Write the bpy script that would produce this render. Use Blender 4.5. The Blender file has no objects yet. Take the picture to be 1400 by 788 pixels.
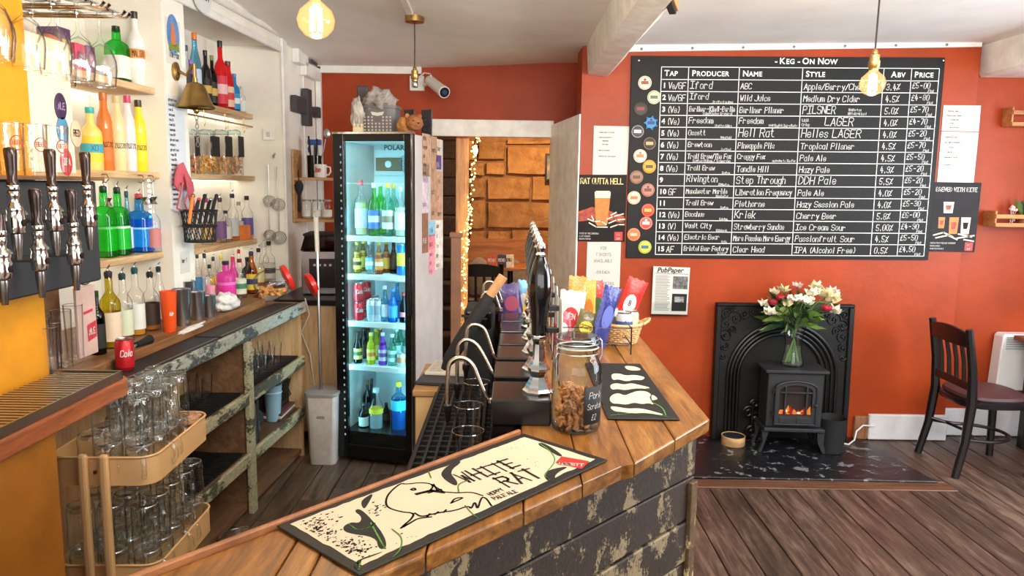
import bpy, bmesh, math, random
from mathutils import Vector, Matrix, noise as mnoise
R = random.Random(7)
PI = math.pi
SC = bpy.context.scene
COL = SC.collection
CAM_H, FOC = 1.72, 1000.0
PITCH, ROLL = math.atan(139 / 1000.0), 0.015
cam_d = bpy.data.cameras.new('camera')
cam = bpy.data.objects.new('camera', cam_d)
COL.objects.link(cam)
cam_d.sensor_fit = 'HORIZONTAL'
cam_d.sensor_width = 36.0
cam_d.lens = 36.0 * FOC / 1400.0
cam_d.clip_start = 0.05
_f = Vector((0, math.cos(PITCH), -math.sin(PITCH)))
_r = Vector((1, 0, 0))
_u = _r.cross(_f)
_r2 = _r * math.cos(ROLL) + _u * math.sin(ROLL)
_u2 = _u * math.cos(ROLL) - _r * math.sin(ROLL)
cam.matrix_world = Matrix(((_r2.x, _u2.x, -_f.x, 0), (_r2.y, _u2.y, -_f.y, 0), (_r2.z, _u2.z, -_f.z, CAM_H), (0, 0, 0, 1)))
SC.camera = cam
EYE = Vector((0, 0, CAM_H))
SC.view_settings.view_transform = 'Standard'
SC.view_settings.look = 'None'
SC.view_settings.gamma = 1.0
SC.view_settings.use_curve_mapping = False
SC.view_settings.exposure = 0.19
SC.cycles.transparent_max_bounces = 40
SC.cycles.max_bounces = 10
world = bpy.data.worlds.new('world')
SC.world = world
world.use_nodes = True
_bg = world.node_tree.nodes['Background']
_bg.inputs[0].default_value = (0.80, 0.88, 1.0, 1)
_bg.inputs[1].default_value = 0.36
def area_light(name, loc, target, sx, sy, power, col):
    d = bpy.data.lights.new(name, 'AREA')
    d.shape = 'RECTANGLE'
    d.size, d.size_y = sx, sy
    d.energy = power
    d.color = col
    o = bpy.data.objects.new(name, d)
    o.location = loc
    o.rotation_euler = (Vector(target) - Vector(loc)).to_track_quat('-Z', 'Y').to_euler()
    COL.objects.link(o)
    return o
area_light('window_daylight', (3.95, 2.6, 1.7), (-1.0, 3.4, 1.0), 2.6, 1.5, 120, (0.86, 0.93, 1.0))
area_light('front_window_daylight', (1.3, -2.1, 1.75), (0.4, 5.0, 1.7), 3.0, 1.6, 46, (1.0, 0.96, 0.9))
area_light('side_window_daylight', (-1.1, -2.1, 1.9), (-1.4, 5.2, 1.7), 1.8, 1.4, 26, (1.0, 0.97, 0.93))
area_light('added_ceiling_fill', (1.6, 1.3, 2.25), (1.4, 3.0, 2.9), 2.2, 0.35, 52, (1.0, 0.95, 0.87))  # unseen fill light added to brighten the ceiling, no fitting there
area_light('added_ceiling_fill', (0.35, 1.25, 2.25), (0.1, 3.0, 2.9), 1.6, 0.35, 40, (1.0, 0.95, 0.87))  # second added fill, aimed forward and up over the bar side
def ray(px, py):
    return _f + _r2 * ((px - 700) / FOC) + _u2 * ((394 - py) / FOC)
def at_z(px, py, z):
    d = ray(px, py)
    return EYE + d * ((z - CAM_H) / d.z)
def at_y(px, py, y):
    d = ray(px, py)
    return EYE + d * (y / d.y)
def at_x(px, py, x):
    d = ray(px, py)
    return EYE + d * (x / d.x)
WA = Vector((-1.75, 2.6, 0))
WV = Vector((0.0575, 1, 0)).normalized()
WU = Vector((WV.y, -WV.x, 0))
W_ROT = math.atan2(-WV.x, WV.y)
def on_wall(u, v, z=0.0):
    return WA + WU * u + WV * v + Vector((0, 0, z))
def wall_px(px, py, u):
    d = ray(px, py)
    p0 = WA + WU * u
    t = (p0 - EYE).dot(WU) / d.dot(WU)
    p = EYE + d * t
    return (p - WA).dot(WV), p.z
MATS = {}
def lin(c):
    out = []
    for x in c:
        x = x / 255.0
        out.append(x / 12.92 if x <= 0.04045 else ((x + 0.055) / 1.055) ** 2.4)
    return tuple(out) + (1.0,)
def _new(name):
    m = bpy.data.materials.new(name)
    m.use_nodes = True
    nt = m.node_tree
    return m, nt, nt.nodes['Principled BSDF'], nt.nodes['Material Output']
def _coords(nt, scale=(1, 1, 1), kind='Object'):
    tc = nt.nodes.new('ShaderNodeTexCoord')
    mp = nt.nodes.new('ShaderNodeMapping')
    mp.inputs['Scale'].default_value = scale
    nt.links.new(tc.outputs[kind], mp.inputs['Vector'])
    return mp.outputs[0]
def _noise(nt, vec, scale, detail=4, rough=0.55, dist=0.0):
    n = nt.nodes.new('ShaderNodeTexNoise')
    n.inputs['Scale'].default_value = scale
    n.inputs['Detail'].default_value = detail
    n.inputs['Roughness'].default_value = rough
    n.inputs['Distortion'].default_value = dist
    if vec is not None:
        nt.links.new(vec, n.inputs['Vector'])
    return n.outputs['Fac']
def _ramp(nt, fac, stops):
    r = nt.nodes.new('ShaderNodeValToRGB')
    e = r.color_ramp.elements
    e[0].position, e[0].color = stops[0]
    e[1].position, e[1].color = stops[-1]
    for p, c in stops[1:-1]:
        k = e.new(p)
        k.color = c
    nt.links.new(fac, r.inputs[0])
    return r.outputs[0]
def _mix(nt, fac, a, b, mode='MIX'):
    m = nt.nodes.new('ShaderNodeMix')
    m.data_type = 'RGBA'
    m.blend_type = mode
    for sock, val in ((m.inputs[0], fac), (m.inputs[6], a), (m.inputs[7], b)):
        if hasattr(val, 'links'):
            nt.links.new(val, sock)
        else:
            sock.default_value = val
    return m.outputs[2]
def _bump(nt, bs, h, strength, dist=0.01):
    b = nt.nodes.new('ShaderNodeBump')
    b.inputs['Strength'].default_value = strength
    b.inputs['Distance'].default_value = dist
    nt.links.new(h, b.inputs['Height'])
    nt.links.new(b.outputs[0], bs.inputs['Normal'])
def paint(name, col, rough=0.5, metal=0.0, var=0.0, scale=6.0, bump=0.0, coat=0.0, spec=0.5, bscale=None):
    """plain coloured material with optional mottling and fine relief"""
    if name in MATS:
        return MATS[name]
    m, nt, bs, _o = _new(name)
    bs.inputs['Base Color'].default_value = lin(col)
    bs.inputs['Roughness'].default_value = rough
    bs.inputs['Metallic'].default_value = metal
    bs.inputs['Coat Weight'].default_value = coat
    bs.inputs['Specular IOR Level'].default_value = spec
    if var or bump:
        v = _coords(nt)
        if var:
            f = _noise(nt, v, scale, 5, 0.6)
            lo = tuple(max(0, c * (1 - var)) for c in col)
            hi = tuple(min(255, c * (1 + var)) for c in col)
            nt.links.new(_ramp(nt, f, [(0.3, lin(lo)), (0.7, lin(hi))]), bs.inputs['Base Color'])
        if bump:
            _bump(nt, bs, _noise(nt, v, bscale or scale * 4, 3), bump)
    MATS[name] = m
    return m
def wood(name, c1, c2, c3=None, axis=1, scale=1.0, rough=0.5, bump=0.25, stretch=14.0, coat=0.0, rand=0.25, kind='Object'):
    """grain stretched along one local axis; each piece slightly different by object random"""
    if name in MATS:
        return MATS[name]
    m, nt, bs, _o = _new(name)
    sc = [stretch * scale] * 3
    sc[axis] = scale
    v = _coords(nt, sc, kind)
    oi = nt.nodes.new('ShaderNodeObjectInfo')
    ad = nt.nodes.new('ShaderNodeVectorMath')
    ad.operation = 'MULTIPLY_ADD'
    nt.links.new(oi.outputs['Random'], ad.inputs[0])
    ad.inputs[1].default_value = (37, 91, 53)
    nt.links.new(v, ad.inputs[2])
    v = ad.outputs[0]
    f = _noise(nt, v, 2.2, 8, 0.65, 0.6)
    g = _noise(nt, v, 9.0, 4, 0.7)
    base = _ramp(nt, f, [(0.28, lin(c1)), (0.52, lin(c2)), (0.75, lin(c3 or c2))])
    base = _mix(nt, _ramp(nt, g, [(0.42, (0, 0, 0, 1)), (0.7, (0.45, 0.45, 0.45, 1))]), base, lin(c1))
    hv = nt.nodes.new('ShaderNodeHueSaturation')
    mr = nt.nodes.new('ShaderNodeMapRange')
    mr.inputs[3].default_value = 1 - rand
    mr.inputs[4].default_value = 1 + rand
    nt.links.new(oi.outputs['Random'], mr.inputs[0])
    nt.links.new(mr.outputs[0], hv.inputs['Value'])
    nt.links.new(base, hv.inputs['Color'])
    nt.links.new(hv.outputs[0], bs.inputs['Base Color'])
    bs.inputs['Roughness'].default_value = rough
    bs.inputs['Coat Weight'].default_value = coat
    bs.inputs['Coat Roughness'].default_value = 0.25
    if bump:
        _bump(nt, bs, f, bump, 0.004)
    MATS[name] = m
    return m
def peeling(name, under, over, amount=0.52, scale=3.0, stretch=(1, 1, 4), rough=0.7, streak=40.0):
    """old paint worn through in flakes"""
    if name in MATS:
        return MATS[name]
    m, nt, bs, _o = _new(name)
    v = _coords(nt, stretch)
    oi = nt.nodes.new('ShaderNodeObjectInfo')
    ad = nt.nodes.new('ShaderNodeVectorMath')
    ad.operation = 'MULTIPLY_ADD'
    nt.links.new(oi.outputs['Random'], ad.inputs[0])
    ad.inputs[1].default_value = (17, 31, 23)
    nt.links.new(v, ad.inputs[2])
    v = ad.outputs[0]
    f = _noise(nt, v, scale, 3, 0.5, 0.4)
    g = _noise(nt, v, streak, 6, 0.75, 0.3)
    mm = nt.nodes.new('ShaderNodeMath')
    mm.operation = 'MULTIPLY_ADD'
    nt.links.new(g, mm.inputs[0])
    mm.inputs[1].default_value = 0.55
    nt.links.new(f, mm.inputs[2])
    k = _ramp(nt, mm.outputs[0], [(amount + 0.25, (0, 0, 0, 1)), (amount + 0.285, (1, 1, 1, 1))])
    d = _ramp(nt, g, [(0.3, lin(tuple(c * 0.55 for c in under))), (0.7, lin(under))])
    o2 = _ramp(nt, g, [(0.3, lin(tuple(c * 0.75 for c in over))), (0.65, lin(over))])
    nt.links.new(_mix(nt, k, d, o2), bs.inputs['Base Color'])
    bs.inputs['Roughness'].default_value = rough
    _bump(nt, bs, mm.outputs[0], 0.5, 0.006)
    MATS[name] = m
    return m
def thin_glass(name, tint=(255, 255, 255), edge=(120, 130, 130), refl=0.35, rough=0.03, base=0.035, wavy=0.0):
    """thin-walled glass: what lies behind shows through, tinted; reflections grow at grazing angles"""
    if name in MATS:
        return MATS[name]
    m, nt, bs, out = _new(name)
    nt.nodes.remove(bs)
    tr = nt.nodes.new('ShaderNodeBsdfTransparent')
    gl = nt.nodes.new('ShaderNodeBsdfGlossy')
    gl.inputs['Roughness'].default_value = rough
    gl.inputs['Color'].default_value = (0.95, 0.97, 1.0, 1)
    lw = nt.nodes.new('ShaderNodeLayerWeight')
    lw.inputs['Blend'].default_value = 0.35
    colr = _ramp(nt, lw.outputs['Facing'], [(0.35, lin(tint)), (0.95, lin(edge))])
    nt.links.new(colr, tr.inputs['Color'])
    fr = _ramp(nt, lw.outputs['Facing'], [(0.0, (base,) * 3 + (1,)), (0.55, (base * 1.7,) * 3 + (1,)), (1.0, (refl,) * 3 + (1,))])
    if wavy:
        _bump(nt, gl, _noise(nt, _coords(nt, (1, 1, .4)), 42, 2), wavy, .02)
    mx = nt.nodes.new('ShaderNodeMixShader')
    nt.links.new(fr, mx.inputs[0])
    nt.links.new(tr.outputs[0], mx.inputs[1])
    nt.links.new(gl.outputs[0], mx.inputs[2])
    nt.links.new(mx.outputs[0], out.inputs['Surface'])
    MATS[name] = m
    return m
def tinted(name, col, dens=0.8, rough=0.08):
    """coloured glass or liquid: part see-through tint, part body colour"""
    if name in MATS:
        return MATS[name]
    m, nt, bs, out = _new(name)
    bs.inputs['Base Color'].default_value = lin(col)
    bs.inputs['Roughness'].default_value = rough
    tr = nt.nodes.new('ShaderNodeBsdfTransparent')
    mx = max(col)
    tr.inputs['Color'].default_value = lin(tuple(c * 255 / mx for c in col))
    mix = nt.nodes.new('ShaderNodeMixShader')
    mix.inputs[0].default_value = dens
    nt.links.new(tr.outputs[0], mix.inputs[1])
    nt.links.new(bs.outputs[0], mix.inputs[2])
    nt.links.new(mix.outputs[0], out.inputs['Surface'])
    MATS[name] = m
    return m
def glow(name, col, strength):
    if name in MATS:
        return MATS[name]
    m, nt, bs, out = _new(name)
    nt.nodes.remove(bs)
    e = nt.nodes.new('ShaderNodeEmission')
    e.inputs[0].default_value = lin(col)
    e.inputs[1].default_value = strength
    nt.links.new(e.outputs[0], out.inputs['Surface'])
    MATS[name] = m
    return m
class MB:
    """collects shapes and links them as ONE mesh object"""
    def __init__(self):
        self.v, self.f, self.M, self.mi, self.cur = [], [], Matrix.Identity(4), [], 0
    def at(self, loc=(0, 0, 0), rx=0, ry=0, rz=0, s=1):
        self.M = Matrix.Translation(Vector(loc)) @ Matrix.Rotation(rz, 4, 'Z') @ Matrix.Rotation(ry, 4, 'Y') @ Matrix.Rotation(rx, 4, 'X') @ Matrix.Scale(s, 4)
        return self
    def mat(self, i):
        self.cur = i
        return self
    def add(self, vs, fs):
        b = len(self.v)
        self.v += [self.M @ Vector(p) for p in vs]
        self.f += [tuple(b + i for i in q) for q in fs]
        self.mi += [self.cur] * len(fs)
        return self
    def box(self, x0, x1, y0, y1, z0, z1):
        return self.add([(x0, y0, z0), (x1, y0, z0), (x1, y1, z0), (x0, y1, z0), (x0, y0, z1), (x1, y0, z1), (x1, y1, z1), (x0, y1, z1)],
                        [(0, 3, 2, 1), (4, 5, 6, 7), (0, 1, 5, 4), (1, 2, 6, 5), (2, 3, 7, 6), (3, 0, 4, 7)])
    def prism(self, poly, z0, z1):
        """poly in xy, counter-clockwise, extruded in z"""
        n = len(poly)
        vs = [(x, y, z0) for x, y in poly] + [(x, y, z1) for x, y in poly]
        fs = [tuple(range(n - 1, -1, -1)), tuple(range(n, 2 * n))]
        fs += [(i, (i + 1) % n, n + (i + 1) % n, n + i) for i in range(n)]
        return self.add(vs, fs)
    def prism_xz(self, poly, y0, y1):
        n = len(poly)
        vs = [(x, y0, z) for x, z in poly] + [(x, y1, z) for x, z in poly]
        fs = [tuple(range(n)), tuple(range(2 * n - 1, n - 1, -1))]
        fs += [((i + 1) % n, i, n + i, n + (i + 1) % n) for i in range(n)]
        return self.add(vs, fs)
    def lathe(self, prof, n=20, c=(0, 0, 0), sx=1.0, sy=1.0, caps=True):
        """prof: (radius, z) from one end to the other"""
        vs, fs = [], []
        for r, z in prof:
            for i in range(n):
                a = 2 * PI * i / n
                vs.append((c[0] + r * sx * math.cos(a), c[1] + r * sy * math.sin(a), c[2] + z))
        for k in range(len(prof) - 1):
            for i in range(n):
                j = (i + 1) % n
                fs.append((k * n + i, k * n + j, (k + 1) * n + j, (k + 1) * n + i))
        if caps:
            if prof[0][0] > 1e-5:
                fs.append(tuple(range(n - 1, -1, -1)))
            if prof[-1][0] > 1e-5:
                b = (len(prof) - 1) * n
                fs.append(tuple(range(b, b + n)))
        return self.add(vs, fs)
    def rbox_lathe(self, prof, n=4, c=(0, 0, 0), sx=1.0, sy=1.0, p=4.0, seg=24):
        """lathe with a rounded-square (superellipse) section"""
        vs, fs = [], []
        for r, z in prof:
            for i in range(seg):
                a = 2 * PI * i / seg
                ca, sa = math.cos(a), math.sin(a)
                k = (abs(ca) ** p + abs(sa) ** p) ** (-1.0 / p)
                vs.append((c[0] + r * sx * k * ca, c[1] + r * sy * k * sa, c[2] + z))
        for k in range(len(prof) - 1):
            for i in range(seg):
                j = (i + 1) % seg
                fs.append((k * seg + i, k * seg + j, (k + 1) * seg + j, (k + 1) * seg + i))
        fs.append(tuple(range(seg - 1, -1, -1)))
        b = (len(prof) - 1) * seg
        fs.append(tuple(range(b, b + seg)))
        return self.add(vs, fs)
    def cyl(self, p0, p1, r0, r1=None, n=10):
        return self.tube([p0, p1], [r0, r0 if r1 is None else r1], n)
    def tube(self, pts, r, n=8, closed=False):
        pts = [Vector(p) for p in pts]
        m = len(pts)
        rs = r if isinstance(r, (list, tuple)) else [r] * m
        vs, fs = [], []
        prev = None
        for i, p in enumerate(pts):
            if closed:
                t = pts[(i + 1) % m] - pts[i - 1]
            else:
                t = pts[min(i + 1, m - 1)] - pts[max(i - 1, 0)]
            t.normalize()
            if prev is None:
                a = Vector((0, 0, 1)) if abs(t.z) < 0.9 else Vector((1, 0, 0))
                e1 = t.cross(a).normalized()
            else:
                e1 = (prev - t * prev.dot(t)).normalized()
            prev = e1
            e2 = t.cross(e1)
            for k in range(n):
                a = 2 * PI * k / n
                vs.append(tuple(p + (e1 * math.cos(a) + e2 * math.sin(a)) * rs[i]))
        for i in range(m if closed else m - 1):
            i2 = (i + 1) % m
            for k in range(n):
                j = (k + 1) % n
                fs.append((i * n + k, i * n + j, i2 * n + j, i2 * n + k))
        if not closed:
            fs.append(tuple(range(n - 1, -1, -1)))
            fs.append(tuple(range((m - 1) * n, m * n)))
        return self.add(vs, fs)
    def ball(self, c, r, n=12, m=8, sx=1, sy=1, sz=1):
        prof = [(r * math.sin(PI * k / m), -r * sz * math.cos(PI * k / m)) for k in range(m + 1)]
        prof[0] = (1e-6, prof[0][1])
        prof[-1] = (1e-6, prof[-1][1])
        return self.lathe(prof, n, c, sx, sy, caps=False)
    def quad(self, a, b, c, d):
        return self.add([a, b, c, d], [(0, 1, 2, 3)])
    def build(self, name, m, parent=None, smooth=True, bevel=0.0, loc=None, seg=1, angle=40):
        me = bpy.data.meshes.new(name)
        me.from_pydata([tuple(p) for p in self.v], [], self.f)
        ms = m if isinstance(m, (list, tuple)) else [m]
        for k in ms:
            me.materials.append(k)
        if len(ms) > 1:
            me.polygons.foreach_set('material_index', self.mi)
        if smooth:
            me.polygons.foreach_set('use_smooth', [True] * len(me.polygons))
            me.set_sharp_from_angle(angle=math.radians(angle))
        me.update()
        o = bpy.data.objects.new(name, me)
        COL.objects.link(o)
        if parent is not None:
            o.parent = parent
        if loc is not None:
            o.location = loc
        if bevel:
            b = o.modifiers.new('bevel', 'BEVEL')
            b.width = bevel
            b.segments = seg
            b.limit_method = 'ANGLE'
            b.angle_limit = math.radians(50)
        return o
def thing(name, label, cat, loc=(0, 0, 0), rz=0.0, group=None, rot=None):
    o = bpy.data.objects.new(name, None)
    COL.objects.link(o)
    o.location = loc
    o.rotation_euler = rot if rot else (0, 0, rz)
    return tag(o, label, cat, group)
def tag(o, label, cat, group=None):
    o['label'] = label
    o['category'] = cat
    if group:
        o['group'] = group
    return o
def struct(o):
    o['kind'] = 'structure'
    return o
def kids(o):
    return [c for c in bpy.data.objects if c.parent is o]
KIDS = {}
def dup(root, loc, rz=None, label=None, group=None, rot=None, scale=None):
    """a copy of a thing with copies of its parts and sub-parts, sharing meshes"""
    def rec(o, par):
        c = o.copy()
        COL.objects.link(c)
        if par is not None:
            c.parent = par
        for ch in KIDS.setdefault(o.name, kids(o)):
            rec(ch, c)
        return c
    r = rec(root, None)
    r.location = loc
    if rz is not None:
        r.rotation_euler = (0, 0, rz)
    if rot is not None:
        r.rotation_euler = rot
    if scale is not None:
        r.scale = scale if isinstance(scale, (tuple, list)) else (scale,) * 3
    if label:
        r['label'] = label
    if group:
        r['group'] = group
    return r
def shared(src, name, parent, loc=(0, 0, 0), rot=(0, 0, 0), scale=(1, 1, 1)):
    """another piece that shares its mesh with an existing piece"""
    o = bpy.data.objects.new(name, src.data)
    COL.objects.link(o)
    o.parent = parent
    o.location, o.rotation_euler, o.scale = loc, rot, scale
    for md in src.modifiers:
        if md.type == 'BEVEL':
            b = o.modifiers.new('bevel', 'BEVEL')
            b.width, b.segments, b.limit_method, b.angle_limit = md.width, md.segments, md.limit_method, md.angle_limit
    return o
GL = {
 'A': '00 26 40,12 32', 'B': '00 06 36 45 44 33 03,33 42 41 30 00', 'C': '45 36 16 05 01 10 30 41', 'D': '00 06 26 44 42 20 00',
 'E': '46 06 00 40,03 33', 'F': '46 06 00,03 33', 'G': '45 36 16 05 01 10 30 41 43 23', 'H': '00 06,40 46,03 43', 'I': '20 26,06 46,00 40',
 'J': '46 41 30 10 01', 'K': '00 06,46 02,13 40', 'L': '06 00 40', 'M': '00 06 23 46 40', 'N': '00 06 40 46', 'O': '16 05 01 10 30 41 45 36 16',
 'P': '00 06 36 45 44 33 03', 'Q': '16 05 01 10 30 41 45 36 16,22 40', 'R': '00 06 36 45 44 33 03,23 40', 'S': '45 36 16 05 04 13 33 42 41 30 10 01',
 'T': '06 46,26 20', 'U': '06 01 10 30 41 46', 'V': '06 20 46', 'W': '06 10 24 30 46', 'X': '06 40,46 00', 'Y': '06 23 46,23 20', 'Z': '06 46 00 40',
 'a': '34 30,33 24 14 03 01 10 20 31', 'b': '06 00,03 14 24 33 31 20 10 01', 'c': '33 24 14 03 01 10 20 31', 'd': '36 30,33 24 14 03 01 10 20 31',
 'e': '02 32 33 24 14 03 01 10 20 31', 'f': '35 26 15 10,04 24', 'g': '34 3a 2b 1b 0a,33 24 14 03 01 10 20 31', 'h': '06 00,03 14 24 33 30',
 'i': '14 10,15 16', 'j': '24 2a 1b 0a,25 26', 'k': '06 00,34 01,12 30', 'l': '16 10', 'm': '00 04,03 14 23 20,23 34 43 40', 'n': '00 04,03 14 24 33 30',
 'o': '14 03 01 10 20 31 33 24 14', 'p': '04 0b,03 14 24 33 31 20 10 01', 'q': '34 3b,33 24 14 03 01 10 20 31', 'r': '00 04,02 14 24 33',
 's': '33 24 14 03 12 22 31 20 10 01', 't': '16 11 20 30,04 24', 'u': '04 01 10 20 31,34 30', 'v': '04 20 34', 'w': '04 10 23 30 44', 'x': '04 30,34 00',
 'y': '04 20,34 1b', 'z': '04 34 00 30', '0': '16 05 01 10 20 31 35 26 16', '1': '05 16 10', '2': '05 16 26 35 34 00 30',
 '3': '05 16 26 35 34 23 32 31 20 10 01,13 23', '4': '16 02 32,24 20', '5': '36 06 03 23 32 31 20 10 01', '6': '35 26 16 05 01 10 20 31 32 23 13 02',
 '7': '06 36 10', '8': '13 04 05 16 26 35 34 23 13 02 01 10 20 31 32 23', '9': '01 10 20 31 35 26 16 05 04 13 23 34', '%': '00 36,05 15,21 31',
 '£': '35 26 16 15 12 00 30,03 23', '-': '13 33', '/': '00 36', '(': '26 14 12 20', ')': '16 24 22 10', '.': '10 11', ',': '11 0a', '&': '40 05 16 25 01 10 20 42',
 "'": '16 15', '+': '13 33,24 22', '!': '16 12,10 11',
}
NARROW = 'abcdeghknopqsuvxyz0123456789£%/'
def glyphs(text, size, wscale=1.0, jit=0.0, slant=0.0, gap=1.3):
    """polylines of a line of handwriting, and its width; cap height = size"""
    s = size / 6.0
    x, out = 0.0, []
    for ch in text:
        if ch == ' ':
            x += 3.0 * s * wscale
            continue
        g = GL.get(ch)
        if g is None:
            continue
        w = 3 if ch in NARROW else (2 if ch in "il.,'!()j" else 4)
        dy = R.uniform(-jit, jit) * size
        for st in g.split(','):
            pl = []
            for a in st.strip().split(' '):
                gy = {'a': -1, 'b': -2}.get(a[1])
                gy = int(a[1]) if gy is None else gy
                gx = int(a[0])
                jx, jy = R.uniform(-jit, jit) * 2.0, R.uniform(-jit, jit) * 2.0
                pl.append((x + (gx + jx + slant * gy) * s * wscale, (gy + jy) * s + dy))
            out.append(pl)
        x += (w + gap) * s * wscale
    return out, x
def ribbons(mb, lines, w, fn):
    """flat pen strokes; fn maps (x, y) on the writing plane to 3D"""
    for pl in lines:
        for (x0, y0), (x1, y1) in zip(pl, pl[1:]):
            dx, dy = x1 - x0, y1 - y0
            L = math.hypot(dx, dy) or 1e-6
            dx, dy = dx / L * w / 2, dy / L * w / 2
            a = (x0 - dx - dy, y0 - dy + dx)
            b = (x0 - dx + dy, y0 - dy - dx)
            c = (x1 + dx + dy, y1 + dy - dx)
            d = (x1 + dx - dy, y1 + dy + dx)
            mb.quad(fn(*b), fn(*c), fn(*d), fn(*a))
def curvy(pl, n=2, closed=False):
    """corner cutting, for drawn lines and blots"""
    for _ in range(n):
        q = [] if closed else [pl[0]]
        for i in range(len(pl) if closed else len(pl) - 1):
            (x0, y0), (x1, y1) = pl[i], pl[(i + 1) % len(pl)]
            q += [(x0 * .75 + x1 * .25, y0 * .75 + y1 * .25), (x0 * .25 + x1 * .75, y0 * .25 + y1 * .75)]
        pl = q if closed else q + [pl[-1]]
    return pl
def write(mb, text, x, y, size, fn, w=None, wscale=0.8, jit=0.0, slant=0.0, fit=None, align='l', gap=1.3):
    g, W = glyphs(text, size, wscale, jit, slant, gap)
    k = 1.0
    if fit and W > fit:
        k = fit / W
        W = fit
    ox = x - (W / 2 if align == 'c' else (W if align == 'r' else 0))
    g = [[(ox + px * k, y + py) for px, py in pl] for pl in g]
    ribbons(mb, g, w or size * 0.12, fn)
    return W
def wall_fn(o, ex, ez, off):
    """writing plane at origin o, x along ex, y along ez, lifted off along -ex x ez"""
    o, ex, ez = Vector(o), Vector(ex), Vector(ez)
    n = ex.cross(ez).normalized()
    return lambda x, y: tuple(o + ex * x + ez * y + n * off)
def can_fn(cx, cy, r, a0=0.0, off=0.0006, z0=0.0):
    """writing wrapped round an upright cylinder; x=0 faces angle a0, text reads left to right from outside"""
    return lambda x, y: (cx + (r + off) * math.cos(a0 + x / r), cy + (r + off) * math.sin(a0 + x / r), z0 + y)
def font_text(name, text, size, m, parent, loc, rot, extrude=0.0, shear=0.0, offset=0.0, align='LEFT', space=1.0, scale=(1, 1, 1)):
    """type set in Blender's own built-in typeface, turned into a mesh"""
    c = bpy.data.curves.new('type', 'FONT')
    c.body, c.size, c.shear, c.offset, c.align_x, c.space_character = text, size, shear, offset, align, space
    c.extrude = extrude
    c.resolution_u = 3
    t = bpy.data.objects.new('type', c)
    me = bpy.data.meshes.new_from_object(t)
    bpy.data.objects.remove(t)
    me.name = name
    me.materials.clear()
    me.materials.append(m)
    o = bpy.data.objects.new(name, me)
    COL.objects.link(o)
    o.parent = parent
    o.location, o.rotation_euler, o.scale = loc, rot, scale
    return o
ORANGE = paint('wall_orange', (158, 61, 25), 0.42, var=0.09, scale=2.2, bump=0.18, bscale=14, spec=.25)
RED = paint('wall_rust', (158, 60, 26), 0.5, var=0.07, scale=3, bump=0.12, bscale=18, spec=.25)
WHITE = paint('wall_white', (236, 233, 222), 0.55, var=0.035, scale=3, bump=0.10, bscale=16)
CEIL = paint('ceiling_white', (242, 241, 237), 0.7, var=0.04, scale=1.6, bump=0.10, bscale=6)
GLOSSW = paint('white_gloss', (232, 231, 226), 0.35, var=0.04, scale=9, bump=0.08)
JAMB = paint('jamb_white', (243, 239, 230), 0.45, var=0.08, scale=8, bump=0.2, bscale=26)
BOARD = wood('floor_board', (40, 30, 25), (90, 69, 57), (136, 113, 97), axis=1, scale=1.3, rough=0.4, bump=0.4, stretch=9, rand=0.25)
BORDER = wood('border_board', (70, 46, 32), (118, 80, 56), (146, 104, 76), axis=0, scale=0.9, rough=0.42, stretch=16)
VINYL = wood('bar_floor_vinyl', (52, 40, 33), (100, 80, 65), (134, 112, 94), axis=1, scale=1.6, rough=0.4, bump=0.1, stretch=9, rand=0.15)
DARKGAP = paint('dark_gap', (22, 16, 13), 0.9)
def smooth(a, b, x):
    t = max(0.0, min(1.0, (x - a) / (b - a)))
    return t * t * (3 - 2 * t)
def ceil_z(x, y):
    z = 2.625 + 0.022 * max(0.0, x) + 0.14 * smooth(5.95, 4.3, y) * smooth(0.0, -1.3, x)
    return z + 0.05 * smooth(4.9, 5.9, y) * smooth(-0.9, 0.4, x)
mb = MB()
nx, ny = 24, 34
for j in range(ny + 1):
    for i in range(nx + 1):
        x, y = -2.5 + 6.9 * i / nx, -2.5 + 8.5 * j / ny
        mb.v.append(Vector((x, y, ceil_z(x, y))))
for j in range(ny):
    for i in range(nx):
        a = j * (nx + 1) + i
        mb.f.append((a, a + nx + 1, a + nx + 2, a + 1))
        mb.mi.append(0)
struct(mb.build('ceiling', CEIL))
fl = struct(MB().box(-2.6, 4.4, -2.5, 9.0, -0.12, -0.03).build('floor', DARKGAP))
def boards(x0, x1, y0, y1, w, m, along_y=True, lmin=1.4, lmax=2.6, top=0.0, name='floor_plank'):
    k = 0
    x = x0
    while x < x1 - 0.02:
        xe = min(x + w, x1)
        y = y0 - R.uniform(0, 1.0)
        while y < y1:
            ye = y + R.uniform(lmin, lmax)
            a, b = max(y, y0), min(ye, y1)
            if b - a > 0.05:
                g = 0.0028
                dz = R.uniform(-0.0018, 0.0012)
                o = MB().box(-(xe - x) / 2 + g, (xe - x) / 2 - g, -(b - a) / 2 + g / 2, (b - a) / 2 - g / 2, -0.028, 0).build(name, m, fl, smooth=False, bevel=0.003)
                o.location = ((x + xe) / 2, (a + b) / 2, top + dz)
                k += 1
            y = ye
        x = xe
boards(0.50, 2.62, 1.2, 4.06, 0.166, BOARD, lmin=4.2, lmax=5)
boards(2.62, 4.2, 1.2, 5.06, 0.166, BOARD, lmin=5.2, lmax=6)
boards(2.42, 2.62, 4.19, 4.94, 0.2, BOARD, lmin=2, lmax=3)
boards(-1.75, 0.50, 2.0, 5.9, 0.15, VINYL, lmin=0.9, lmax=1.3)
MB().box(0.5, 2.62, 4.063, 4.185, -0.028, 0.001).build('border_plank', BORDER, fl, smooth=False, bevel=0.003)
wb = struct(MB().box(0.439, 3.04, 4.95, 5.32, 0, 2.78).build('wall_back', ORANGE, smooth=False))
struct(MB().box(3.04, 4.3, 5.07, 5.32, 0, 2.80).build('wall_alcove', ORANGE, smooth=False))
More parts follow.
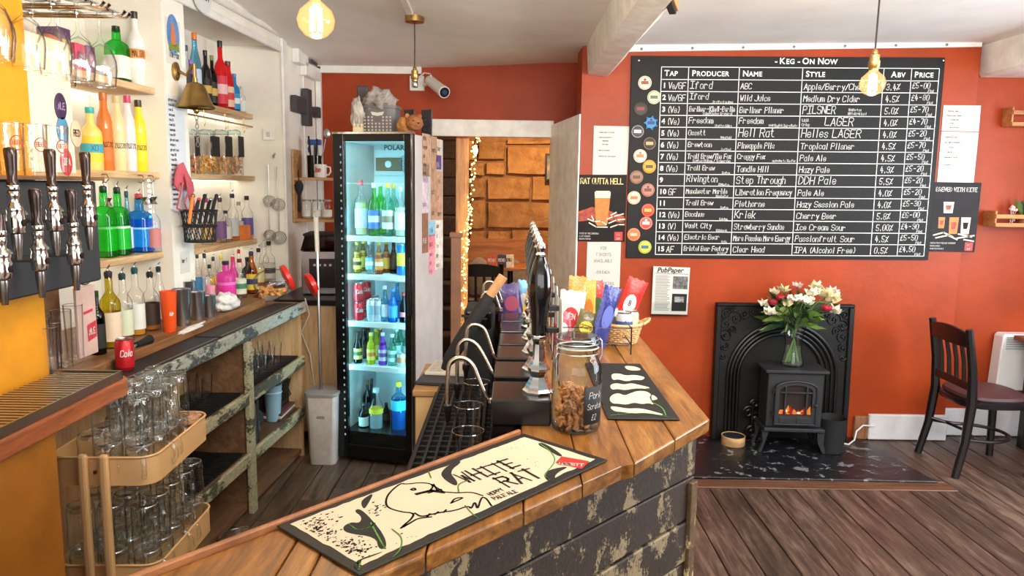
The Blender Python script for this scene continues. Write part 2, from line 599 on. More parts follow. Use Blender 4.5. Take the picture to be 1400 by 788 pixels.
struct(MB().prism([(0.428, 4.94), (0.438, 4.945), (0.438, 5.9), (0.30, 5.9), (0.285, 5.88)], 0, 2.20).build('trim_1', JAMB, smooth=False))
struct(MB().box(.56, .62, 5.321, 5.899, 0, 2.78).build('wall_pier', RED, smooth=False))
wf = struct(MB().box(-1.62, -0.66, 5.9, 6.02, 0, 2.76).build('wall_far', RED, smooth=False))
MB().box(-0.66, 0.62, 5.9, 6.02, 2.11, 2.80).build('wall_over_door', RED, wf, smooth=False)
struct(MB().box(-0.66, 0.31, 5.86, 5.898, 2.105, 2.235).build('trim_2', JAMB, smooth=False, bevel=0.004))
struct(MB().box(-0.70, -0.645, 5.86, 6.05, 0, 2.105).build('trim_3', paint('frame_brown', (96, 62, 44), 0.5, var=.1), smooth=False))
struct(MB().box(-1.555, -1.515, 5.86, 5.898, 0.9, 2.62).build('trim_4', GLOSSW, smooth=False))
mb = MB()
for k in range(12):
    xa, xb = -1.55 + .82 * k / 12, -1.55 + .82 * (k + 1) / 12
    za, zb = ceil_z(xa, 5.88), ceil_z(xb, 5.88)
    mb.add([(xa, 5.86, za - .05), (xb, 5.86, zb - .05), (xb, 5.899, zb - .05), (xa, 5.899, za - .05), (xa, 5.86, za + .01), (xb, 5.86, zb + .01), (xb, 5.899, zb + .01), (xa, 5.899, za + .01)],
           [(0, 3, 2, 1), (4, 5, 6, 7), (0, 1, 5, 4), (1, 2, 6, 5), (2, 3, 7, 6), (3, 0, 4, 7)])
struct(mb.build('trim_5', GLOSSW, smooth=False))
wl = struct(MB().box(-0.52, -0.38, -5.2, 3.36, 0, 2.95).build('wall_left', WHITE, smooth=False))
wl.location, wl.rotation_euler = WA, (0, 0, W_ROT)
MB().box(-0.379, 0, 1.03, 1.245, 1.0, 2.72).build('pier', WHITE, wl, smooth=False)
MB().box(-0.379, 0, 2.555, 3.36, 0, 2.92).build('pier', WHITE, wl, smooth=False)
MB().box(-0.379, 0, -5.2, -0.75, 0, 2.92).build('pier', WHITE, wl, smooth=False)
MB().box(-0.379, 0, -0.75, 2.555, 2.64, 2.92).build('lintel', WHITE, wl, smooth=False)
MB().box(-0.379, 0, -0.75, 2.555, 0, 0.98).build('plinth', WHITE, wl, smooth=False)
MB().box(0.001, 0.02, 2.548, 2.64, 0.99, 2.70).build('architrave', GLOSSW, wl, smooth=False, bevel=0.004)
MB().box(0.001, 0.026, -0.75, 2.64, 2.70, 2.735).build('moulding', GLOSSW, wl, smooth=False, bevel=0.006)
MB().box(0.001, 0.016, -0.75, 2.548, 2.60, 2.645).build('moulding', GLOSSW, wl, smooth=False, bevel=0.006)
MB().box(0.001, 0.012, 2.98, 3.0, 0.99, 2.66).build('moulding', GLOSSW, wl, smooth=False, bevel=0.003)
wr = struct(MB().box(4.3, 4.45, -2.5, 1.2, 0, 2.8).build('wall_right', ORANGE, smooth=False))
MB().box(4.3, 4.45, 1.2, 4.0, 0, 0.9).build('sill_wall', ORANGE, wr, smooth=False)
MB().box(4.3, 4.45, 1.2, 4.0, 2.45, 2.8).build('lintel', ORANGE, wr, smooth=False)
MB().box(4.3, 4.45, 4.0, 5.3, 0, 2.8).build('pier', ORANGE, wr, smooth=False)
wfr = struct(MB().box(-2.6, -2.0, -2.5, -2.35, 0, 2.95).build('wall_front', WHITE, smooth=False))
MB().box(-2.0, 2.9, -2.5, -2.35, 0, 0.9).build('sill_wall', WHITE, wfr, smooth=False)
MB().box(-2.0, 2.9, -2.5, -2.35, 2.5, 2.95).build('lintel', WHITE, wfr, smooth=False)
MB().box(2.9, 4.4, -2.5, -2.35, 0, 2.95).build('pier', WHITE, wfr, smooth=False)
mb = MB()
segs = 14
for k in range(segs):
    ya, yb = 4.945 - 7.2 * k / segs, 4.945 - 7.2 * (k + 1) / segs
    def sec(y):
        w = 0.004 * math.sin(y * 5.1)
        return [(0.462 + w, y, ceil_z(.5, y) + .03), (0.476 + w, y, 2.455 + w), (0.60 - w, y, 2.44 - w), (0.635 - w, y, 2.475 + w), (0.66 - w, y, ceil_z(.6, y) + .03)]
    A, B = sec(ya), sec(yb)
    mb.add(A + B, [(i, 5 + i, 5 + (i + 1) % 5, (i + 1) % 5) for i in range(5)] + ([(0, 1, 2, 3, 4)] if k == 0 else []))
struct(mb.build('trim_6', JAMB, smooth=False))
struct(MB().box(3.10, 3.9, 1.0, 5.06, 2.49, 2.78).build('trim_7', JAMB, smooth=False, bevel=0.015))
bt = MB()
bt.add([(0.70, 4.93, 2.60), (3.03, 4.93, 2.665), (3.03, 4.949, 2.665), (0.70, 4.949, 2.60), (0.70, 4.93, 2.645), (3.03, 4.93, 2.70), (3.03, 4.949, 2.70), (0.70, 4.949, 2.645)],
       [(0, 3, 2, 1), (4, 5, 6, 7), (0, 1, 5, 4), (1, 2, 6, 5), (2, 3, 7, 6), (3, 0, 4, 7)])
bt = struct(bt.build('trim_8', GLOSSW, smooth=False))
sc0 = None
for k in range(7):
    x = 0.82 + 0.33 * k
    z = 2.615 + 0.028 * (x - .7)
    if sc0 is None:
        sc0 = MB().at(rx=PI / 2).lathe([(0.008, 0), (0.009, 0.004), (0.005, 0.006)], 8).build('screw_head', paint('screw_grey', (120, 112, 100), 0.5, 0.6), bt)
        sc0.location = (x, 4.93, z)
    else:
        shared(sc0, 'screw_head', bt, (x, 4.93, z))
BLUEW = paint('skirting_white', (224, 227, 230), 0.4, var=0.04, scale=8, bump=0.1)
struct(MB().box(2.50, 3.045, 4.915, 4.949, 0.005, 0.185).build('baseboard_back', BLUEW, smooth=False, bevel=0.006))
struct(MB().box(3.05, 4.29, 5.03, 5.069, 0.005, 0.20).build('baseboard_alcove', BLUEW, smooth=False, bevel=0.006))
struct(MB().box(2.40, 2.495, 4.92, 4.949, 0.005, 0.17).build('trim_9', wood('bare_trim', (110, 70, 44), (170, 120, 84), (190, 150, 110), axis=2), smooth=False, bevel=0.005))
mb = MB().prism([(1.08, 4.19), (2.56, 4.17), (2.44, 4.948), (0.6, 4.948), (0.6, 4.19)], 0.0, 0.012)
HEARTH = peeling('hearth_slate', (30, 31, 34), (128, 130, 134), amount=0.635, scale=13, stretch=(1, 1, 1), rough=0.3, streak=50)
struct(mb.build('hearth', HEARTH, smooth=False, bevel=0.004))
STONE = paint('sandstone', (190, 132, 78), 0.85)
_m, _nt, _bs, _o = _new('sandstone_block')
_v = _coords(_nt)
_oi = _nt.nodes.new('ShaderNodeObjectInfo')
_f1 = _noise(_nt, _v, 5, 6, 0.65, 0.5)
_c = _ramp(_nt, _f1, [(0.25, lin((138, 92, 52))), (0.5, lin((188, 136, 82))), (0.75, lin((214, 168, 112)))])
_hv = _nt.nodes.new('ShaderNodeHueSaturation')
_mr = _nt.nodes.new('ShaderNodeMapRange')
_mr.inputs[3].default_value, _mr.inputs[4].default_value = 0.75, 1.15
_nt.links.new(_oi.outputs['Random'], _mr.inputs[0])
_nt.links.new(_mr.outputs[0], _hv.inputs['Value'])
_nt.links.new(_c, _hv.inputs['Color'])
_nt.links.new(_hv.outputs[0], _bs.inputs['Base Color'])
_bs.inputs['Roughness'].default_value = 0.85
_bump(_nt, _bs, _noise(_nt, _v, 9, 6, 0.7, 0.8), 1.0, 0.03)
STONE = _m
MORTAR = paint('mortar', (150, 110, 72), 0.95, var=.15, scale=12, bump=.4)
ws = struct(MB().box(-2.4, 2.2, 8.22, 8.4, 0, 2.9).build('wall_snug', MORTAR, smooth=False))
def stone(x0, x1, z0, z1):
    a, b, d = (x1 - x0) / 2 - 0.009, (z1 - z0) / 2 - 0.009, 0.022 + R.uniform(0, .016)
    vs = []
    for yy, sh in ((0.05, 1.0), (-d * .5, 0.985), (-d, 0.93)):
        for sx, sz in ((-1, -1), (0, -1), (1, -1), (1, 0), (1, 1), (0, 1), (-1, 1), (-1, 0)):
            k = 1.0 if yy > 0 else sh
            vs.append((sx * (a - (1 - k) * min(a, b)) + R.uniform(-.006, .006), yy + (R.uniform(-.008, .008) if yy < 0 else 0), sz * (b - (1 - k) * min(a, b)) + R.uniform(-.006, .006)))
    fs = []
    for L in range(2):
        for i in range(8):
            j = (i + 1) % 8
            fs.append((L * 8 + i, L * 8 + j, L * 8 + 8 + j, L * 8 + 8 + i))
    fs.append(tuple(range(16, 24)))
    return MB().add(vs, fs).build('stone', STONE, ws, angle=30, loc=((x0 + x1) / 2, 8.2, (z0 + z1) / 2))
for a in [(230, 135, 350, 220), (355, 155, 545, 285), (265, 225, 350, 283), (196, 225, 262, 288), (270, 288, 458, 392), (463, 285, 640, 395),
          (196, 290, 266, 384), (270, 396, 560, 516), (196, 388, 266, 516), (270, 520, 370, 575), (375, 516, 540, 575), (196, 520, 266, 575),
          (355, 128, 545, 153), (150, 130, 226, 222), (110, 225, 192, 300), (110, 304, 192, 400), (110, 404, 192, 516), (550, 130, 700, 282),
          (565, 398, 700, 515), (545, 520, 700, 575), (645, 286, 760, 395)]:
    p = at_y(580 + a[0] / 3.152, 150 + a[1] / 3.152, 8.2)
    q = at_y(580 + a[2] / 3.152, 150 + a[3] / 3.152, 8.2)
    stone(p.x, q.x, q.z, p.z)
for (x0, x1, z0, z1) in [(-1.5, -.75, 2.35, 2.62), (-.74, -.05, 2.36, 2.62), (-.04, .6, 2.36, 2.62), (.61, 1.3, 2.36, 2.62)]:
    stone(x0, x1, z0, z1)
struct(MB().box(-2.4, 2.2, 6.03, 8.4, 2.66, 2.75).build('ceiling_snug', paint('snug_ceiling', (150, 112, 80), .8), smooth=False))
struct(MB().box(2.2, 2.3, 5.3, 8.4, 0, 2.75).build('wall_snug_right', paint('snug_wall', (170, 120, 80), .8), smooth=False))
struct(MB().box(-2.5, -2.4, 6.0, 8.4, 0, 2.75).build('wall_snug_left', paint('snug_wall', (170, 120, 80), .8), smooth=False))
boards(-2.3, 2.2, 6.02, 8.2, 0.2, BOARD, lmin=2.3, lmax=2.6)
st = struct(MB().box(-2.35, -0.62, 6.12, 6.14, 0, .01).build('staircase', DARKGAP, smooth=False))
CARPET = paint('stair_carpet', (58, 44, 38), 0.95, var=.2, scale=30, bump=.4)
for k in range(12):
    y = 6.12 + 0.24 * k if k < 9 else 6.12 + .24 * 8 + .01 * (k - 8)
    MB().box(-2.3, -0.50, y, 8.19, 0.2 * k + 0.005, 0.2 * (k + 1)).build('step', CARPET, st, smooth=False, bevel=0.012)
PALE = wood('pale_post', (150, 104, 68), (196, 150, 108), (206, 168, 128), axis=2, scale=1.2)
struct(MB().box(-0.475, -0.37, 6.06, 6.10, 0, 2.11).build('trim_10', PALE, smooth=False, bevel=0.004))
nw = MB().box(-0.505, -0.42, 5.96, 6.04, 0, 1.30).box(-0.515, -0.41, 5.95, 6.05, 1.30, 1.34).build('newel_post', paint('newel_pink', (176, 132, 106), .5, var=.08), bevel=0.004, smooth=False)
tag(nw, 'pale wooden newel post beside the dark stairs', 'post')
COUNTER = wood('counter_oak', (76, 45, 15), (148, 95, 38), (186, 134, 66), axis=1, scale=1.6, rough=0.33, bump=0.22, stretch=9, coat=0.25, rand=0.10)
CLAD = peeling('cladding_paint', (70, 56, 44), (166, 146, 110), amount=0.60, scale=9.0, stretch=(1.5, 1.0, 1.0), rough=0.6, streak=95)
BLACK = paint('black_satin', (16, 16, 17), 0.35)
MATTB = paint('black_matt', (24, 24, 25), 0.7)
CHROME = paint('chrome', (220, 222, 225), 0.09, 1.0)
STEEL = paint('steel', (178, 180, 182), 0.28, 1.0, var=.05)
BRASS = paint('brass', (166, 136, 84), 0.35, 1.0, var=.08, scale=20)
IRON = paint('cast_iron', (13, 13, 14), 0.42, 0.2, var=.2, scale=14, bump=.12)
CHALK = paint('chalk', (226, 226, 222), 0.9)
PAPER = paint('paper_white', (214, 211, 204), 0.8)
INK = paint('print_black', (26, 24, 24), 0.8)
GREYINK = paint('print_grey', (84, 82, 80), 0.85)
BAG = {}
bar = MB().prism([(-.93, .46), (.0, 1.46), (.46, 1.96), (.46, 3.2), (.42, 3.2), (.42, 2.0), (-.96, .52)], 0.0, 1.064).build('bar_counter', DARKGAP, smooth=False)
tag(bar, 'timber bar counter with oak board top and flaking painted plank front', 'bar counter')
def c_low(x):
    P = [(-.95, .31), (.253, 1.578), (.282, 1.592), (.536, 1.914), (.545, 1.93)]
    for (x0, y0), (x1, y1) in zip(P, P[1:]):
        if x <= x1:
            return y0 + (y1 - y0) * (x - x0) / (x1 - x0)
    return P[-1][1]
def c_high(x):
    return 1.779 + (x - 0.03) * 1.178
XS = [(-.95, -.62), (-.62, -.371), (-.371, -.317), (-.317, -.14), (-.14, .0285), (.0285, .155), (.155, .284), (.284, .412), (.412, .545)]
for a, b in XS:
    g = 0.0012
    a2, b2 = a + g, b - g
    hi = (c_high(a2), c_high(b2)) if b < .03 else (3.75, 3.75)
    br = [x for x in (.253, .282, .536) if a2 < x < b2]
    poly = [(a2, c_low(a2))] + [(x, c_low(x)) for x in br] + [(b2, c_low(b2)), (b2, hi[1]), (a2, hi[0])]
    MB().prism(poly, 1.065, 1.1 + R.uniform(-.0008, .0008)).build('counter_plank', COUNTER, bar, smooth=False, bevel=0.004, seg=2)
d = Vector((.591, .696, 0)).normalized()
n_ = Vector((-d.y, d.x, 0))
p0, p1 = Vector((-.95, .625, 0)), Vector((.03, 1.779, 0))
q = [p0, p1, p1 + n_ * .012, p0 + n_ * .012]
MB().prism([(v.x, v.y) for v in q], 1.05, 1.112).build('inner_lip', wood('lip_wood', (120, 70, 40), (170, 110, 66), axis=1, stretch=5), bar, smooth=False, bevel=0.003)
cd = Vector((.497 + .93, 1.915 - .43, 0))
CL = cd.length
ca = math.atan2(cd.y, cd.x)
z = 1.062
k = 0
while z > 0.05:
    h = R.choice([.118, .124, .12])
    cut = R.uniform(.5, 1.4) if k % 2 else None
    for (s0, s1) in ([(0, CL)] if not cut else [(0, cut - .002), (cut + .002, CL)]):
        o = MB().box(s0, s1, -R.uniform(.012, .02), .02, -h + .006, 0).build('cladding_board', CLAD, bar, smooth=False, bevel=0.003)
        o.location, o.rotation_euler = (-.93, .43, z), (0, 0, ca)
    o = MB().box(-.004, R.uniform(.008, .012), 0, 1.78, -h + .006, 0).build('cladding_board', CLAD, bar, smooth=False, bevel=0.003)
    o.location = (.49, 1.93, z)
    z -= h
    k += 1
MB().at((.492, 1.91, 0), rz=ca).box(-.028, .004, -.026, -.012, 0.02, .936).build('corner_batten', peeling('batten_paint', (120, 92, 58), (214, 190, 140), .5, 3, (1, 1, .6)), bar, smooth=False, bevel=.002)
sh = MB().prism([(-.50, 1.62), (-.12, 1.72), (-.0, 1.9), (-.0, 2.84), (-.30, 2.84), (-.30, 2.0)], .865, .90).build('under_bar_shelf', MATTB, smooth=False)
tag(sh, 'black shelf behind the bar under the swan neck taps', 'shelf')
MB().prism([(-.28, 1.8), (-.02, 1.9), (-.02, 2.83), (-.28, 2.83)], .05, .86).build('cupboard', MATTB, sh, smooth=False)
mm = MB()
for i in range(9):
    mm.box(-.29 + .032 * i, -.282 + .032 * i, 1.95, 3.0, .901, .915)
for j in range(22):
    mm.box(-.29, -.026, 1.95 + .048 * j, 1.958 + .048 * j, .901, .912)
tag(mm.build('drip_mat', paint('black_rubber', (20, 20, 21), .55), smooth=False), 'black rubber grid mat under the three pint glasses', 'mat')
HANDLE = paint('pump_handle_black', (12, 12, 13), 0.12, coat=0.6)
BOXB = paint('pump_box_black', (20, 19, 20), 0.22)
def pump(label, clipcol, top):
    t = thing('hand_pump', label, 'beer pump', group='hand pumps along the bar counter')
    MB().box(-.125, .032, -.085, .105, 0, .068).build('base_box', top, t, smooth=False, bevel=.004, seg=2)
    MB().box(-.125, -.062, -.08, .10, -.13, -.001).build('cylinder_case', BOXB, t, smooth=False, bevel=.004)
    MB().lathe([(.043, .069), (.043, .074), (.036, .082), (.034, .088), (.026, .10), (.021, .112), (.024, .122), (.029, .130), (.029, .136), (.022, .148), (.017, .165), (.0155, .20), (.018, .212), (.022, .218), (.022, .224), (.016, .230)], 8).build('chrome_column', CHROME, t, angle=25)
    MB().lathe([(.019, .222), (.020, .230), (.0195, .245), (.023, .28), (.0285, .32), (.031, .355), (.029, .385), (.022, .415), (.0135, .435), (.0145, .439)], 20).build('handle', HANDLE, t)
    MB().lathe([(.013, .439), (.0145, .443), (.010, .449), (.0125, .457), (.0135, .464), (.010, .472), (.005, .478), (.001, .480)], 14).build('finial', CHROME, t)
    c = MB().cyl((.05, 0, .10), (.05, 0, .335), .004, n=8).build('clip_rod', CHROME, t)
    for z in (.232, .292):
        MB().box(.02, .052, -.006, .006, z, z + .015).build('clip_clamp', BLACK, t, smooth=False, bevel=.002)
    MB().at((.056, 0, .27), ry=PI / 2).lathe([(.055, 0), (.058, .002), (.055, .004)], 24, sy=.75).build('pump_clip', paint('clip_' + str(clipcol[0]), clipcol, .4), t)
    return t
p1 = pump('nearest chrome and black hand pump with tall handle on the counter', (210, 205, 190), BOXB)
p1.location = (.075, 1.93, 1.1)
for i, (y, lab) in enumerate([(2.17, 'second hand pump directly behind the nearest one'), (2.40, 'third hand pump from the camera with chrome column'),
                              (2.62, 'fourth hand pump in the row, mostly hidden by the front handle'), (2.85, 'fifth hand pump in the row, only its chrome finial showing'),
                              (3.07, 'farthest hand pump in the row by the snug doorway')]):
    dup(p1, (.075 + .0015 * (i + 1), y, 1.1), label=lab)
ST2 = paint('brushed_spout', (196, 184, 168), 0.25, 1.0)
def spout(pts, y, label, nozzle=True, dy=0.0):
    P = [at_y(a, b, y) for a, b in pts]
    base = P[0].copy()
    t = thing('swan_neck_spout', label, 'beer tap', base, group='swan neck spouts of the hand pumps')
    Q = []
    for i in range(len(P) - 1):
        a, b, c, e = P[max(i - 1, 0)], P[i], P[i + 1], P[min(i + 2, len(P) - 1)]
        for s in range(5):
            u = s / 5
            Q.append(0.5 * ((2 * b) + (c - a) * u + (2 * a - 5 * b + 4 * c - e) * u * u + (3 * b - a - 3 * c + e) * u ** 3))
    Q.append(P[-1])
    Q = [v - base for v in Q]
    MB().tube(Q, .0062, 10).build('pipe', ST2, t)
    MB().lathe([(.007, -.006), (.009, -.004), (.009, .008), (.007, .01)], 10).at(rx=0).build('collar', CHROME, t)
    if nozzle:
        e = Q[-1]
        MB().lathe([(.004, -.045), (.006, -.04), (.009, -.018), (.012, -.014), (.012, .004), (.008, .006)], 12, c=tuple(e)).build('sparkler', BLACK, t)
    return t
spout([(672, 549), (664, 541), (655, 520), (646, 499), (634, 490), (622, 491), (614, 500), (612, 522), (612, 556)], 1.95, 'nearest bent steel swan neck spout with black sparkler')
spout([(681, 518), (672, 508), (663, 490), (652, 472), (640, 465), (631, 468), (626, 478), (625, 500), (625, 526)], 2.17, 'second bent steel swan neck spout above the tall glass')
spout([(684, 495), (675, 486), (668, 465), (661, 449), (649, 444), (641, 448), (638, 458), (637, 475), (637, 500)], 2.40, 'third bent steel swan neck spout beside the black umbrella')
spout([(684, 424), (680, 412), (676, 402), (667, 399), (660, 404), (658, 420), (658, 436)], 2.85, 'far swan neck spout showing above the umbrella', False)
spout([(686, 412), (682, 400), (676, 388), (668, 385), (662, 390), (661, 405), (661, 420)], 3.07, 'farthest swan neck spout near the snug chair', False)
CLEAR = thin_glass('clear_glass', (255, 255, 255), (120, 124, 126), 0.6, .03, .035, .12)
RIMG = thin_glass('rim_glass', (235, 240, 242), (150, 156, 158), .9, .03, .3)
def tumbler_mb(r0, r1, h, t=.002, n=20):
    return MB().lathe([(r0 * .96, 0), (r0, .004), (r1, h), (r1 - t, h), (r0 - t, .012), (.0005, .012)], n)
def glass_cup(name, label, cat, loc, r0, r1, h, group=None, rim=True):
    t = thing(name, label, cat, loc, group=group)
    tumbler_mb(r0, r1, h).build('bowl', CLEAR, t)
    if rim:
        MB().tube([(r1 * math.cos(2 * PI * k / 20), r1 * math.sin(2 * PI * k / 20), h) for k in range(20)], .0013, 5, closed=True).build('rim', RIMG, t)
    return t
for (px, py, r, h, lab) in [(640, 602, .043, .15, 'nearest empty pint glass under the swan necks'), (641, 570, .043, .16, 'middle empty pint glass under the swan necks'),
                            (652, 541, .043, .17, 'back empty pint glass under the third swan neck')]:
    p = at_z(px, py, 1.04)
    glass_cup('pint_glass', lab, 'glass', (p.x, p.y, .916), .032, r, h, 'pint glasses under the spouts')
RUB = paint('mat_rubber', (20, 20, 20), 0.6, bump=.05, scale=60)
CREAM = paint('mat_cream', (212, 198, 172), 0.65)
VINE = paint('mat_green', (98, 158, 66), 0.6)
LOGO = paint('logo_red', (206, 44, 40), 0.5)
mo, md = Vector((-.331, 1.1725, 1.1015)), Vector((.4595, .512, 0)).normalized()
mu = Vector((-md.y, md.x, 0))
ML, MW = .69, .255
mat_c = Vector((-.101, 1.4285, 1.1015))
mo = mat_c - md * ML / 2 - mu * MW / 2
mt = thing('bar_mat', 'long cream and black bar runner printed White Rat along the near counter', 'bar mat', mo, math.atan2(md.y, md.x))
MB().box(0, ML, 0, MW, 0, .004).build('rubber_base', RUB, mt, smooth=False, bevel=.0015)
def mloc(zx, zy):
    p = at_z(370 + zx / 2.917, 560 + zy / 2.917, 1.106) - mo
    return p.dot(md), p.dot(mu)
pts = []
bd = .021
for (x0, y0, x1, y1, n) in [(bd, bd, ML - bd, bd, 40), (ML - bd, bd, ML - bd, MW - bd, 12), (ML - bd, MW - bd, bd, MW - bd, 40), (bd, MW - bd, bd, bd, 12)]:
    for i in range(n):
        a = i / n
        pts.append((x0 + (x1 - x0) * a + R.uniform(-.002, .002), y0 + (y1 - y0) * a + R.uniform(-.002, .002)))
MB().prism(pts, .0041, .0046).build('cream_print', CREAM, mt, smooth=False)
def flat(mb, pl, z):
    mb.add([(x, y, z) for x, y in pl], [tuple(range(len(pl)))])
fl_fn = lambda x, y: (x, y, .0051)
mb = MB()
rat = [[(585, 340), (640, 325), (650, 300), (600, 292), (540, 300), (520, 295), (490, 318), (465, 345), (458, 375), (470, 395), (520, 410), (575, 415), (560, 440), (535, 460), (520, 475)],
       [(575, 415), (600, 430), (640, 420), (690, 410), (735, 405), (790, 385), (800, 400), (815, 365), (825, 405), (840, 350), (860, 355), (880, 385)],
       [(640, 325), (690, 330), (745, 335), (800, 330), (845, 345)], [(530, 470), (560, 452), (590, 435), (640, 430)], [(720, 375), (775, 352), (735, 355), (720, 375)],
       [(560, 320), (572, 314), (580, 322), (566, 324), (560, 320)], [(640, 300), (690, 330)], [(650, 300), (665, 325)], [(630, 335), (680, 320)], [(690, 412), (700, 402)], [(655, 420), (668, 410)], [(625, 428), (635, 418)]]
for pl in rat:
    ribbons(mb, [curvy([mloc(*p) for p in pl])], .0042, fl_fn)
ribbons(mb, [[mloc(585, 338), mloc(640, 325), mloc(688, 332)]], .010, fl_fn)
mb.build('rat_outline', INK, mt, smooth=False)
mb = MB()
for pl in [[(330, 405), (360, 395), (430, 470), (460, 520), (462, 555), (430, 560), (420, 510), (300, 495), (285, 470), (320, 450), (355, 455), (365, 430)],
           [(365, 360), (415, 330), (385, 385), (372, 400), (360, 380)],
           [(675, 252), (725, 212), (770, 205), (710, 250), (748, 290), (740, 310), (690, 280)],
           [(1060, 140), (1085, 130), (1170, 185), (1150, 190), (1110, 165)], [(1085, 265), (1110, 240), (1200, 225), (1130, 260), (1140, 292), (1115, 295)],
           [(318, 610), (470, 560), (400, 590), (350, 605), (350, 650)]]:
    mb = MB()
    flat(mb, curvy([mloc(*p) for p in pl], 2, True), .0049)
    mb.build('black_blot', INK, mt, smooth=False)
mb = MB()
for pl in [[(315, 460), (345, 485), (390, 475), (415, 455)], [(400, 455), (435, 520), (455, 555)], [(345, 620), (360, 600), (352, 640)], [(485, 480), (525, 510), (520, 560), (490, 590)],
           [(750, 330), (745, 300), (785, 285)], [(775, 385), (800, 415), (825, 435)], [(1070, 135), (1120, 170), (1140, 210), (1085, 265), (1110, 280)], [(630, 250), (640, 275)]]:
    ribbons(mb, [curvy([mloc(*p) for p in pl])], .003, lambda x, y: (x, y, .0054))
mb.build('green_vines', VINE, mt, smooth=False)
mb = MB()
for cx, cy, sx, sy, n in [(190, 470, 90, 60, 170), (300, 550, 110, 45, 150), (600, 540, 80, 35, 70), (420, 400, 30, 20, 30), (960, 160, 60, 30, 30), (1050, 215, 60, 25, 25)]:
    for i in range(n):
        a, b = R.gauss(cx, sx * .6), R.gauss(cy, sy * .6)
        x, y = mloc(a, b)
        if bd + .008 < x < ML - bd - .008 and bd + .008 < y < MW - bd - .008:
            s = R.uniform(.0008, .0028) if cx < 900 else R.uniform(.0005, .0011)
            w, t2 = s * R.uniform(.8, 2.2), R.uniform(-1, 1)
            flat(mb, [(x - w, y - s * .4), (x + w * t2 * .3, y - s), (x + w, y + s * .3), (x - w * .2, y + s)], .0050)
sp = mb.build('ink_splatter', INK, mt, smooth=False)
sp['kind'] = 'stuff'
def brush(word, a, b, hgt, w, z=.0052):
    """brushed capitals from local point a along direction to b"""
    mb = MB()
    a, b = Vector(a + (0,)), Vector(b + (0,))
    ex = (b - a).normalized()
    ey = Vector((-ex.y, ex.x, 0))
    g, W = glyphs(word, hgt, .75, .04, .08, 1.9)
    k = (b - a).length / W
    for st in g:
        for (x0, y0), (x1, y1) in zip(st, st[1:]):
            dx, dy = x1 - x0, y1 - y0
            ribbons(mb, [[(x0 * k - dx * .12, y0 - dy * .1), (x1 * k + dx * .12, y1 + dy * .1)]], w * R.uniform(.75, 1.2), lambda x, y: tuple(a + ex * x + ey * y + Vector((0, 0, z))))
    return mb
brush('WHITE', mloc(785, 292), mloc(1005, 222), .046, .0058).build('lettering', INK, mt, smooth=False)
brush('RAT', mloc(945, 308), mloc(1095, 262), .048, .0062).build('lettering', INK, mt, smooth=False)
brush('HOPPY', mloc(878, 345), mloc(935, 322), .012, .0022).build('lettering', INK, mt, smooth=False)
brush('PALE ALE', mloc(895, 362), mloc(990, 330), .012, .0022).build('lettering', INK, mt, smooth=False)
mb = MB()
flat(mb, [mloc(1135, 215), mloc(1160, 188), mloc(1272, 208), mloc(1240, 238)], .0050)
mb.build('logo_patch', LOGO, mt, smooth=False)
brush('OSSETT', mloc(1150, 222), mloc(1250, 228), .013, .0028, .0055).build('lettering', PAPER, mt, smooth=False)
mt2 = thing('bar_mat', 'black bar towel with a white rat print behind the glass jar', 'bar mat', (.262, 1.90, 1.1015))
MB().box(0, .195, 0, .62, 0, .006).build('rubber_base', RUB, mt2, smooth=False, bevel=.002)
mb = MB()
z8 = lambda zx, zy: (lambda p: (p.x - .262, p.y - 1.90))(at_z(800 + zx / 2.265, 440 + zy / 2.265, 1.108))
for pl in [[(74, 240), (84, 226), (104, 221), (122, 230), (140, 222), (164, 214), (190, 216), (206, 226), (198, 234), (206, 248), (214, 258), (196, 252), (178, 256), (150, 250), (128, 258), (104, 254), (84, 254)], [(75, 262), (100, 264), (132, 270), (166, 268), (196, 274), (252, 290), (214, 287), (180, 283), (150, 285), (118, 280), (88, 278)],
           [(76, 196), (98, 190), (120, 196), (142, 190), (170, 197), (206, 205), (184, 208), (150, 207), (124, 213), (100, 208), (82, 212)], [(80, 162), (104, 160), (128, 168), (150, 164), (188, 172), (176, 182), (150, 180), (128, 186), (104, 178), (84, 182)], [(120, 138), (140, 137), (162, 141), (176, 150), (150, 152), (130, 149)], [(205, 226), (216, 230), (226, 240), (214, 243), (206, 244)]]:
    flat(mb, curvy([z8(*p) for p in pl], 2, True), .0066)
mb.build('rat_print', CREAM, mt2, smooth=False)
mb = MB()
for pl in [[(80, 290), (180, 280), (255, 295)], [(195, 245), (240, 265), (250, 290)], [(100, 200), (200, 210)]]:
    ribbons(mb, [curvy([z8(*p) for p in pl])], .003, lambda x, y: (x, y, .0069))
mb.build('green_vines', VINE, mt2, smooth=False)
jl = (.170, 1.835, 1.1)
jar = thing('glass_jar', 'big clip-top glass jar with black chalk label on the counter corner', 'jar', jl)
JARG = thin_glass('jar_glass', (240, 250, 250), (70, 84, 84), 0.55)
MB().lathe([(.052, 0), (.060, .004), (.064, .014), (.0645, .15), (.062, .172), (.054, .190), (.0485, .200), (.0485, .206), (.052, .208), (.052, .216)], 36).build('body', JARG, jar)
MB().lathe([(.050, .2165), (.053, .218), (.054, .226), (.053, .236), (.050, .242), (.049, .247), (.001, .247)], 32).build('lid', JARG, jar)
MB().tube([(.0525 * math.cos(2 * PI * k / 28), .0525 * math.sin(2 * PI * k / 28), .2165) for k in range(28)], .0022, 6, closed=True).build('rubber_seal', paint('seal_pale', (196, 190, 176), .6), jar)
mb = MB()
for zz in (.203, .228, .240):
    mb.tube([(.0555 * math.cos(2 * PI * k / 28), .0555 * math.sin(2 * PI * k / 28), zz) for k in range(28)], .0014, 5, closed=True)
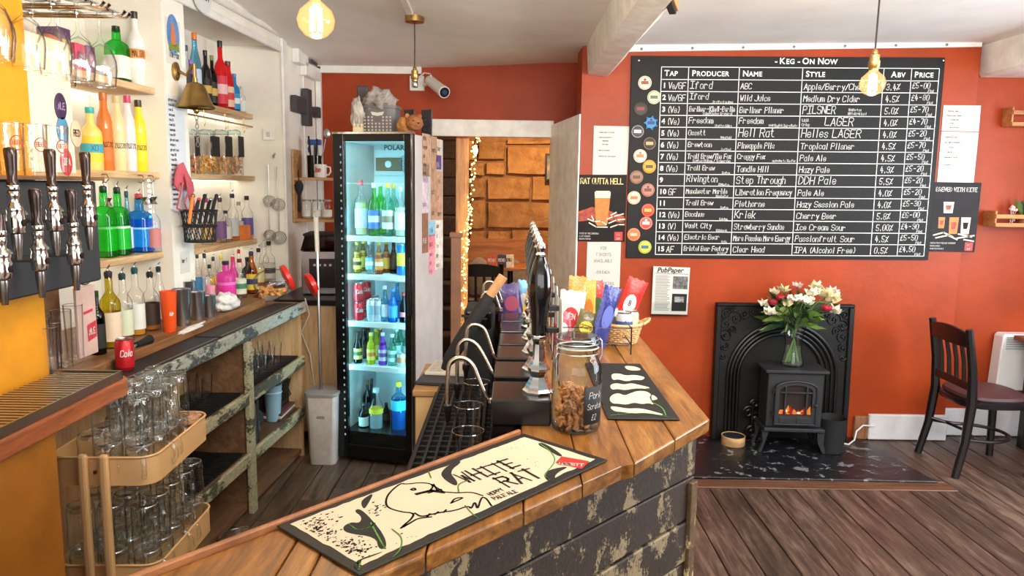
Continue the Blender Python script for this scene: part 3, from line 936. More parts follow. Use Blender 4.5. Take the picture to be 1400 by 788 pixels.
mb.tube([(.05, .03, .24), (.066, .035, .225), (.068, .034, .19), (.06, .03, .17)], .0016, 5)
mb.build('wire_clip', STEEL, jar)
mb = MB()
na = 10
for i in range(na + 1):
    a = -1.35 + 1.0 * i / na
    for zz in (.028, .125):
        mb.v.append(Vector((.0655 * math.cos(a), .0655 * math.sin(a), zz)))
for i in range(na):
    mb.f.append((2 * i, 2 * i + 2, 2 * i + 3, 2 * i + 1))
    mb.mi.append(0)
lb = mb.build('chalk_label', paint('label_slate', (30, 31, 34), .7), jar)
lb.modifiers.new('s', 'SOLIDIFY').thickness = .0012
mb = MB()
jf = can_fn(0, 0, .0655, -.85, .0022)
write(mb, 'Pork', -.02, .095, .016, jf, .0009, .8, .05, .2)
write(mb, 'Scratch', -.024, .068, .014, jf, .0008, .62, .05, .2)
write(mb, '£2', -.012, .04, .014, jf, .0008, .8, .05, .2)
mb.build('lettering', CHALK, lb, smooth=False)
mb = MB()
SCR = paint('scratchings', (172, 110, 66), 0.6, var=.28, scale=40, bump=.3)
for k in range(190):
    a, rr, zz = R.uniform(0, 2 * PI), .050 * math.sqrt(R.random()), .014 + .098 * R.random() ** 1.1
    mb.at((rr * math.cos(a), rr * math.sin(a), zz), R.uniform(0, 3), R.uniform(0, 3), R.uniform(0, 3))
    s = R.uniform(.007, .011)
    arc = [(s * 1.1 * math.cos(t), s * 1.1 * math.sin(t), s * .4 * math.sin(2 * t)) for t in [i * .65 for i in range(5)]]
    mb.tube(arc, [s * .35, s * .5, s * .55, s * .5, s * .3], 6)
scr = mb.build('pork_scratchings', SCR)
scr.location = jl
tag(scr, 'knobbly brown pork scratchings filling the lower half of the clip jar', 'snack')
scr['kind'] = 'stuff'
def bag(label, px, py0, py1, wpx, y, col, accent, word=None, lean=0.0, yaw=0.0, tilt=0.0):
    a, b = at_y(px, py1, y), at_y(px, py0, y)
    h, w = (b - a).length, wpx / FOC * y
    t = thing('crisp_packet', label, 'crisps', a, 0, 'crisp packets in the wire rack', rot=(lean, tilt + R.uniform(-.12, .16), yaw))
    m = paint('foil_' + '_'.join(map(str, col)), col, 0.28, var=.15, scale=25, bump=.25, coat=.3)
    m2 = paint('foil_' + '_'.join(map(str, accent)), accent, 0.4)
    mb = MB()
    nu, nv = 8, 10
    for side in (1, -1):
        base = len(mb.v)
        for j in range(nv + 1):
            for i in range(nu + 1):
                u, v = i / nu, j / nv
                e = (1 - (2 * u - 1) ** 4) * min(1, v * 6 + .02) * min(1, (1 - v) * 5 + .02)
                th = .16 * w * e * (1.15 - .4 * v) + .003 * math.sin(v * 19 + i * 2.1) * e
                mb.v.append(Vector(((u - .5) * w * (1 - .06 * math.sin(v * PI)), -side * th, v * h + .004 * math.sin(i * 2.4) * (v > .95))))
        for j in range(nv):
            for i in range(nu):
                q = base + j * (nu + 1) + i
                f = (q, q + 1, q + nu + 2, q + nu + 1)
                mb.f.append(f if side > 0 else f[::-1])
                mb.mi.append(0)
    mb.build('foil', m, t, angle=70)
    mb = MB()
    for i in range(12):
        aa = 2 * PI * i / 12
        mb.v.append(Vector((.30 * w * math.cos(aa), -.185 * w, h * .5 + .2 * h * math.sin(aa))))
    mb.f.append(tuple(range(12)))
    mb.mi.append(0)
    mb.build('printed_panel', m2, t, smooth=False)
    if word:
        mb = MB()
        write(mb, word, 0, h * .47, h * .1, lambda x, yy: (x, -.19 * w, yy), h * .016, .7, fit=w * .5, align='c')
        mb.build('lettering', INK if sum(accent) > 380 else PAPER, t, smooth=False)
    return t
bag('purple crisp packet with a pale blue top, left end of the snacks', 702, 388, 441, 34, 3.30, (66, 46, 110), (150, 60, 90), None, -.1, .3, -.12)
bag('sky blue packet peeping over the purple one beside the pumps', 711, 383, 439, 20, 3.42, (120, 180, 226), (230, 230, 240), None, 0, .1)
bag('golden yellow crisp packet with dark print left of the nearest pump', 723, 388, 441, 24, 3.31, (222, 170, 44), (60, 46, 30), 'OKS', -.05, .1, .05)
bag('white and red crisp packet right of the nearest pump', 776, 398, 470, 36, 2.9, (214, 206, 200), (196, 40, 44), 'TEN', -.1, -.1, .1)
bag('tall amber packet with a pointed top behind the white packet', 783, 378, 470, 26, 3.15, (206, 134, 46), (160, 90, 30), None, -.05, .2, .06)
bag('small olive packet with a yellow square above the wire rail', 794, 425, 470, 32, 2.8, (92, 84, 48), (226, 196, 60), 'CRISPS', -.2, -.15, .14)
bag('narrow ochre packet standing behind the blue one', 804, 383, 465, 20, 3.2, (214, 160, 62), (190, 110, 40), None, 0, 0)
bag('glossy deep blue packet leaning beside the jar lid', 816, 390, 474, 30, 2.75, (44, 52, 120), (90, 100, 170), None, .05, .5, .1)
bag('red packet behind the drink cans with a dark flash', 826, 384, 450, 28, 3.3, (206, 48, 44), (60, 90, 50), None, 0, 0, -.15)
bag('bright red packet at the right end of the snacks', 848, 378, 448, 28, 3.4, (220, 50, 46), (240, 220, 210), '8', 0, -.1, .2)
bag('maroon and white packet low at the front of the rack', 770, 428, 472, 26, 2.72, (150, 40, 60), (230, 225, 220), None, -.2, 0, 0)
bag('dark violet packet beside the black umbrella handle', 690, 396, 440, 18, 3.36, (70, 40, 90), (200, 190, 200), None, 0, .2, -.1)
rk = thing('wire_rack', 'black wire rack holding the crisp packets upright', 'rack', (.26, 2.85, 1.1))
mb = MB()
for zz in (.04, .10):
    mb.tube([(-.10, -.16, zz), (.19, -.16, zz), (.19, .5, zz), (-.10, .5, zz)], .003, 6, closed=True)
mb.build('rail', BLACK, rk)
for x, y in [(-.10, -.16), (.19, -.16), (.19, .5), (-.10, .5), (.05, -.16)]:
    MB().cyl((x, y, 0), (x, y, .105), .003, n=6).build('upright', BLACK, rk)
MB().box(-.05, .028, 3.2, 3.74, 1.065, 1.1).build('counter_plank', COUNTER, bar, smooth=False, bevel=.004)
MB().box(-.04, .44, 3.22, 3.7, .0, 1.064).build('end_panel', CLAD, bar, smooth=False)
WICK = wood('wicker', (150, 104, 60), (208, 166, 112), (226, 190, 140), axis=0, scale=8, stretch=2, rough=.6)
bp = at_z(850, 470, 1.1)
bk = thing('wicker_basket', 'small pale wicker basket with side handles at the end of the bar', 'basket', (bp.x, bp.y + .02, 1.1))
mb = MB().lathe([(.055, 0), (.058, .006), (.001, .006)], 20)
mb.build('base', WICK, bk)
for k in range(18):
    a = 2 * PI * k / 18
    MB().cyl((.056 * math.cos(a), .056 * math.sin(a), .004), (.078 * math.cos(a), .078 * math.sin(a), .075), .003, n=5).build('stake', WICK, bk)
mb = MB()
for j in range(9):
    r = .058 + .020 * j / 8
    mb.tube([((r + (.003 if (k + j) % 2 else -.003)) * math.cos(2 * PI * k / 36), (r + (.003 if (k + j) % 2 else -.003)) * math.sin(2 * PI * k / 36), .006 + .0085 * j) for k in range(36)], .0038, 5, closed=True)
mb.build('woven_wall', WICK, bk)
mb = MB().tube([(.082 * math.cos(2 * PI * k / 28), .082 * math.sin(2 * PI * k / 28), .082) for k in range(28)], .006, 6, closed=True)
mb.build('rim', WICK, bk)
for s in (1, -1):
    MB().tube([(s * .082, -.03, .082), (s * .105, -.02, .095), (s * .112, 0, .10), (s * .105, .02, .095), (s * .082, .03, .082)], .006, 6).build('handle', WICK, bk)
def can(label, loc, r, h, col, band=None, word=None, wcol=None, a0=-PI / 2, group=None, cat='can', tz=0.0):
    t = thing('drink_can', label, cat, loc, group=group)
    m = paint('can_' + '_'.join(map(str, col)), col, 0.3, 0.35)
    MB().lathe([(r * .78, 0), (r * .80, .003), (r, .011), (r, h - .014), (r * .82, h - .004)], 20).build('body', m, t)
    MB().lathe([(r * .84, h - .006), (r * .86, h - .001), (r * .82, h), (r * .78, h - .005), (r * .1, h - .005), (.0002, h - .005)], 20).build('lid', STEEL, t)
    if band:
        MB().lathe([(r + .0004, h * .30), (r + .0004, h * .72)], 20, caps=False).build('printed_band', paint('can_' + '_'.join(map(str, band)), band, .35), t)
    if word:
        mb = MB()
        write(mb, word, 0, h * .46, h * .2, can_fn(0, 0, r, a0, .0008), h * .028, .65, 0, .2, fit=r * 1.7, align='c')
        mb.build('lettering', wcol or PAPER, t, smooth=False)
    return t
can('silver and blue can standing at the front of the wicker basket', (bp.x + .005, bp.y - .012, 1.107), .033, .125, (190, 192, 196), (60, 74, 140))
can('pale silver can behind the blue one in the wicker basket', (bp.x - .04, bp.y + .055, 1.107), .030, .135, (200, 200, 200), (120, 120, 126))
can('cream can on the right in the wicker basket', (bp.x + .045, bp.y + .06, 1.107), .030, .12, (206, 190, 150), (226, 214, 180))
ua, ub, uc = at_y(606, 505, 2.72), at_y(670, 404, 2.72), at_y(688, 378, 2.72)
um = thing('umbrella', 'furled black umbrella with round wooden handle leaning behind the pumps', 'umbrella', ua)
o = ub - ua
MB().tube([(0, 0, 0), tuple(o * .15), tuple(o * .5), tuple(o * .85), tuple(o)], [.010, .026, .030, .026, .019], 14).build('canopy', paint('umbrella_cloth', (22, 22, 24), .75, bump=.3, scale=20), um)
MB().tube([tuple(o * .99), tuple(uc - ua)], [.018, .019], 14).build('wooden_handle', wood('handle_wood', (130, 88, 56), (186, 138, 96), axis=2, stretch=4), um)
MB().tube([tuple(o * .62 + Vector((.045, 0, 0))), tuple(o * .66 + Vector((.05, -.02, .01))), tuple(o * .62 + Vector((-.04, 0, .03)))], .005, 6).build('strap', BLACK, um)
tl = thing('till_printer', 'black till printer behind the row of hand pumps', 'printer', (-.13, 2.98, .902))
MB().box(-.06, .06, -.10, .11, 0, .33).build('case', MATTB, tl, smooth=False, bevel=.015, seg=2)
MB().at((0, -.1, .29), rx=.5).box(-.05, .05, -.02, .0, -.05, .05).build('lid', BLACK, tl, smooth=False, bevel=.006)
CAB = paint('cream_cabinet', (212, 176, 120), 0.5, var=.04)
cb = thing('side_cabinet', 'cream cabinet with thin oak top between the fridge and the bar', 'cabinet', (-.21, 3.06, 0))
MB().box(-.175, .16, -.19, .24, 0.05, .872).build('carcass', CAB, cb, smooth=False, bevel=.003)
MB().box(-.185, .17, -.20, .25, .874, .90).build('top', wood('cab_top', (150, 104, 58), (196, 150, 94), axis=0, stretch=8), cb, smooth=False, bevel=.003)
MB().box(-.15, .14, -.18, .22, 0, .049).build('plinth', MATTB, cb, smooth=False)
nb = thing('notebook', 'black covered notebook with open printed pages on the cream cabinet', 'notebook', (-.27, 3.08, .901), -.12)
MB().box(-.105, .105, -.16, .15, 0, .018).build('cover', paint('nb_cover', (44, 46, 58), .5), nb, smooth=False, bevel=.004)
pg = MB().box(-.09, .10, -.06, .15, .0185, .032).build('pages', PAPER, nb, smooth=False, bevel=.002)
mb = MB()
for i in range(11):
    write(mb, R.choice(['beer 24 kegs', 'call the cellar', 'order 12 wine', 'rota friday 7']), -.08, .13 - .017 * i, .007, lambda x, y: (x, y, .0325), .0012, 1.0, .06)
mb.build('handwriting', GREYINK, pg, smooth=False)
ftr = thing('floor_tray', 'dark flat tray with pale edge on the floor before the fridge', 'tray', (-.52, 3.86, 0.002), .65)
MB().box(-.15, .15, -.10, .10, 0, .012).build('tray', MATTB, ftr, smooth=False, bevel=.004)
MB().box(-.15, .15, -.108, -.101, 0, .016).build('metal_edge', STEEL, ftr, smooth=False)
SLATE = paint('chalkboard', (17, 16, 16), 0.55, var=.25, scale=5, spec=.3)
WHITEP = paint('board_white', (236, 236, 232), 0.7)
BW, BH = 2.045, 1.325
BC = Vector((1.785, 4.9475, 1.922))
brd = thing('chalkboard', 'big black chalkboard keg list with ruled table on orange wall', 'chalkboard', BC, rot=(0, -0.0085, 0))
MB().box(-BW / 2, BW / 2, -.014, 0, -BH / 2, BH / 2).build('board', SLATE, brd, smooth=False, bevel=.002)
_bi = (Matrix.Translation(BC) @ Matrix.Rotation(-0.0085, 4, 'Y')).inverted()
def bl(zx, zy):
    """a point of the board, from its place in the photograph, in the board's own axes"""
    p = _bi @ at_y(850 + zx / 2.4617, 50 + zy / 2.4617, 4.933)
    return p.x, p.z
top = [bl(x, 105)[0] for x in (137, 225, 405, 615, 888, 984, 1075)]
bot = [bl(x, 735)[0] for x in (110, 202, 358, 567, 832, 920, 1012)]
CX = [(a + b) / 2 for a, b in zip(top, bot)]
ztop, zhead, zbot = bl(600, 105)[1], bl(600, 147)[1], bl(600, 737)[1]
RZ = [zhead + (zbot - zhead) * i / 15 for i in range(16)]
bf = lambda x, y: (x, -.0146, y)
mb = MB()
for z in [ztop] + RZ:
    mb.quad(*[(x, -.0145, zz) for x, zz in ((CX[0], z - .0022), (CX[-1], z - .0022), (CX[-1], z + .0022), (CX[0], z + .0022))])
for x in CX:
    mb.quad(*[(xx, -.0147, zz) for xx, zz in ((x - .0022, zbot), (x + .0022, zbot), (x + .0022, ztop), (x - .0022, ztop))])
gr = mb.build('ruled_lines', WHITEP, brd, smooth=False)
def btext(name, s, size, x, z, offset=.006, space=1.08):
    return font_text(name, s, size, WHITEP, brd, (x, -.0152, z), (PI / 2, 0, 0), offset=offset * size * 4, space=space)
def small_caps(s, x, z, big, small):
    for word in s.split(' '):
        if word == '-':
            o = btext('type', '-', big, x, z)
            x += big * .55
            continue
        o = btext('type', word[0], big, x, z)
        x += max(v.co.x for v in o.data.vertices) + big * .06
        if len(word) > 1:
            o = btext('type', word[1:], small, x, z)
            x += max(v.co.x for v in o.data.vertices) + big * .08
        x += big * .28
zh = (ztop + zhead) / 2 - .017
for s, i, dx in [('TAP', 0, .02), ('PRODUCER', 1, .022), ('NAME', 2, .022), ('STYLE', 3, .022), ('ABV', 4, .05), ('PRICE', 5, .02)]:
    small_caps(s, CX[i] + dx, zh, .052, .043)
small_caps('- KEG - ON NOW', bl(515, 90)[0], bl(515, 92)[1], .055, .045)
ROWS = [
 ('1', 'Ve/GF', 'Iford', '', 'ABC', '', 'Apple/Berry/Cherry', '3.4%', '£5-00'),
 ('2', 'Ve/GF', 'Iford', 'Bradford on Avon', 'Wild Juice', '', 'Medium Dry Cider', '4.5%', '£4-80'),
 ('3', '(Ve)', 'Berliner-Kindl-Berlin', 'Schultheiss Brauerei', 'Berliner Pilsner', '', 'PILSNER', '5.0%', '£5-70'),
 ('4', '(Ve)', 'Freedom', 'Staffordshire', 'Freedom', '100% English Ingredients', 'LAGER', '4.0%', '£4-70'),
 ('5', '(Ve)', 'Ossett', 'Wakefield', 'Hell Rat', '', 'Helles LAGER', '4.0%', '£5-20'),
 ('6', '(Ve)', 'Brewtoon', 'Scotland', 'Pineapple Pils', '', 'Tropical Pilsner', '4.5%', '£5-70'),
 ('7', '(Ve)', 'Trail Brew/The Fox', 'Royton Oldham / Todmorden', 'Craggy Fox', 'exclusive to The Fox', 'Pale Ale', '4.5%', '£5-50'),
 ('8', '(Ve)', 'Trail Brew', 'Royton', 'Tandle Hill', '', 'Hazy Pale', '4.9%', '£5-20'),
 ('9', '', 'Rivington', 'Rivington', 'Step Through', '', 'DDH Pale', '5.5%', '£6-20'),
 ('10', 'GF', 'Manchester Marble', 'Manchester', 'Liberation Frequency', '', 'Pale Ale', '4.0%', '£5-20'),
 ('11', '', 'Trail Brew', 'Royton', 'Piethorne', '', 'Hazy Session Pale', '4.0%', '£5-30'),
 ('12', '(Ve)', 'Bacchus', 'Belgium', 'Kriek', '', 'Cherry Beer', '5.8%', '£6-00'),
 ('13', '(V)', 'Vault City', 'Edinburgh', 'Strawberry Sundae', '', 'Ice Cream Sour', '5.00%', '£4-90'),
 ('14', '(Ve)', 'Electric Bear', 'Bath', 'More Passion More Energy', '', 'Passionfruit Sour', '4.5%', '£5-50'),
 ('15', 'AF', 'Bristol Beer Factory', 'Bristol', 'Clear Head', '', 'IPA (Alcohol Free)', '0.5%', '£4.50')]
BIG = {('Iford'): .046, 'ABC': .036, 'PILSNER': .05, 'LAGER': .052, 'Hell Rat': .055, 'Kriek': .048, 'Rivington': .048, 'Step Through': .046, 'DDH Pale': .05, 'Freedom': .044}
for r, row in enumerate(ROWS):
    zb = RZ[r + 1] + .017
    btext('type', row[0], .046, CX[0] + .012, zb + .006, .008)
    cw = [CX[i + 1] - CX[i] for i in range(6)]
    kw = dict(jit=.035, slant=.12)
    if row[1]:
        mb = MB()
        write(mb, row[1], CX[0] + (.05 if r < 9 else .074), zb, .040, bf, .0042, .75, fit=cw[0] - (.062 if r < 9 else .086), **kw)
        mb.build('lettering', CHALK, brd, smooth=False)
    for ci, (a, b) in ((1, (row[2], row[3])), (2, (row[4], row[5]))):
        sz = BIG.get(a, .037)
        mb = MB()
        write(mb, a, CX[ci] + .014, zb + (.010 if b else .002), sz * (.85 if b else 1), bf, .0042, .80 if len(a) < 14 else .7, fit=cw[ci] - (.03 if not (b and ci == 2 and len(a) < 9) else .16), **kw)
        if b:
            small = .014
            if ci == 2:
                write(mb, b, CX[ci + 1] - .012, zb - .008, small, bf, .0026, .8, align='r', fit=cw[ci] * .55, jit=.03)
            else:
                write(mb, b, CX[ci + 1] - .03, zb - .012, small if len(b) < 18 else .017, bf, .0026, .8, align='r', fit=cw[ci] - .05, jit=.03)
        mb.build('lettering', CHALK, brd, smooth=False)
    xs = CX[3] + .016
    mb = MB()
    if r == 3:
        write(mb, 'Light', xs, zb + .026, .016, bf, .003, .8, jit=.03)
        write(mb, 'Crisp', xs, zb - .004, .018, bf, .003, .8, jit=.03)
        xs += .15
    if r == 2:
        write(mb, '(Hallertau', xs + .30, zb + .018, .015, bf, .0026, .8, jit=.03)
        write(mb, 'Mittelfruh hops)', xs + .30, zb - .006, .015, bf, .0026, .7, jit=.03)
    write(mb, row[6], xs, zb, BIG.get(row[6].split(' ')[-1], BIG.get(row[6], .038)), bf, .0042, .85, fit=cw[3] - .04 - (.27 if r == 2 else 0), **kw)
    mb.build('lettering', CHALK, brd, smooth=False)
    mb = MB()
    write(mb, row[7], CX[4] + .025, zb, .040, bf, .0042, .85, fit=cw[4] - .04, **kw)
    mb.build('lettering', CHALK, brd, smooth=False)
    mb = MB()
    write(mb, row[8], CX[5] + .012, zb + .012, .036, bf, .0042, .9, fit=cw[5] - .03, **kw)
    write(mb, 'Pint', CX[6] - .02, zb - .012, .016, bf, .0028, .9, align='r', jit=.04, slant=.2)
    mb.build('lettering', CHALK, brd, smooth=False)
for zx, zy in [(58, 80), (1083, 80)]:
    x, z = bl(zx, zy)
    MB().at((x, -.014, z), rx=PI / 2).lathe([(.006, 0), (.006, .002), (.003, .003)], 8).build('screw_head', STEEL, brd)
BADGES = [
 (83, 140, (226, 214, 190), (150, 70, 50), 'cream badge with red-brown lettering, topmost on the chalkboard'),
 (116, 192, (206, 206, 176), (90, 110, 80), 'pale sage badge second from the top of the chalkboard'),
 (68, 233, (36, 52, 40), (150, 40, 36), 'dark green badge with red band on the chalkboard'),
 (105, 284, (44, 130, 190), (30, 60, 110), 'blue splash-shaped badge on the chalkboard'),
 (57, 315, (60, 58, 62), (226, 226, 226), 'dark badge with white and red picture on the chalkboard'),
 (100, 358, (40, 34, 28), (196, 160, 110), 'black badge with tan blotches on the chalkboard'),
 (66, 403, (228, 220, 204), (196, 120, 60), 'cream badge with orange arch beside row seven'),
 (99, 441, (226, 166, 56), (96, 70, 40), 'amber yellow badge with dark ring beside row eight'),
 (53, 479, (160, 120, 96), (96, 60, 46), 'tan brown badge beside row nine'),
 (94, 525, (190, 130, 112), (110, 60, 60), 'dusty pink badge beside row ten'),
 (44, 553, (222, 208, 184), (190, 110, 70), 'cream badge nearest the left edge, beside row eleven'),
 (94, 598, (206, 60, 56), (226, 180, 60), 'red badge with golden centre beside row twelve'),
 (87, 644, (214, 74, 62), (236, 226, 216), 'red badge with white centre beside row thirteen'),
 (43, 685, (222, 110, 62), (240, 190, 150), 'orange badge beside row fourteen'),
 (83, 730, (206, 206, 60), (50, 110, 150), 'lime yellow badge with blue centre, lowest on the chalkboard')]
for i, (zx, zy, c1, c2, lab) in enumerate(BADGES):
    p = at_y(850 + zx / 2.629, 60 + zy / 2.626, 4.931)
    t = thing('beer_badge', lab, 'badge', p, group='round beer badges on the chalkboard')
    r = .044
    ma, mb2 = paint('badge_%d_%d_%d' % c1, c1, .5), paint('badge_%d_%d_%d' % c2, c2, .5)
    if i == 3:
        poly = [((r * (1.1 if k % 2 else .72)) * math.cos(PI * k / 7), (r * (1.1 if k % 2 else .72)) * math.sin(PI * k / 7)) for k in range(14)]
        MB().at(rx=PI / 2).prism(poly, 0, .003).build('disc', ma, t, smooth=False)
    else:
        MB().at(rx=PI / 2).lathe([(r, 0), (r, .0025), (r * .97, .003)], 28).build('disc', ma, t)
    m2 = MB()
    m2.tube([(r * .86 * math.cos(2 * PI * k / 24), -.0032, r * .86 * math.sin(2 * PI * k / 24)) for k in range(24)], .0012, 4, closed=True)
    m2.build('ring', mb2, t, smooth=False)
    MB().box(-r * .55, r * .55, -.0036, -.003, -r * .22, r * .25).build('printed_band', mb2, t, smooth=False)
    if i % 3 == 0:
        MB().at((0, -.003, .02), rx=PI / 2).lathe([(r * .2, 0), (r * .2, .0006)], 12).build('printed_dot', mb2, t, smooth=False)
def sheet_thing(name, label, cat, p_tl, p_tr, p_br, p_bl, y, m, thick=.0015):
    """a sheet of paper flat on a wall at depth y, from its corners in the photograph; returns the thing and its local map"""
    P = [at_y(*q, y) for q in (p_tl, p_tr, p_br, p_bl)]
    c = sum(P, Vector()) / 4
    t = thing(name, label, cat, c)
    v = [q - c for q in P]
    poly = [(v[3].x, v[3].z), (v[2].x, v[2].z), (v[1].x, v[1].z), (v[0].x, v[0].z)]
    MB().prism_xz(poly, -thick, 0).build('sheet', m, t, smooth=False)
    wdt, hgt = (v[1] - v[0]).length, (v[0] - v[3]).length
    def loc(a, b):
        """a: 0..1 left to right, b: 0..1 top to bottom"""
        q = (v[0] * (1 - a) + v[1] * a) * (1 - b) + (v[3] * (1 - a) + v[2] * a) * b
        return q.x, q.z
    return t, loc, wdt, hgt, -thick
def pfill(t, loc, pts, m, z, name='print'):
    mb = MB()
    q = [loc(*p) for p in pts]
    mb.add([(x, z, zz) for x, zz in q], [tuple(range(len(q)))])
    return mb.build(name, m, t, smooth=False)
def pline(t, loc, rows, m, z, name='lettering', w=.0016):
    """rows: (text, a, b, capheight, fit width or None, align)"""
    mb = MB()
    for s, a, b, size, fit, al in rows:
        x, zz = loc(a, b)
        write(mb, s, x, zz, size, lambda u, v: (u, z, v), w, .8, fit=fit, align=al)
    return mb.build(name, m, t, smooth=False)
t, L, w, h, f = sheet_thing('notice', 'white printed notice half tucked behind the chalkboard left edge', 'notice', (812, 172), (861, 173), (857, 240), (810, 240), 4.9475, PAPER)
pline(t, L, [('Please order at the bar', .15, .14, .008, None, 'l'), ('Food is served until', .15, .24, .008, None, 'l'), ('Wednesday', .25, .31, .008, None, 'l'), ('Saturday', .25, .38, .008, None, 'l'),
             ('Dogs are welcome', .15, .50, .008, None, 'l'), ('Thank you for your custom', .15, .62, .008, w * .75, 'l')], GREYINK, f - .0004, w=.0013)
PBLK = paint('poster_black', (22, 15, 15), .5, var=.3, scale=9, spec=.2)
AMBER = paint('print_amber', (206, 120, 40), .5, var=.15, scale=30)
FOAM = paint('print_foam', (236, 222, 196), .5)
EMBER = paint('print_ember', (150, 52, 26), .5, var=.4, scale=30)
t, L, w, h, f = sheet_thing('poster', 'black beer poster headed Rat Outta Hell with a lit pint', 'poster', (790, 239), (857, 239), (854, 331), (789, 330), 4.946, PBLK)
pfill(t, L, [(.02, .55), (.3, .48), (.6, .52), (.98, .62), (.98, .72), (.5, .66), (.02, .7)], EMBER, f - .0003, 'ember_print')
pfill(t, L, [(.35, .26), (.68, .26), (.63, .72), (.60, .76), (.42, .76), (.38, .72)], AMBER, f - .0006, 'beer_print')
pfill(t, L, [(.35, .26), (.38, .24), (.65, .24), (.68, .26), (.67, .345), (.36, .345)], FOAM, f - .0009, 'foam_print')
mb = MB()
for pl in [[(.22, .66), (.35, .70), (.5, .69), (.6, .74)], [(.25, .72), (.4, .78), (.62, .78)], [(.62, .66), (.75, .62), (.95, .58)], [(.66, .72), (.82, .67), (.98, .66)], [(.7, .78), (.85, .74), (.97, .74)], [(.3, .62), (.34, .68)], [(.7, .6), (.8, .56)]]:
    ribbons(mb, [[L(*p) for p in pl]], .008, lambda u, v: (u, f - .0010, v))
mb.build('paw_print', FOAM, t, smooth=False)
pline(t, L, [('RAT OUTTA HELL', .5, .135, .036, w * .88, 'c')], paint('poster_yellow', (240, 220, 150), .6), f - .0012, w=.0055)
pline(t, L, [('TASTE OF THE INFERNO', .04, .89, .010, w * .5, 'l'), ('OSSETT BREWERY', .04, .93, .008, w * .42, 'l'), ('UNLEASH THE RAT', .04, .97, .008, w * .4, 'l')], PAPER, f - .0012, w=.0016)
pfill(t, L, [(.78, .85), (.95, .85), (.95, .98), (.78, .98)], paint('poster_logo', (200, 50, 46), .5), f - .0009, 'logo_print')
pline(t, L, [('OSS', .865, .905, .011, None, 'c'), ('ETT', .865, .965, .011, None, 'c')], PAPER, f - .0014, w=.0024)
t, L, w, h, f = sheet_thing('notice', 'white sheet reading Fox T Shirts Available under the pint poster', 'notice', (803, 331), (849, 331), (847, 393), (801, 392), 4.9475, PAPER)
pline(t, L, [('FOX', .5, .17, .020, None, 'c'), ('T SHIRTS', .5, .31, .020, None, 'c'), ('AVAILABLE', .5, .45, .020, None, 'c'), ('£18 EACH', .5, .70, .018, None, 'c'), ('ASK FOR DETAIL', .5, .95, .018, w * .8, 'c')], GREYINK, f - .0004, w=.002)
t, L, w, h, f = sheet_thing('newspaper', 'folded pub newspaper with black masthead in a clear wall holder', 'newspaper', (893, 364), (943, 366), (939, 430), (890, 429), 4.915, PAPER, .012)
font_text('masthead', 'PubPaper', .046, INK, t, (L(.10, .12)[0], f - .0006, L(.1, .12)[1]), (PI / 2, 0, 0), shear=.25, offset=.0012)
pfill(t, L, [(.06, .135), (.96, .135), (.96, .145), (.06, .145)], INK, f - .0004, 'rule')
pfill(t, L, [(.55, .19), (.96, .19), (.96, .46), (.55, .46)], paint('photo_grey', (90, 88, 88), .7, var=.6, scale=40), f - .0005, 'photo_print')
pfill(t, L, [(.55, .56), (.96, .56), (.96, .93), (.55, .93)], INK, f - .0005, 'advert_print')
pfill(t, L, [(.62, .62), (.88, .62), (.88, .74), (.62, .74)], paint('photo_grey2', (120, 120, 120), .7, var=.5, scale=50), f - .0009, 'advert_photo')
mb = MB()
for i in range(26):
    b = .19 + .029 * i
    x0, z0 = L(.08, b)
    x1, _ = L(.5 - .1 * R.random(), b)
    ribbons(mb, [[(x0, z0), (x1, z0)]], .0032, lambda u, v: (u, f - .0004, v))
ln = mb.build('column_text', GREYINK, t, smooth=False)
ln['kind'] = 'stuff'
hp = L(0, .5)
MB().box(-w / 2 - .004, w / 2 + .004, f - .006, f - .003, -h / 2 - .008, -h / 2 + .08).build('holder', thin_glass('acrylic', (250, 252, 252), (190, 200, 205), .3), t, smooth=False)
MB().box(-w / 2 - .004, w / 2 + .004, f - .006, .03, -h / 2 - .012, -h / 2 - .008).build('holder_base', thin_glass('acrylic', (250, 252, 252), (190, 200, 205), .3), t, smooth=False)
t, L, w, h, f = sheet_thing('notice', 'upper white printed notice to the right of the chalkboard', 'notice', (1290, 144), (1341, 144.5), (1338, 180), (1287, 179), 4.9475, PAPER)
pline(t, L, [('Opening Times', .12, .25, .010, None, 'l'), ('Monday closed Tuesday', .12, .42, .008, w * .7, 'l'), ('Thursday 4pm', .2, .58, .008, None, 'l'), ('Friday', .2, .72, .008, None, 'l'), ('Saturday noon', .2, .88, .008, None, 'l')], GREYINK, f - .0004, w=.0014)
t, L, w, h, f = sheet_thing('notice', 'lower white printed notice above the brewery poster', 'notice', (1287, 180), (1338, 181), (1331, 250), (1281, 249), 4.9475, PAPER)
pline(t, L, [('Upcoming Events', .12, .12, .010, None, 'l'), ('Quiz night on Wednesday', .12, .22, .008, w * .75, 'l'), ('Live music', .2, .32, .008, None, 'l'), ('Open mic', .2, .41, .008, None, 'l'), ('Please ask at the bar', .12, .52, .008, w * .7, 'l'), ('All welcome', .12, .66, .008, None, 'l')], GREYINK, f - .0004, w=.0014)
t, L, w, h, f = sheet_thing('poster', 'black poster headed Brewed With Bite right of the chalkboard', 'poster', (1276, 249), (1342, 250), (1332, 345), (1268, 344), 4.946, paint('poster_night', (30, 25, 28), .5, var=.4, scale=7, spec=.2))
pline(t, L, [('BREWED WITH BITE', .5, .13, .026, w * .9, 'c')], PAPER, f - .0012, w=.005)
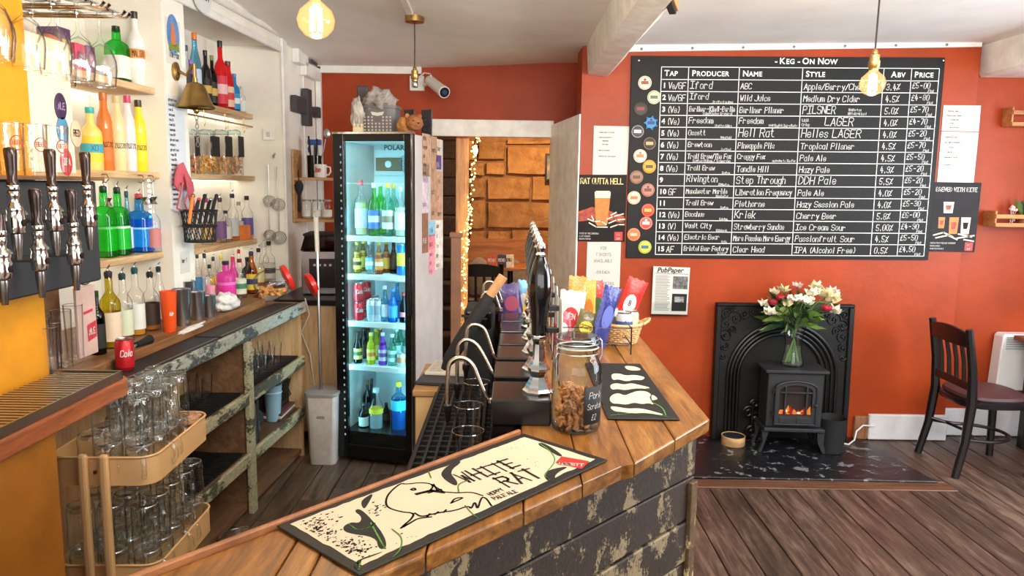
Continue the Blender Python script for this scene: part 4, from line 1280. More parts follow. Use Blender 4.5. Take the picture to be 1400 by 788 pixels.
for k, (a, b, ww, hh) in enumerate([(.36, .36, .22, .16), (.5, .62, .2, .24), (.75, .62, .2, .24), (.24, .58, .14, .16)]):
    pfill(t, L, [(a - ww / 2, b - hh / 2), (a + ww / 2, b - hh / 2), (a + ww / 2 * .85, b + hh / 2), (a - ww / 2 * .85, b + hh / 2)], [FOAM, AMBER, FOAM, AMBER][k], f - .0006 - .0001 * k, 'glass_print')
    pfill(t, L, [(a - ww * .3, b - hh * .2), (a + ww * .3, b - hh * .2), (a + ww * .2, b + hh * .2), (a - ww * .2, b + hh * .2)], [EMBER, EMBER, INK, EMBER][k], f - .0012, 'label_print')
mb = MB()
for pl in [[(.1, .76), (.3, .72), (.5, .78)], [(.15, .8), (.4, .76), (.6, .82)], [(.62, .74), (.9, .78)], [(.6, .8), (.95, .76)], [(.75, .82), (.95, .84)]]:
    ribbons(mb, [[L(*p) for p in pl]], .009, lambda u, v: (u, f - .0011, v))
mb.build('brush_print', FOAM, t, smooth=False)
pline(t, L, [('BEERS FROM THE RAT BREWERY', .04, .885, .010, w * .55, 'l'), ('HUDDERSFIELD', .04, .925, .008, w * .4, 'l'), ('DRINK RESPONSIBLY', .04, .965, .008, w * .45, 'l')], PAPER, f - .0012, w=.0016)
pfill(t, L, [(.78, .86), (.95, .86), (.95, .98), (.78, .98)], paint('poster_logo', (200, 50, 46), .5), f - .0009, 'logo_print')
pline(t, L, [('OSS', .865, .91, .010, None, 'c'), ('ETT', .865, .965, .010, None, 'c')], PAPER, f - .0014, w=.0022)
fp = thing('fireplace_surround', 'black cast iron arched fireplace surround leaning against the orange wall', 'fireplace', (1.857, 4.90, .0125), rot=(-.035, 0, 0))
FW, FH = .462, .925
ar, az = .372, .44
N = 28
def archpts(r, n=N, zz=az, foot=0.0):
    return [(r, foot)] + [(r * math.cos(PI * k / n), zz + r * math.sin(PI * k / n)) for k in range(n + 1)] + [(-r, foot)]
inner = archpts(ar)
mb = MB()
outer = []
for x, z in inner:
    if z <= az + 1e-6:
        outer.append((FW if x > 0 else -FW, z))
    else:
        a = math.atan2(z - az, x)
        c_, s_ = math.cos(a), math.sin(a)
        k = min((FW / abs(c_)) if abs(c_) > 1e-6 else 1e9, ((FH - az) / s_) if s_ > 1e-6 else 1e9)
        outer.append((c_ * k, az + s_ * k))
n = len(inner)
for y0, flip in ((-.03, False), (.0, True)):
    b = len(mb.v)
    mb.v += [Vector((x, y0, z)) for x, z in inner] + [Vector((x, y0, z)) for x, z in outer]
    for i in range(n - 1):
        q = (b + i, b + n + i, b + n + i + 1, b + i + 1)
        mb.f.append(q if flip else q[::-1])
        mb.mi.append(0)
mb.build('front_plate', IRON, fp, smooth=False)
cor = [(FW, FH), (-FW, FH)]
MB().prism_xz([(FW * .74, FH - .001), (FW, FH - .19), (FW, FH)], -.03, 0).prism_xz([(-FW, FH), (-FW, FH - .19), (-FW * .74, FH - .001)], -.03, 0).build('corner_plate', IRON, fp, smooth=False)['kind'] = 'stuff'
for nm, b4 in (('left_edge', (-FW - .006, -FW + .03, -.045, 0.004, 0, FH)), ('right_edge', (FW - .03, FW + .006, -.045, .004, 0, FH)), ('top_edge', (-FW - .006, FW + .006, -.045, .004, FH, FH + .022))):
    MB().box(*b4).build(nm, IRON, fp, smooth=False, bevel=.005)
for r, rad, y in ((.372, .012, -.034), (.345, .012, -.026), (.318, .010, -.014), (.29, .012, -.004)):
    MB().tube([(x, y, z) for x, z in archpts(r, foot=.0)], rad, 8).build('arch_moulding', IRON, fp)
for r0, r1, y0, y1 in ((.372, .335, -.03, -.012), (.335, .29, -.012, .002)):
    mb = MB()
    A, B = archpts(r0), archpts(r1)
    mb.v = [Vector((x, y0, z)) for x, z in A] + [Vector((x, y1, z)) for x, z in B]
    n2 = len(A)
    for i in range(n2 - 1):
        mb.f.append((i, i + 1, n2 + i + 1, n2 + i))
        mb.mi.append(0)
    mb.build('arch_step', IRON, fp)
MB().prism_xz(archpts(.295)[::-1], .004, .012).build('back_plate', paint('plate_black', (10, 9, 9), .9), fp, smooth=False)  # plain black plate closing the arch opening
def scroll(cx, cz, r, a0, turns, hand, y, n=16):
    return [(cx + r * (1 - .8 * i / n) * math.cos(a0 + hand * turns * 2 * PI * i / n), y, cz + r * (1 - .8 * i / n) * math.sin(a0 + hand * turns * 2 * PI * i / n)) for i in range(n + 1)]
mb = MB()
for s in (1, -1):
    for cx, cz, r, a0, hd in [(.33, .84, .055, 0, 1), (.395, .80, .04, 2, -1), (.28, .87, .035, 3, 1), (.40, .72, .045, 1, 1), (.36, .765, .03, 4, -1), (.405, .645, .03, 2, 1), (.22, .885, .025, 1, -1), (.40, .875, .03, 5, 1), (.345, .895, .022, 2, -1), (.41, .58, .022, 0, -1), (.165, .895, .018, 2, 1)]:
        mb.tube([(s * x, y, z) for x, y, z in scroll(cx, cz, r, a0, 1.3, hd, -.033)], .0065, 5)
        mb.ball((s * cx, -.034, cz), .009, 6, 4)
fr = mb.build('floral_relief', IRON, fp)
fr['kind'] = 'stuff'
gt = at_z(1018, 585, .0125)
og = thing('iron_ornament', 'dark scrolled iron ornament standing left of the stove', 'ornament', (gt.x - .04, 4.85, .0125))
mb = MB()
for cx, cz, r, a0, hd in [(0, .06, .05, 0, 1), (.03, .15, .045, 2, -1), (-.03, .2, .04, 1, 1), (.01, .26, .03, 3, -1), (.04, .09, .03, 5, 1)]:
    mb.tube(scroll(cx, cz, r, a0, 1.4, hd, 0), .009, 6)
mb.cyl((0, 0, 0), (0, 0, .28), .008)
mb.build('scrolls', IRON, og)
MB().box(-.05, .05, -.03, .03, 0, .012).build('foot', IRON, og, bevel=.003)
sv = thing('stove', 'small black electric stove with glowing flames on the slate hearth', 'stove', (1.852, 4.62, .0125), -.05)
STV = paint('stove_black', (34, 35, 38), 0.55, bump=.08, scale=60)
hw = .178
MB().prism([(-hw, 0), (hw, 0), (hw, .17), (hw - .05, .22), (-hw + .05, .22), (-hw - .0, .17)], .175, .535).build('firebox', STV, sv, smooth=False, bevel=.004)
MB().prism([(-hw - .025, -.028), (hw + .025, -.028), (hw + .028, .19), (hw - .03, .25), (-hw + .03, .25), (-hw - .028, .19)], .537, .558).build('top_plate', STV, sv, smooth=False, bevel=.005)
MB().prism([(-hw - .018, -.035), (hw + .018, -.035), (hw + .018, .2), (-hw - .018, .2)], .148, .172).build('ledge', STV, sv, smooth=False, bevel=.005)
for sx in (-1, 1):
    for y in (0.0, .17):
        MB().prism_xz([(sx * hw - .025, .15), (sx * hw + .025, .15), (sx * (hw + .012) + .012, .06), (sx * (hw + .03) + .012, 0), (sx * (hw + .03) - .012, 0), (sx * hw - .016, .07)], y - .012, y + .014).build('leg', STV, sv, smooth=False, bevel=.003)
fn = [(-.135, .195), (.135, .195), (.135, .44)] + [(.135 * math.cos(PI * k / 12), .44 + .05 * math.sin(PI * k / 12)) for k in range(1, 12)] + [(-.135, .44)]
gn = [(-.105, .26), (.105, .26), (.105, .42)] + [(.105 * math.cos(PI * k / 12), .42 + .04 * math.sin(PI * k / 12)) for k in range(1, 12)] + [(-.105, .42)]
door = MB()
b = len(fn)
door.v = [Vector((x, -.022, z)) for x, z in fn] + [Vector((x, -.022, z)) for x, z in gn] + [Vector((x, -.001, z)) for x, z in fn] + [Vector((x, -.004, z)) for x, z in gn]
for i in range(b):
    j = (i + 1) % b
    door.f += [(i, j, b + j, b + i), (i, 2 * b + i, 2 * b + j, j), (b + i, b + j, 3 * b + j, 3 * b + i)]
    door.mi += [0, 0, 0]
dr = door.build('door', STV, sv, smooth=False)
MB().tube([(x * .97, -.024, .315 + (z - .315) * .97) for x, z in fn], .006, 6, closed=True).build('door_rim', STV, dr)
for x in (-.068, .068):
    MB().box(x - .006, x + .006, -.026, -.012, .262, .452).build('glazing_bar', STV, dr, smooth=False, bevel=.002)
MB().box(-.104, .104, -.026, -.012, .405, .416).build('glazing_bar', STV, dr, smooth=False, bevel=.002)
for sx in (-1, 1):
    MB().box(sx * .055 - .045, sx * .055 + .045, -.026, -.021, .205, .245).build('vent_panel', STV, dr, smooth=False, bevel=.003)
MB().ball((.125, -.035, .33), .011, 8, 6).cyl((.125, -.02, .33), (.125, -.034, .33), .005).build('handle', STV, dr)
for z in (.25, .40):
    MB().cyl((-.14, -.012, z), (-.14, -.012, z + .035), .008, n=8).build('hinge', STV, dr)
MB().box(-.104, .104, -.006, -.003, .261, .455).build('screen', paint('stove_screen', (44, 36, 34), .25), sv, smooth=False)
FL1, FL2, FL3 = glow('flame_red', (214, 60, 40), .5), glow('flame_orange', (246, 140, 60), .8), glow('flame_pale', (255, 220, 170), 1.1)
for k in range(9):
    x = -.09 + .0225 * k
    hh = R.uniform(.03, .065)
    MB().prism_xz([(x - .016, .262), (x + .016, .262), (x + .012, .262 + hh * .5), (x + R.uniform(-.01, .01), .262 + hh), (x - .013, .262 + hh * .45)], -.0068, -.0064).build('flame', FL1 if k % 2 else FL2, sv, smooth=False)
for k in range(7):
    x = -.085 + .028 * k
    MB().at((x, -.0075, .278 + R.uniform(-.006, .008))).ball((0, 0, 0), .013, 8, 5, sy=.15, sz=.6).build('ember', [FL2, FL3, FL1][k % 3], sv)
vs = thing('flower_vase', 'flared clear glass vase with stems in water on the stove', 'vase', (1.862, 4.735, .571))
MB().lathe([(.066, 0), (.072, .004), (.070, .03), (.056, .09), (.052, .14), (.060, .21), (.082, .295), (.080, .295), (.058, .21), (.050, .14), (.053, .09), (.067, .03), (.066, .014), (.0005, .012)], 28).build('glass', thin_glass('vase_glass', (252, 255, 253), (150, 168, 160), .6), vs)
MB().lathe([(.0005, .0145), (.064, .0145), (.066, .03), (.0525, .09), (.0495, .13), (.0005, .131)], 24).build('water', tinted('vase_water', (226, 232, 222), .06), vs)
GREENS = [paint('leaf_green_%d' % k, c, .5, var=.2, scale=30) for k, c in enumerate([(52, 84, 34), (80, 110, 44), (40, 66, 36), (116, 138, 66)])]
PET = [paint('petal_white', (238, 234, 214), .6, var=.05), paint('petal_red', (150, 20, 44), .55, var=.2), paint('petal_cream', (230, 224, 180), .6), paint('petal_pink', (226, 196, 190), .6)]
bq = thing('bouquet', 'bouquet of white lilies and red roses with greenery in the vase', 'flowers', (1.862, 4.735, .590))
bq.scale = (1.1, 1.0, 1.08)
def leaf(mb, p, d, L_, w_):
    d = d.normalized()
    side = d.cross(Vector((R.uniform(-1, 1), R.uniform(-1, 1), R.uniform(-1, 1)))).normalized()
    nn = d.cross(side)
    ps = []
    for i, (u, ww) in enumerate([(0, .1), (.3, .9), (.6, .8), (1, .03)]):
        c = p + d * L_ * u + nn * (L_ * .18 * u * u)
        ps += [c - side * w_ * ww, c + nn * w_ * .25 * ww, c + side * w_ * ww]
    fs = []
    for i in range(3):
        a = 3 * i
        fs += [(a, a + 1, a + 4, a + 3), (a + 1, a + 2, a + 5, a + 4)]
    mb.add([tuple(v) for v in ps], fs)
FLW = [(-.17, -.04, .40, 1, .034), (-.185, -.05, .335, 0, .040), (-.215, 0, .385, 0, .032), (-.03, -.08, .44, 0, .05), (.02, -.08, .43, 0, .045), (.055, -.04, .40, 2, .035), (.165, -.06, .45, 2, .045), (.22, -.04, .42, 2, .05), (.165, -.09, .375, 1, .036),
       (.225, -.07, .355, 0, .042), (.12, 0, .49, 2, .04), (-.09, 0, .47, 2, .035), (.24, .02, .46, 3, .035), (-.13, .05, .45, 0, .03), (.10, .04, .45, 1, .03), (.02, .05, .49, 3, .03), (-.05, .03, .42, 1, .03), (-.13, -.06, .43, 1, .03), (.07, -.07, .46, 0, .04), (-.08, -.05, .395, 2, .035)]
for k, (x, y, z, c, r) in enumerate(FLW):
    x *= .9
    hd = Vector((x, y, z - .03))
    low = Vector((-x * .22, -y * .2 + .01 * (k % 3 - 1), .005))
    mid = Vector((x * .12, y * .15, .24))
    MB().tube([low, (low + mid) / 2, mid, mid * .4 + hd * .6 + Vector((0, 0, .02)), hd], [.0035, .0035, .0035, .003, .003], 6).build('stem', GREENS[1 + k % 2], bq)
    mb = MB()
    if c == 1:
        for ring, (nn, rr, up) in enumerate([(1, .0, .9), (4, .35, .7), (5, .65, .45), (6, .9, .2)]):
            for i in range(nn):
                a = 2 * PI * i / nn + ring
                mb.at((hd.x + r * rr * math.cos(a) * .6, hd.y + r * rr * math.sin(a) * .6, hd.z + .01), 0, .5 * rr, a).ball((0, 0, 0), r * .5, 8, 6, sx=.6 if nn > 1 else .8, sz=1.1)
    elif k in (3, 4):
        for i in range(26):
            a, q = R.uniform(0, 2 * PI), r * math.sqrt(R.random())
            mb.at((hd.x + q * math.cos(a) * 1.3, hd.y + q * math.sin(a) * .7, hd.z + R.uniform(-.01, .02))).ball((0, 0, 0), .010, 6, 4)
    else:
        for ring, nn in enumerate((6, 5)):
            for i in range(nn):
                a = 2 * PI * i / nn + ring * .5
                el = .55 if ring == 0 else 1.0
                d = Vector((math.cos(a) * math.cos(el), math.sin(a) * math.cos(el) - .45, math.sin(el)))
                leaf(mb, hd, d, r * 1.45, r * .5)
        mb.M = Matrix.Identity(4)
        mb.ball(tuple(hd + Vector((0, -.008, .012))), r * .28, 6, 4)
    mb.build('flower_head', PET[c], bq, angle=80)
for g in range(4):
    for q in range(20):
        a, rr = R.uniform(0, 2 * PI), R.uniform(.03, .17)
        base = Vector((rr * .5 * math.cos(a), min(rr * .35 * math.sin(a), .03), R.uniform(.22, .38)))
        d = Vector((math.cos(a) * 1.2, min(math.sin(a) * .8 - .25, .25), R.uniform(-.55, .8)))
        mb = MB()
        leaf(mb, base, d, R.uniform(.10, .18), R.uniform(.016, .030))
        mb.build('leaf', GREENS[g], bq, angle=80)
tn = at_z(1005, 611, .0125)
tin = thing('wooden_tin', 'round pale wooden tub with dark top on the hearth', 'tub', (tn.x, tn.y + .05, .013))
MB().lathe([(.076, 0), (.079, .004), (.079, .062), (.074, .062), (.073, .055), (.0005, .055)], 28).build('tub', wood('tub_wood', (150, 110, 70), (214, 176, 124), axis=0, stretch=4), tin)
MB().lathe([(.071, .0555), (.071, .060), (.0005, .061)], 24).build('dark_filling', paint('navy_wax', (36, 36, 48), .5), tin)
bp2 = at_z(1141, 622, .0125)
bn = thing('waste_bin', 'plain black tapered bin right of the stove', 'bin', (bp2.x, bp2.y + .07, .013))
MB().lathe([(.074, 0), (.078, .004), (.092, .225), (.094, .232), (.089, .232), (.074, .01), (.0005, .008)], 28).build('bucket', MATTB, bn)
cbp = [at_y(1196, 583, 4.90), at_y(1180, 582, 4.90), at_y(1171, 590, 4.89), at_y(1168, 602, 4.86), at_z(1160, 608, .016)]
o = MB().tube([cbp[0]] + [(cbp[0] * .0 + p) for p in cbp[1:]] + [at_z(1150, 606, .017)], .006, 8).build('power_cable', GLOSSW)
tag(o, 'white power cable curling from the skirting onto the hearth', 'cable')
CHW = paint('chair_black', (22, 20, 21), 0.32, coat=.2)
LEATH = paint('seat_leather', (70, 44, 46), 0.45, var=.12, scale=8, bump=.08)
def chair(label, loc, rz, group=None):
    """faces +x: back posts at x=0, seat to x=.44"""
    t = thing('dining_chair', label, 'chair', loc, rz, group)
    for sy in (-1, 1):
        MB().tube([(-.035, sy * .215, 0), (.01, sy * .205, .22), (.03, sy * .20, .46), (.015, sy * .20, .66), (-.03, sy * .20, .915)], [.023, .026, .029, .026, .022], 8).build('back_post', CHW, t)
        MB().tube([(.42, sy * .19, 0), (.405, sy * .185, .43)], [.022, .026], 8).build('front_leg', CHW, t)
    mb = MB()
    n = 12
    for i in range(n + 1):
        y = -.205 + .41 * i / n
        hump = .028 * (1 - (2 * i / n - 1) ** 2)
        xo = -.012 * (1 - (2 * i / n - 1) ** 2)
        mb.v += [Vector((x + xo, y, z)) for x, z in ((-.028, .80), (-.008, .80), (-.02, .885 + hump), (-.042, .885 + hump))]
    for i in range(n):
        for k in range(4):
            a, b = 4 * i + k, 4 * i + (k + 1) % 4
            mb.f.append((a, a + 4, b + 4, b))
            mb.mi.append(0)
    mb.f += [(0, 1, 2, 3), (4 * n + 3, 4 * n + 2, 4 * n + 1, 4 * n)]
    mb.mi += [0, 0]
    mb.build('crest_rail', CHW, t, bevel=.004)
    MB().box(.008, .028, -.20, .20, .535, .585).build('lower_rail', CHW, t, smooth=False, bevel=.004)
    for k in range(4):
        y = -.12 + .08 * k
        MB().tube([(.018, y, .58), (.006, y, .70), (-.018, y, .81)], .0125, 6).build('slat', CHW, t)
    prof = [(.97, .425), (1.0, .44), (1.0, .462), (.97, .466)]
    MB().rbox_lathe(prof, c=(.215, 0, 0), sx=.215, sy=.215, p=3.2).build('seat_frame', CHW, t)
    MB().rbox_lathe([(.96, .467), (.99, .478), (.97, .495), (.8, .506), (.4, .510), (.01, .511)], c=(.22, 0, 0), sx=.21, sy=.21, p=3.0).build('seat', LEATH, t)
    hoop = [(.0, -.20, .235)] + [(.17 + .22 * math.cos(a) * .95, .18 * math.sin(a), .215) for a in [(-PI / 2 + PI * k / 12) for k in range(13)]] + [(.0, .20, .235)]
    MB().tube(hoop, .011, 8).build('stretcher', CHW, t)
    MB().tube([(.015, -.19, .25), (.09, -.14, .235), (.125, 0, .23), (.09, .14, .235), (.015, .19, .25)], .010, 8).build('stretcher', CHW, t)
    return t
ch = chair('dark wooden slat-back chair with maroon padded seat beside the hearth', (2.755, 4.475, .002), -.02)
tb = thing('dining_table', 'corner of a dark wooden table at the right edge behind the chair', 'table', (3.86, 4.35, 0))
MB().box(-.43, .43, -.40, .56, .735, .765).build('tabletop', wood('table_wood', (80, 46, 30), (124, 78, 52), axis=1, stretch=9), tb, smooth=False, bevel=.004)
for sx in (-.35, .35):
    for y in (-.3, .46):
        MB().box(sx - .03, sx + .03, y - .03, y + .03, 0, .734).build('leg', CHW, tb, smooth=False, bevel=.004)
ht = thing('panel_heater', 'white electric panel heater with louvred top on the alcove wall', 'heater', (3.74, 5.005, 0))
HTW = paint('heater_white', (232, 234, 236), .35)
MB().prism_xz([(-.36, .36), (.36, .36), (.36, .76), (-.33, .76), (-.345, .74)], -.045, .055).build('casing', HTW, ht, smooth=False, bevel=.008, seg=2)
for k in range(6):
    MB().box(-.32, .34, -.052, -.046, .655 + .016 * k, .662 + .016 * k).build('louvre', paint('louvre_grey', (170, 174, 178), .5), ht, smooth=False)
CRATE = wood('crate_pine', (140, 84, 44), (196, 134, 78), (212, 158, 104), axis=0, stretch=9, rough=.6)
def crate(label, x0, z0, L_, h_, dpt):
    t = thing('wall_crate', label, 'shelf', (x0, 5.069, z0), group='wooden crates on the alcove wall')
    MB().box(0, .012, -dpt, 0, 0, h_).build('end_board', CRATE, t, smooth=False, bevel=.002)
    MB().box(L_ - .012, L_, -dpt, 0, 0, h_).build('end_board', CRATE, t, smooth=False, bevel=.002)
    MB().box(.013, L_ - .013, -dpt, 0, 0, .01).build('base_board', CRATE, t, smooth=False, bevel=.002)
    MB().box(.0, L_, -dpt - .011, -dpt - .001, .0, .026).build('front_slat', CRATE, t, smooth=False, bevel=.002)
    if h_ > .08:
        MB().box(.0, L_, -dpt - .011, -dpt - .001, h_ - .05, h_ - .022).build('front_slat', CRATE, t, smooth=False, bevel=.002)
    return t
a = at_y(1378, 173, 5.0)
crate('upper small wooden crate shelf on the alcove wall', a.x, a.z, .42, .125, .10)
a = at_y(1358, 310, 4.95)
crate('lower wooden crate shelf holding a tiny vase', a.x, a.z, .5, .105, .13)
sv2 = at_y(1384, 304, 5.0)
pv = thing('bud_vase', 'tiny clear vase with dried white flowers in the lower crate', 'vase', (sv2.x, 5.0, a.z + .011))
MB().lathe([(.022, 0), (.026, .01), (.024, .05), (.016, .075), (.019, .09)], 14, caps=False).build('glass', CLEAR, pv)
mb = MB()
for k in range(7):
    x, y = R.uniform(-.02, .02), R.uniform(-.015, .015)
    mb.M = Matrix.Identity(4)
    mb.cyl((0, 0, .01), (x, y, .10), .0012, n=4)
    mb.ball((x, y, R.uniform(.10, .125)), .011, 6, 4)
mb.build('dried_flowers', PET[3], pv)
sp2 = at_y(1398, 262, 4.98)
sk = thing('spiky_plant', 'spiky green plant in a small pot at the right edge above the crate', 'plant', (a.x + .235, 5.0, a.z + .011))
MB().lathe([(.028, 0), (.036, .05), (.033, .05), (.02, .045), (.0005, .045)], 16).build('pot', paint('terracotta', (150, 84, 56), .7), sk)
for k in range(13):
    an = 2 * PI * k / 13
    mb = MB()
    leaf(mb, Vector((0, 0, .05)), Vector((math.cos(an), math.sin(an) * .6, R.uniform(.5, 2))), R.uniform(.12, .2), .012)
    mb.build('leaf', GREENS[k % 3], sk, angle=80)
CORD = paint('braided_cord', (40, 34, 28), .8)
BULBG = thin_glass('amber_glass', (255, 234, 196), (226, 160, 80), .25)
_nt = BULBG.node_tree
_e, _a = _nt.nodes.new('ShaderNodeEmission'), _nt.nodes.new('ShaderNodeAddShader')
_e.inputs[0].default_value, _e.inputs[1].default_value = (1.0, .62, .26, 1), .5
_l = _nt.nodes['Material Output'].inputs[0].links[0].from_socket
_nt.links.new(_l, _a.inputs[0])
_nt.links.new(_e.outputs[0], _a.inputs[1])
_nt.links.new(_a.outputs[0], _nt.nodes['Material Output'].inputs[0])
FILH = glow('filament_hot', (255, 232, 190), 90)
def pendant(label, px, py, y, lit, r, zc=None, rose=True, power=14, cam_py=None):
    """px, py: centre of the bulb in the photograph, hanging at depth y"""
    c = at_y(px, py, y)
    top = ceil_z(c.x, c.y)
    t = thing('pendant_lamp', label, 'lamp', (c.x, c.y, top - .002))
    zb = c.z - top
    if rose:
        MB().lathe([(.0005, -.002), (.012, -.002), (.012, -.035), (.055, -.034), (.056, -.006), (.056, 0)][::-1], 24).build('ceiling_rose', BRASS, t)
    hold = zb + r * 1.05
    MB().tube([(0, 0, -.03), (.001, 0, (hold + .08) * .5), (0, 0, hold + .07)], .0035, 6).build('cord', CORD, t)
    MB().lathe([(.006, .08), (.011, .07), (.011, .06), (.019, .055), (.019, .035), (.022, .033), (.022, .01), (.018, .005), (.018, -.005)], 16, c=(0, 0, hold)).build('lamp_holder', BRASS, t)
    if lit:
        b = MB().lathe([(.014, r * 1.08), (.016, r * .95), (r * .55, r * .72), (r * .85, r * .45), (r, 0), (r * .9, -r * .45), (r * .6, -r * .8), (r * .25, -r * .97), (.0005, -r)][::-1], 24, c=(0, 0, zb)).build('bulb', BULBG, t)
        for k in range(6):
            a1, a2 = 2 * PI * k / 6, 2 * PI * (k + .5) / 6
            q = r * .28
            MB().tube([(q * math.cos(a1), q * math.sin(a1), zb + r * .62), (q * 1.1 * math.cos(a2), q * 1.1 * math.sin(a2), zb - r * .62)], .0022, 5).build('filament', FILH, b)
        d = bpy.data.lights.new('lamp_light', 'POINT')
        d.energy, d.color, d.shadow_soft_size = power, (1.0, .70, .38), r * .8
        lo = bpy.data.objects.new('lamp_light', d)
        COL.objects.link(lo)
        lo.parent = t
        lo.location = (0, 0, zb - r * 1.35)
    else:
        MB().lathe([(.017, 0), (.019, -.004), (.019, -.03), (.016, -.034), (.012, -.03)], 16, c=(0, 0, hold - .006)).build('empty_socket', STEEL, t)
    return t
pendant('lit round amber filament bulb hanging in front of the chalkboard', 1193, 113, 3.0, True, .050, power=9)
pendant('lit amber globe bulb at the top left near the bell', 432, 26, 2.35, True, .058, power=12)
pendant('brass ceiling rose with an empty lamp holder before the camera', 567, 112, 4.38, False, .01)
o = MB().box(-.02, .02, -1.1, 0, -.014, 0).build('ceiling_conduit', GLOSSW, smooth=False, bevel=.003)
c = at_y(563, 36, 4.38)
o.location, o.rotation_euler = (c.x, 4.30, ceil_z(c.x, 4.2) - .003), (-.012, 0, .03)
tag(o, 'white cable conduit on the ceiling leading to the brass rose', 'conduit')
hs = at_y(918, 20, 3.2)
sg = thing('hanging_sign', 'dark edge of a wooden framed sign hanging from the ceiling', 'sign', (hs.x, 3.2, hs.z), rot=(0, 0, -.3))
MB().box(-.01, .02, -.5, .0, 0, .3).build('frame', MATTB, sg, smooth=False, bevel=.003)
MB().box(.021, .028, -.49, -.01, .01, .28).build('face', wood('sign_wood', (130, 84, 44), (190, 136, 80), axis=1), sg, smooth=False)
GLASSES = {
 'clear': CLEAR,
 'green': thin_glass('green_glass', (112, 236, 136), (30, 130, 60), .5), 'dark_green': thin_glass('dark_green_glass', (40, 80, 44), (8, 26, 12), .45),
 'blue': thin_glass('blue_glass', (110, 206, 250), (30, 120, 210), .5), 'pale_blue': thin_glass('pale_blue_glass', (170, 220, 240), (70, 140, 170), .45),
 'brown': thin_glass('brown_glass', (86, 46, 18), (26, 12, 6), .45), 'amber': thin_glass('amber_bottle_glass', (226, 160, 60), (120, 66, 14), .45),
 'olive': thin_glass('olive_glass', (226, 214, 90), (130, 116, 30), .5), 'pink': tinted('pink_glass', (236, 96, 196), .4), 'red': tinted('red_glass', (216, 50, 56), .45),
 'violet': tinted('violet_glass', (150, 70, 200), .6), 'black': paint('black_glass', (20, 18, 20), .12, coat=.5),
 'lime': tinted('lime_glass', (196, 206, 40), .45), 'aqua': thin_glass('aqua_glass', (200, 240, 226), (80, 140, 120), .45),
}
PROF = {
 'wine': [(.92, 0), (1, .012), (1, .60), (.92, .66), (.62, .72), (.40, .77), (.36, .80), (.36, .985), (.30, 1)],
 'spirit': [(.93, 0), (1, .015), (1, .58), (.95, .64), (.70, .70), (.44, .75), (.38, .79), (.37, .985), (.32, 1)],
 'squat': [(.94, 0), (1, .02), (1, .62), (.93, .70), (.60, .76), (.36, .79), (.34, .985), (.30, 1)],
 'slim': [(.92, 0), (1, .012), (1, .55), (.9, .62), (.6, .74), (.44, .82), (.40, .985), (.34, 1)],
 'beer': [(.92, 0), (1, .012), (1, .52), (.92, .60), (.60, .72), (.44, .82), (.42, .985), (.36, 1)],
 'cream': [(.92, 0), (1, .012), (1.0, .60), (.93, .70), (.66, .78), (.50, .84), (.48, .985), (.42, 1)],
 'gin': [(.90, 0), (1.04, .02), (1.0, .60), (.96, .68), (.72, .74), (.36, .765), (.34, .985), (.3, 1)],
 'flask': [(.8, 0), (.9, .01), (1.05, .35), (.9, .55), (.5, .72), (.36, .80), (.34, .985), (.3, 1)],
 'jar': [(.95, 0), (1, .02), (1, .80), (.9, .88), (.86, .9), (.86, 1)],
}
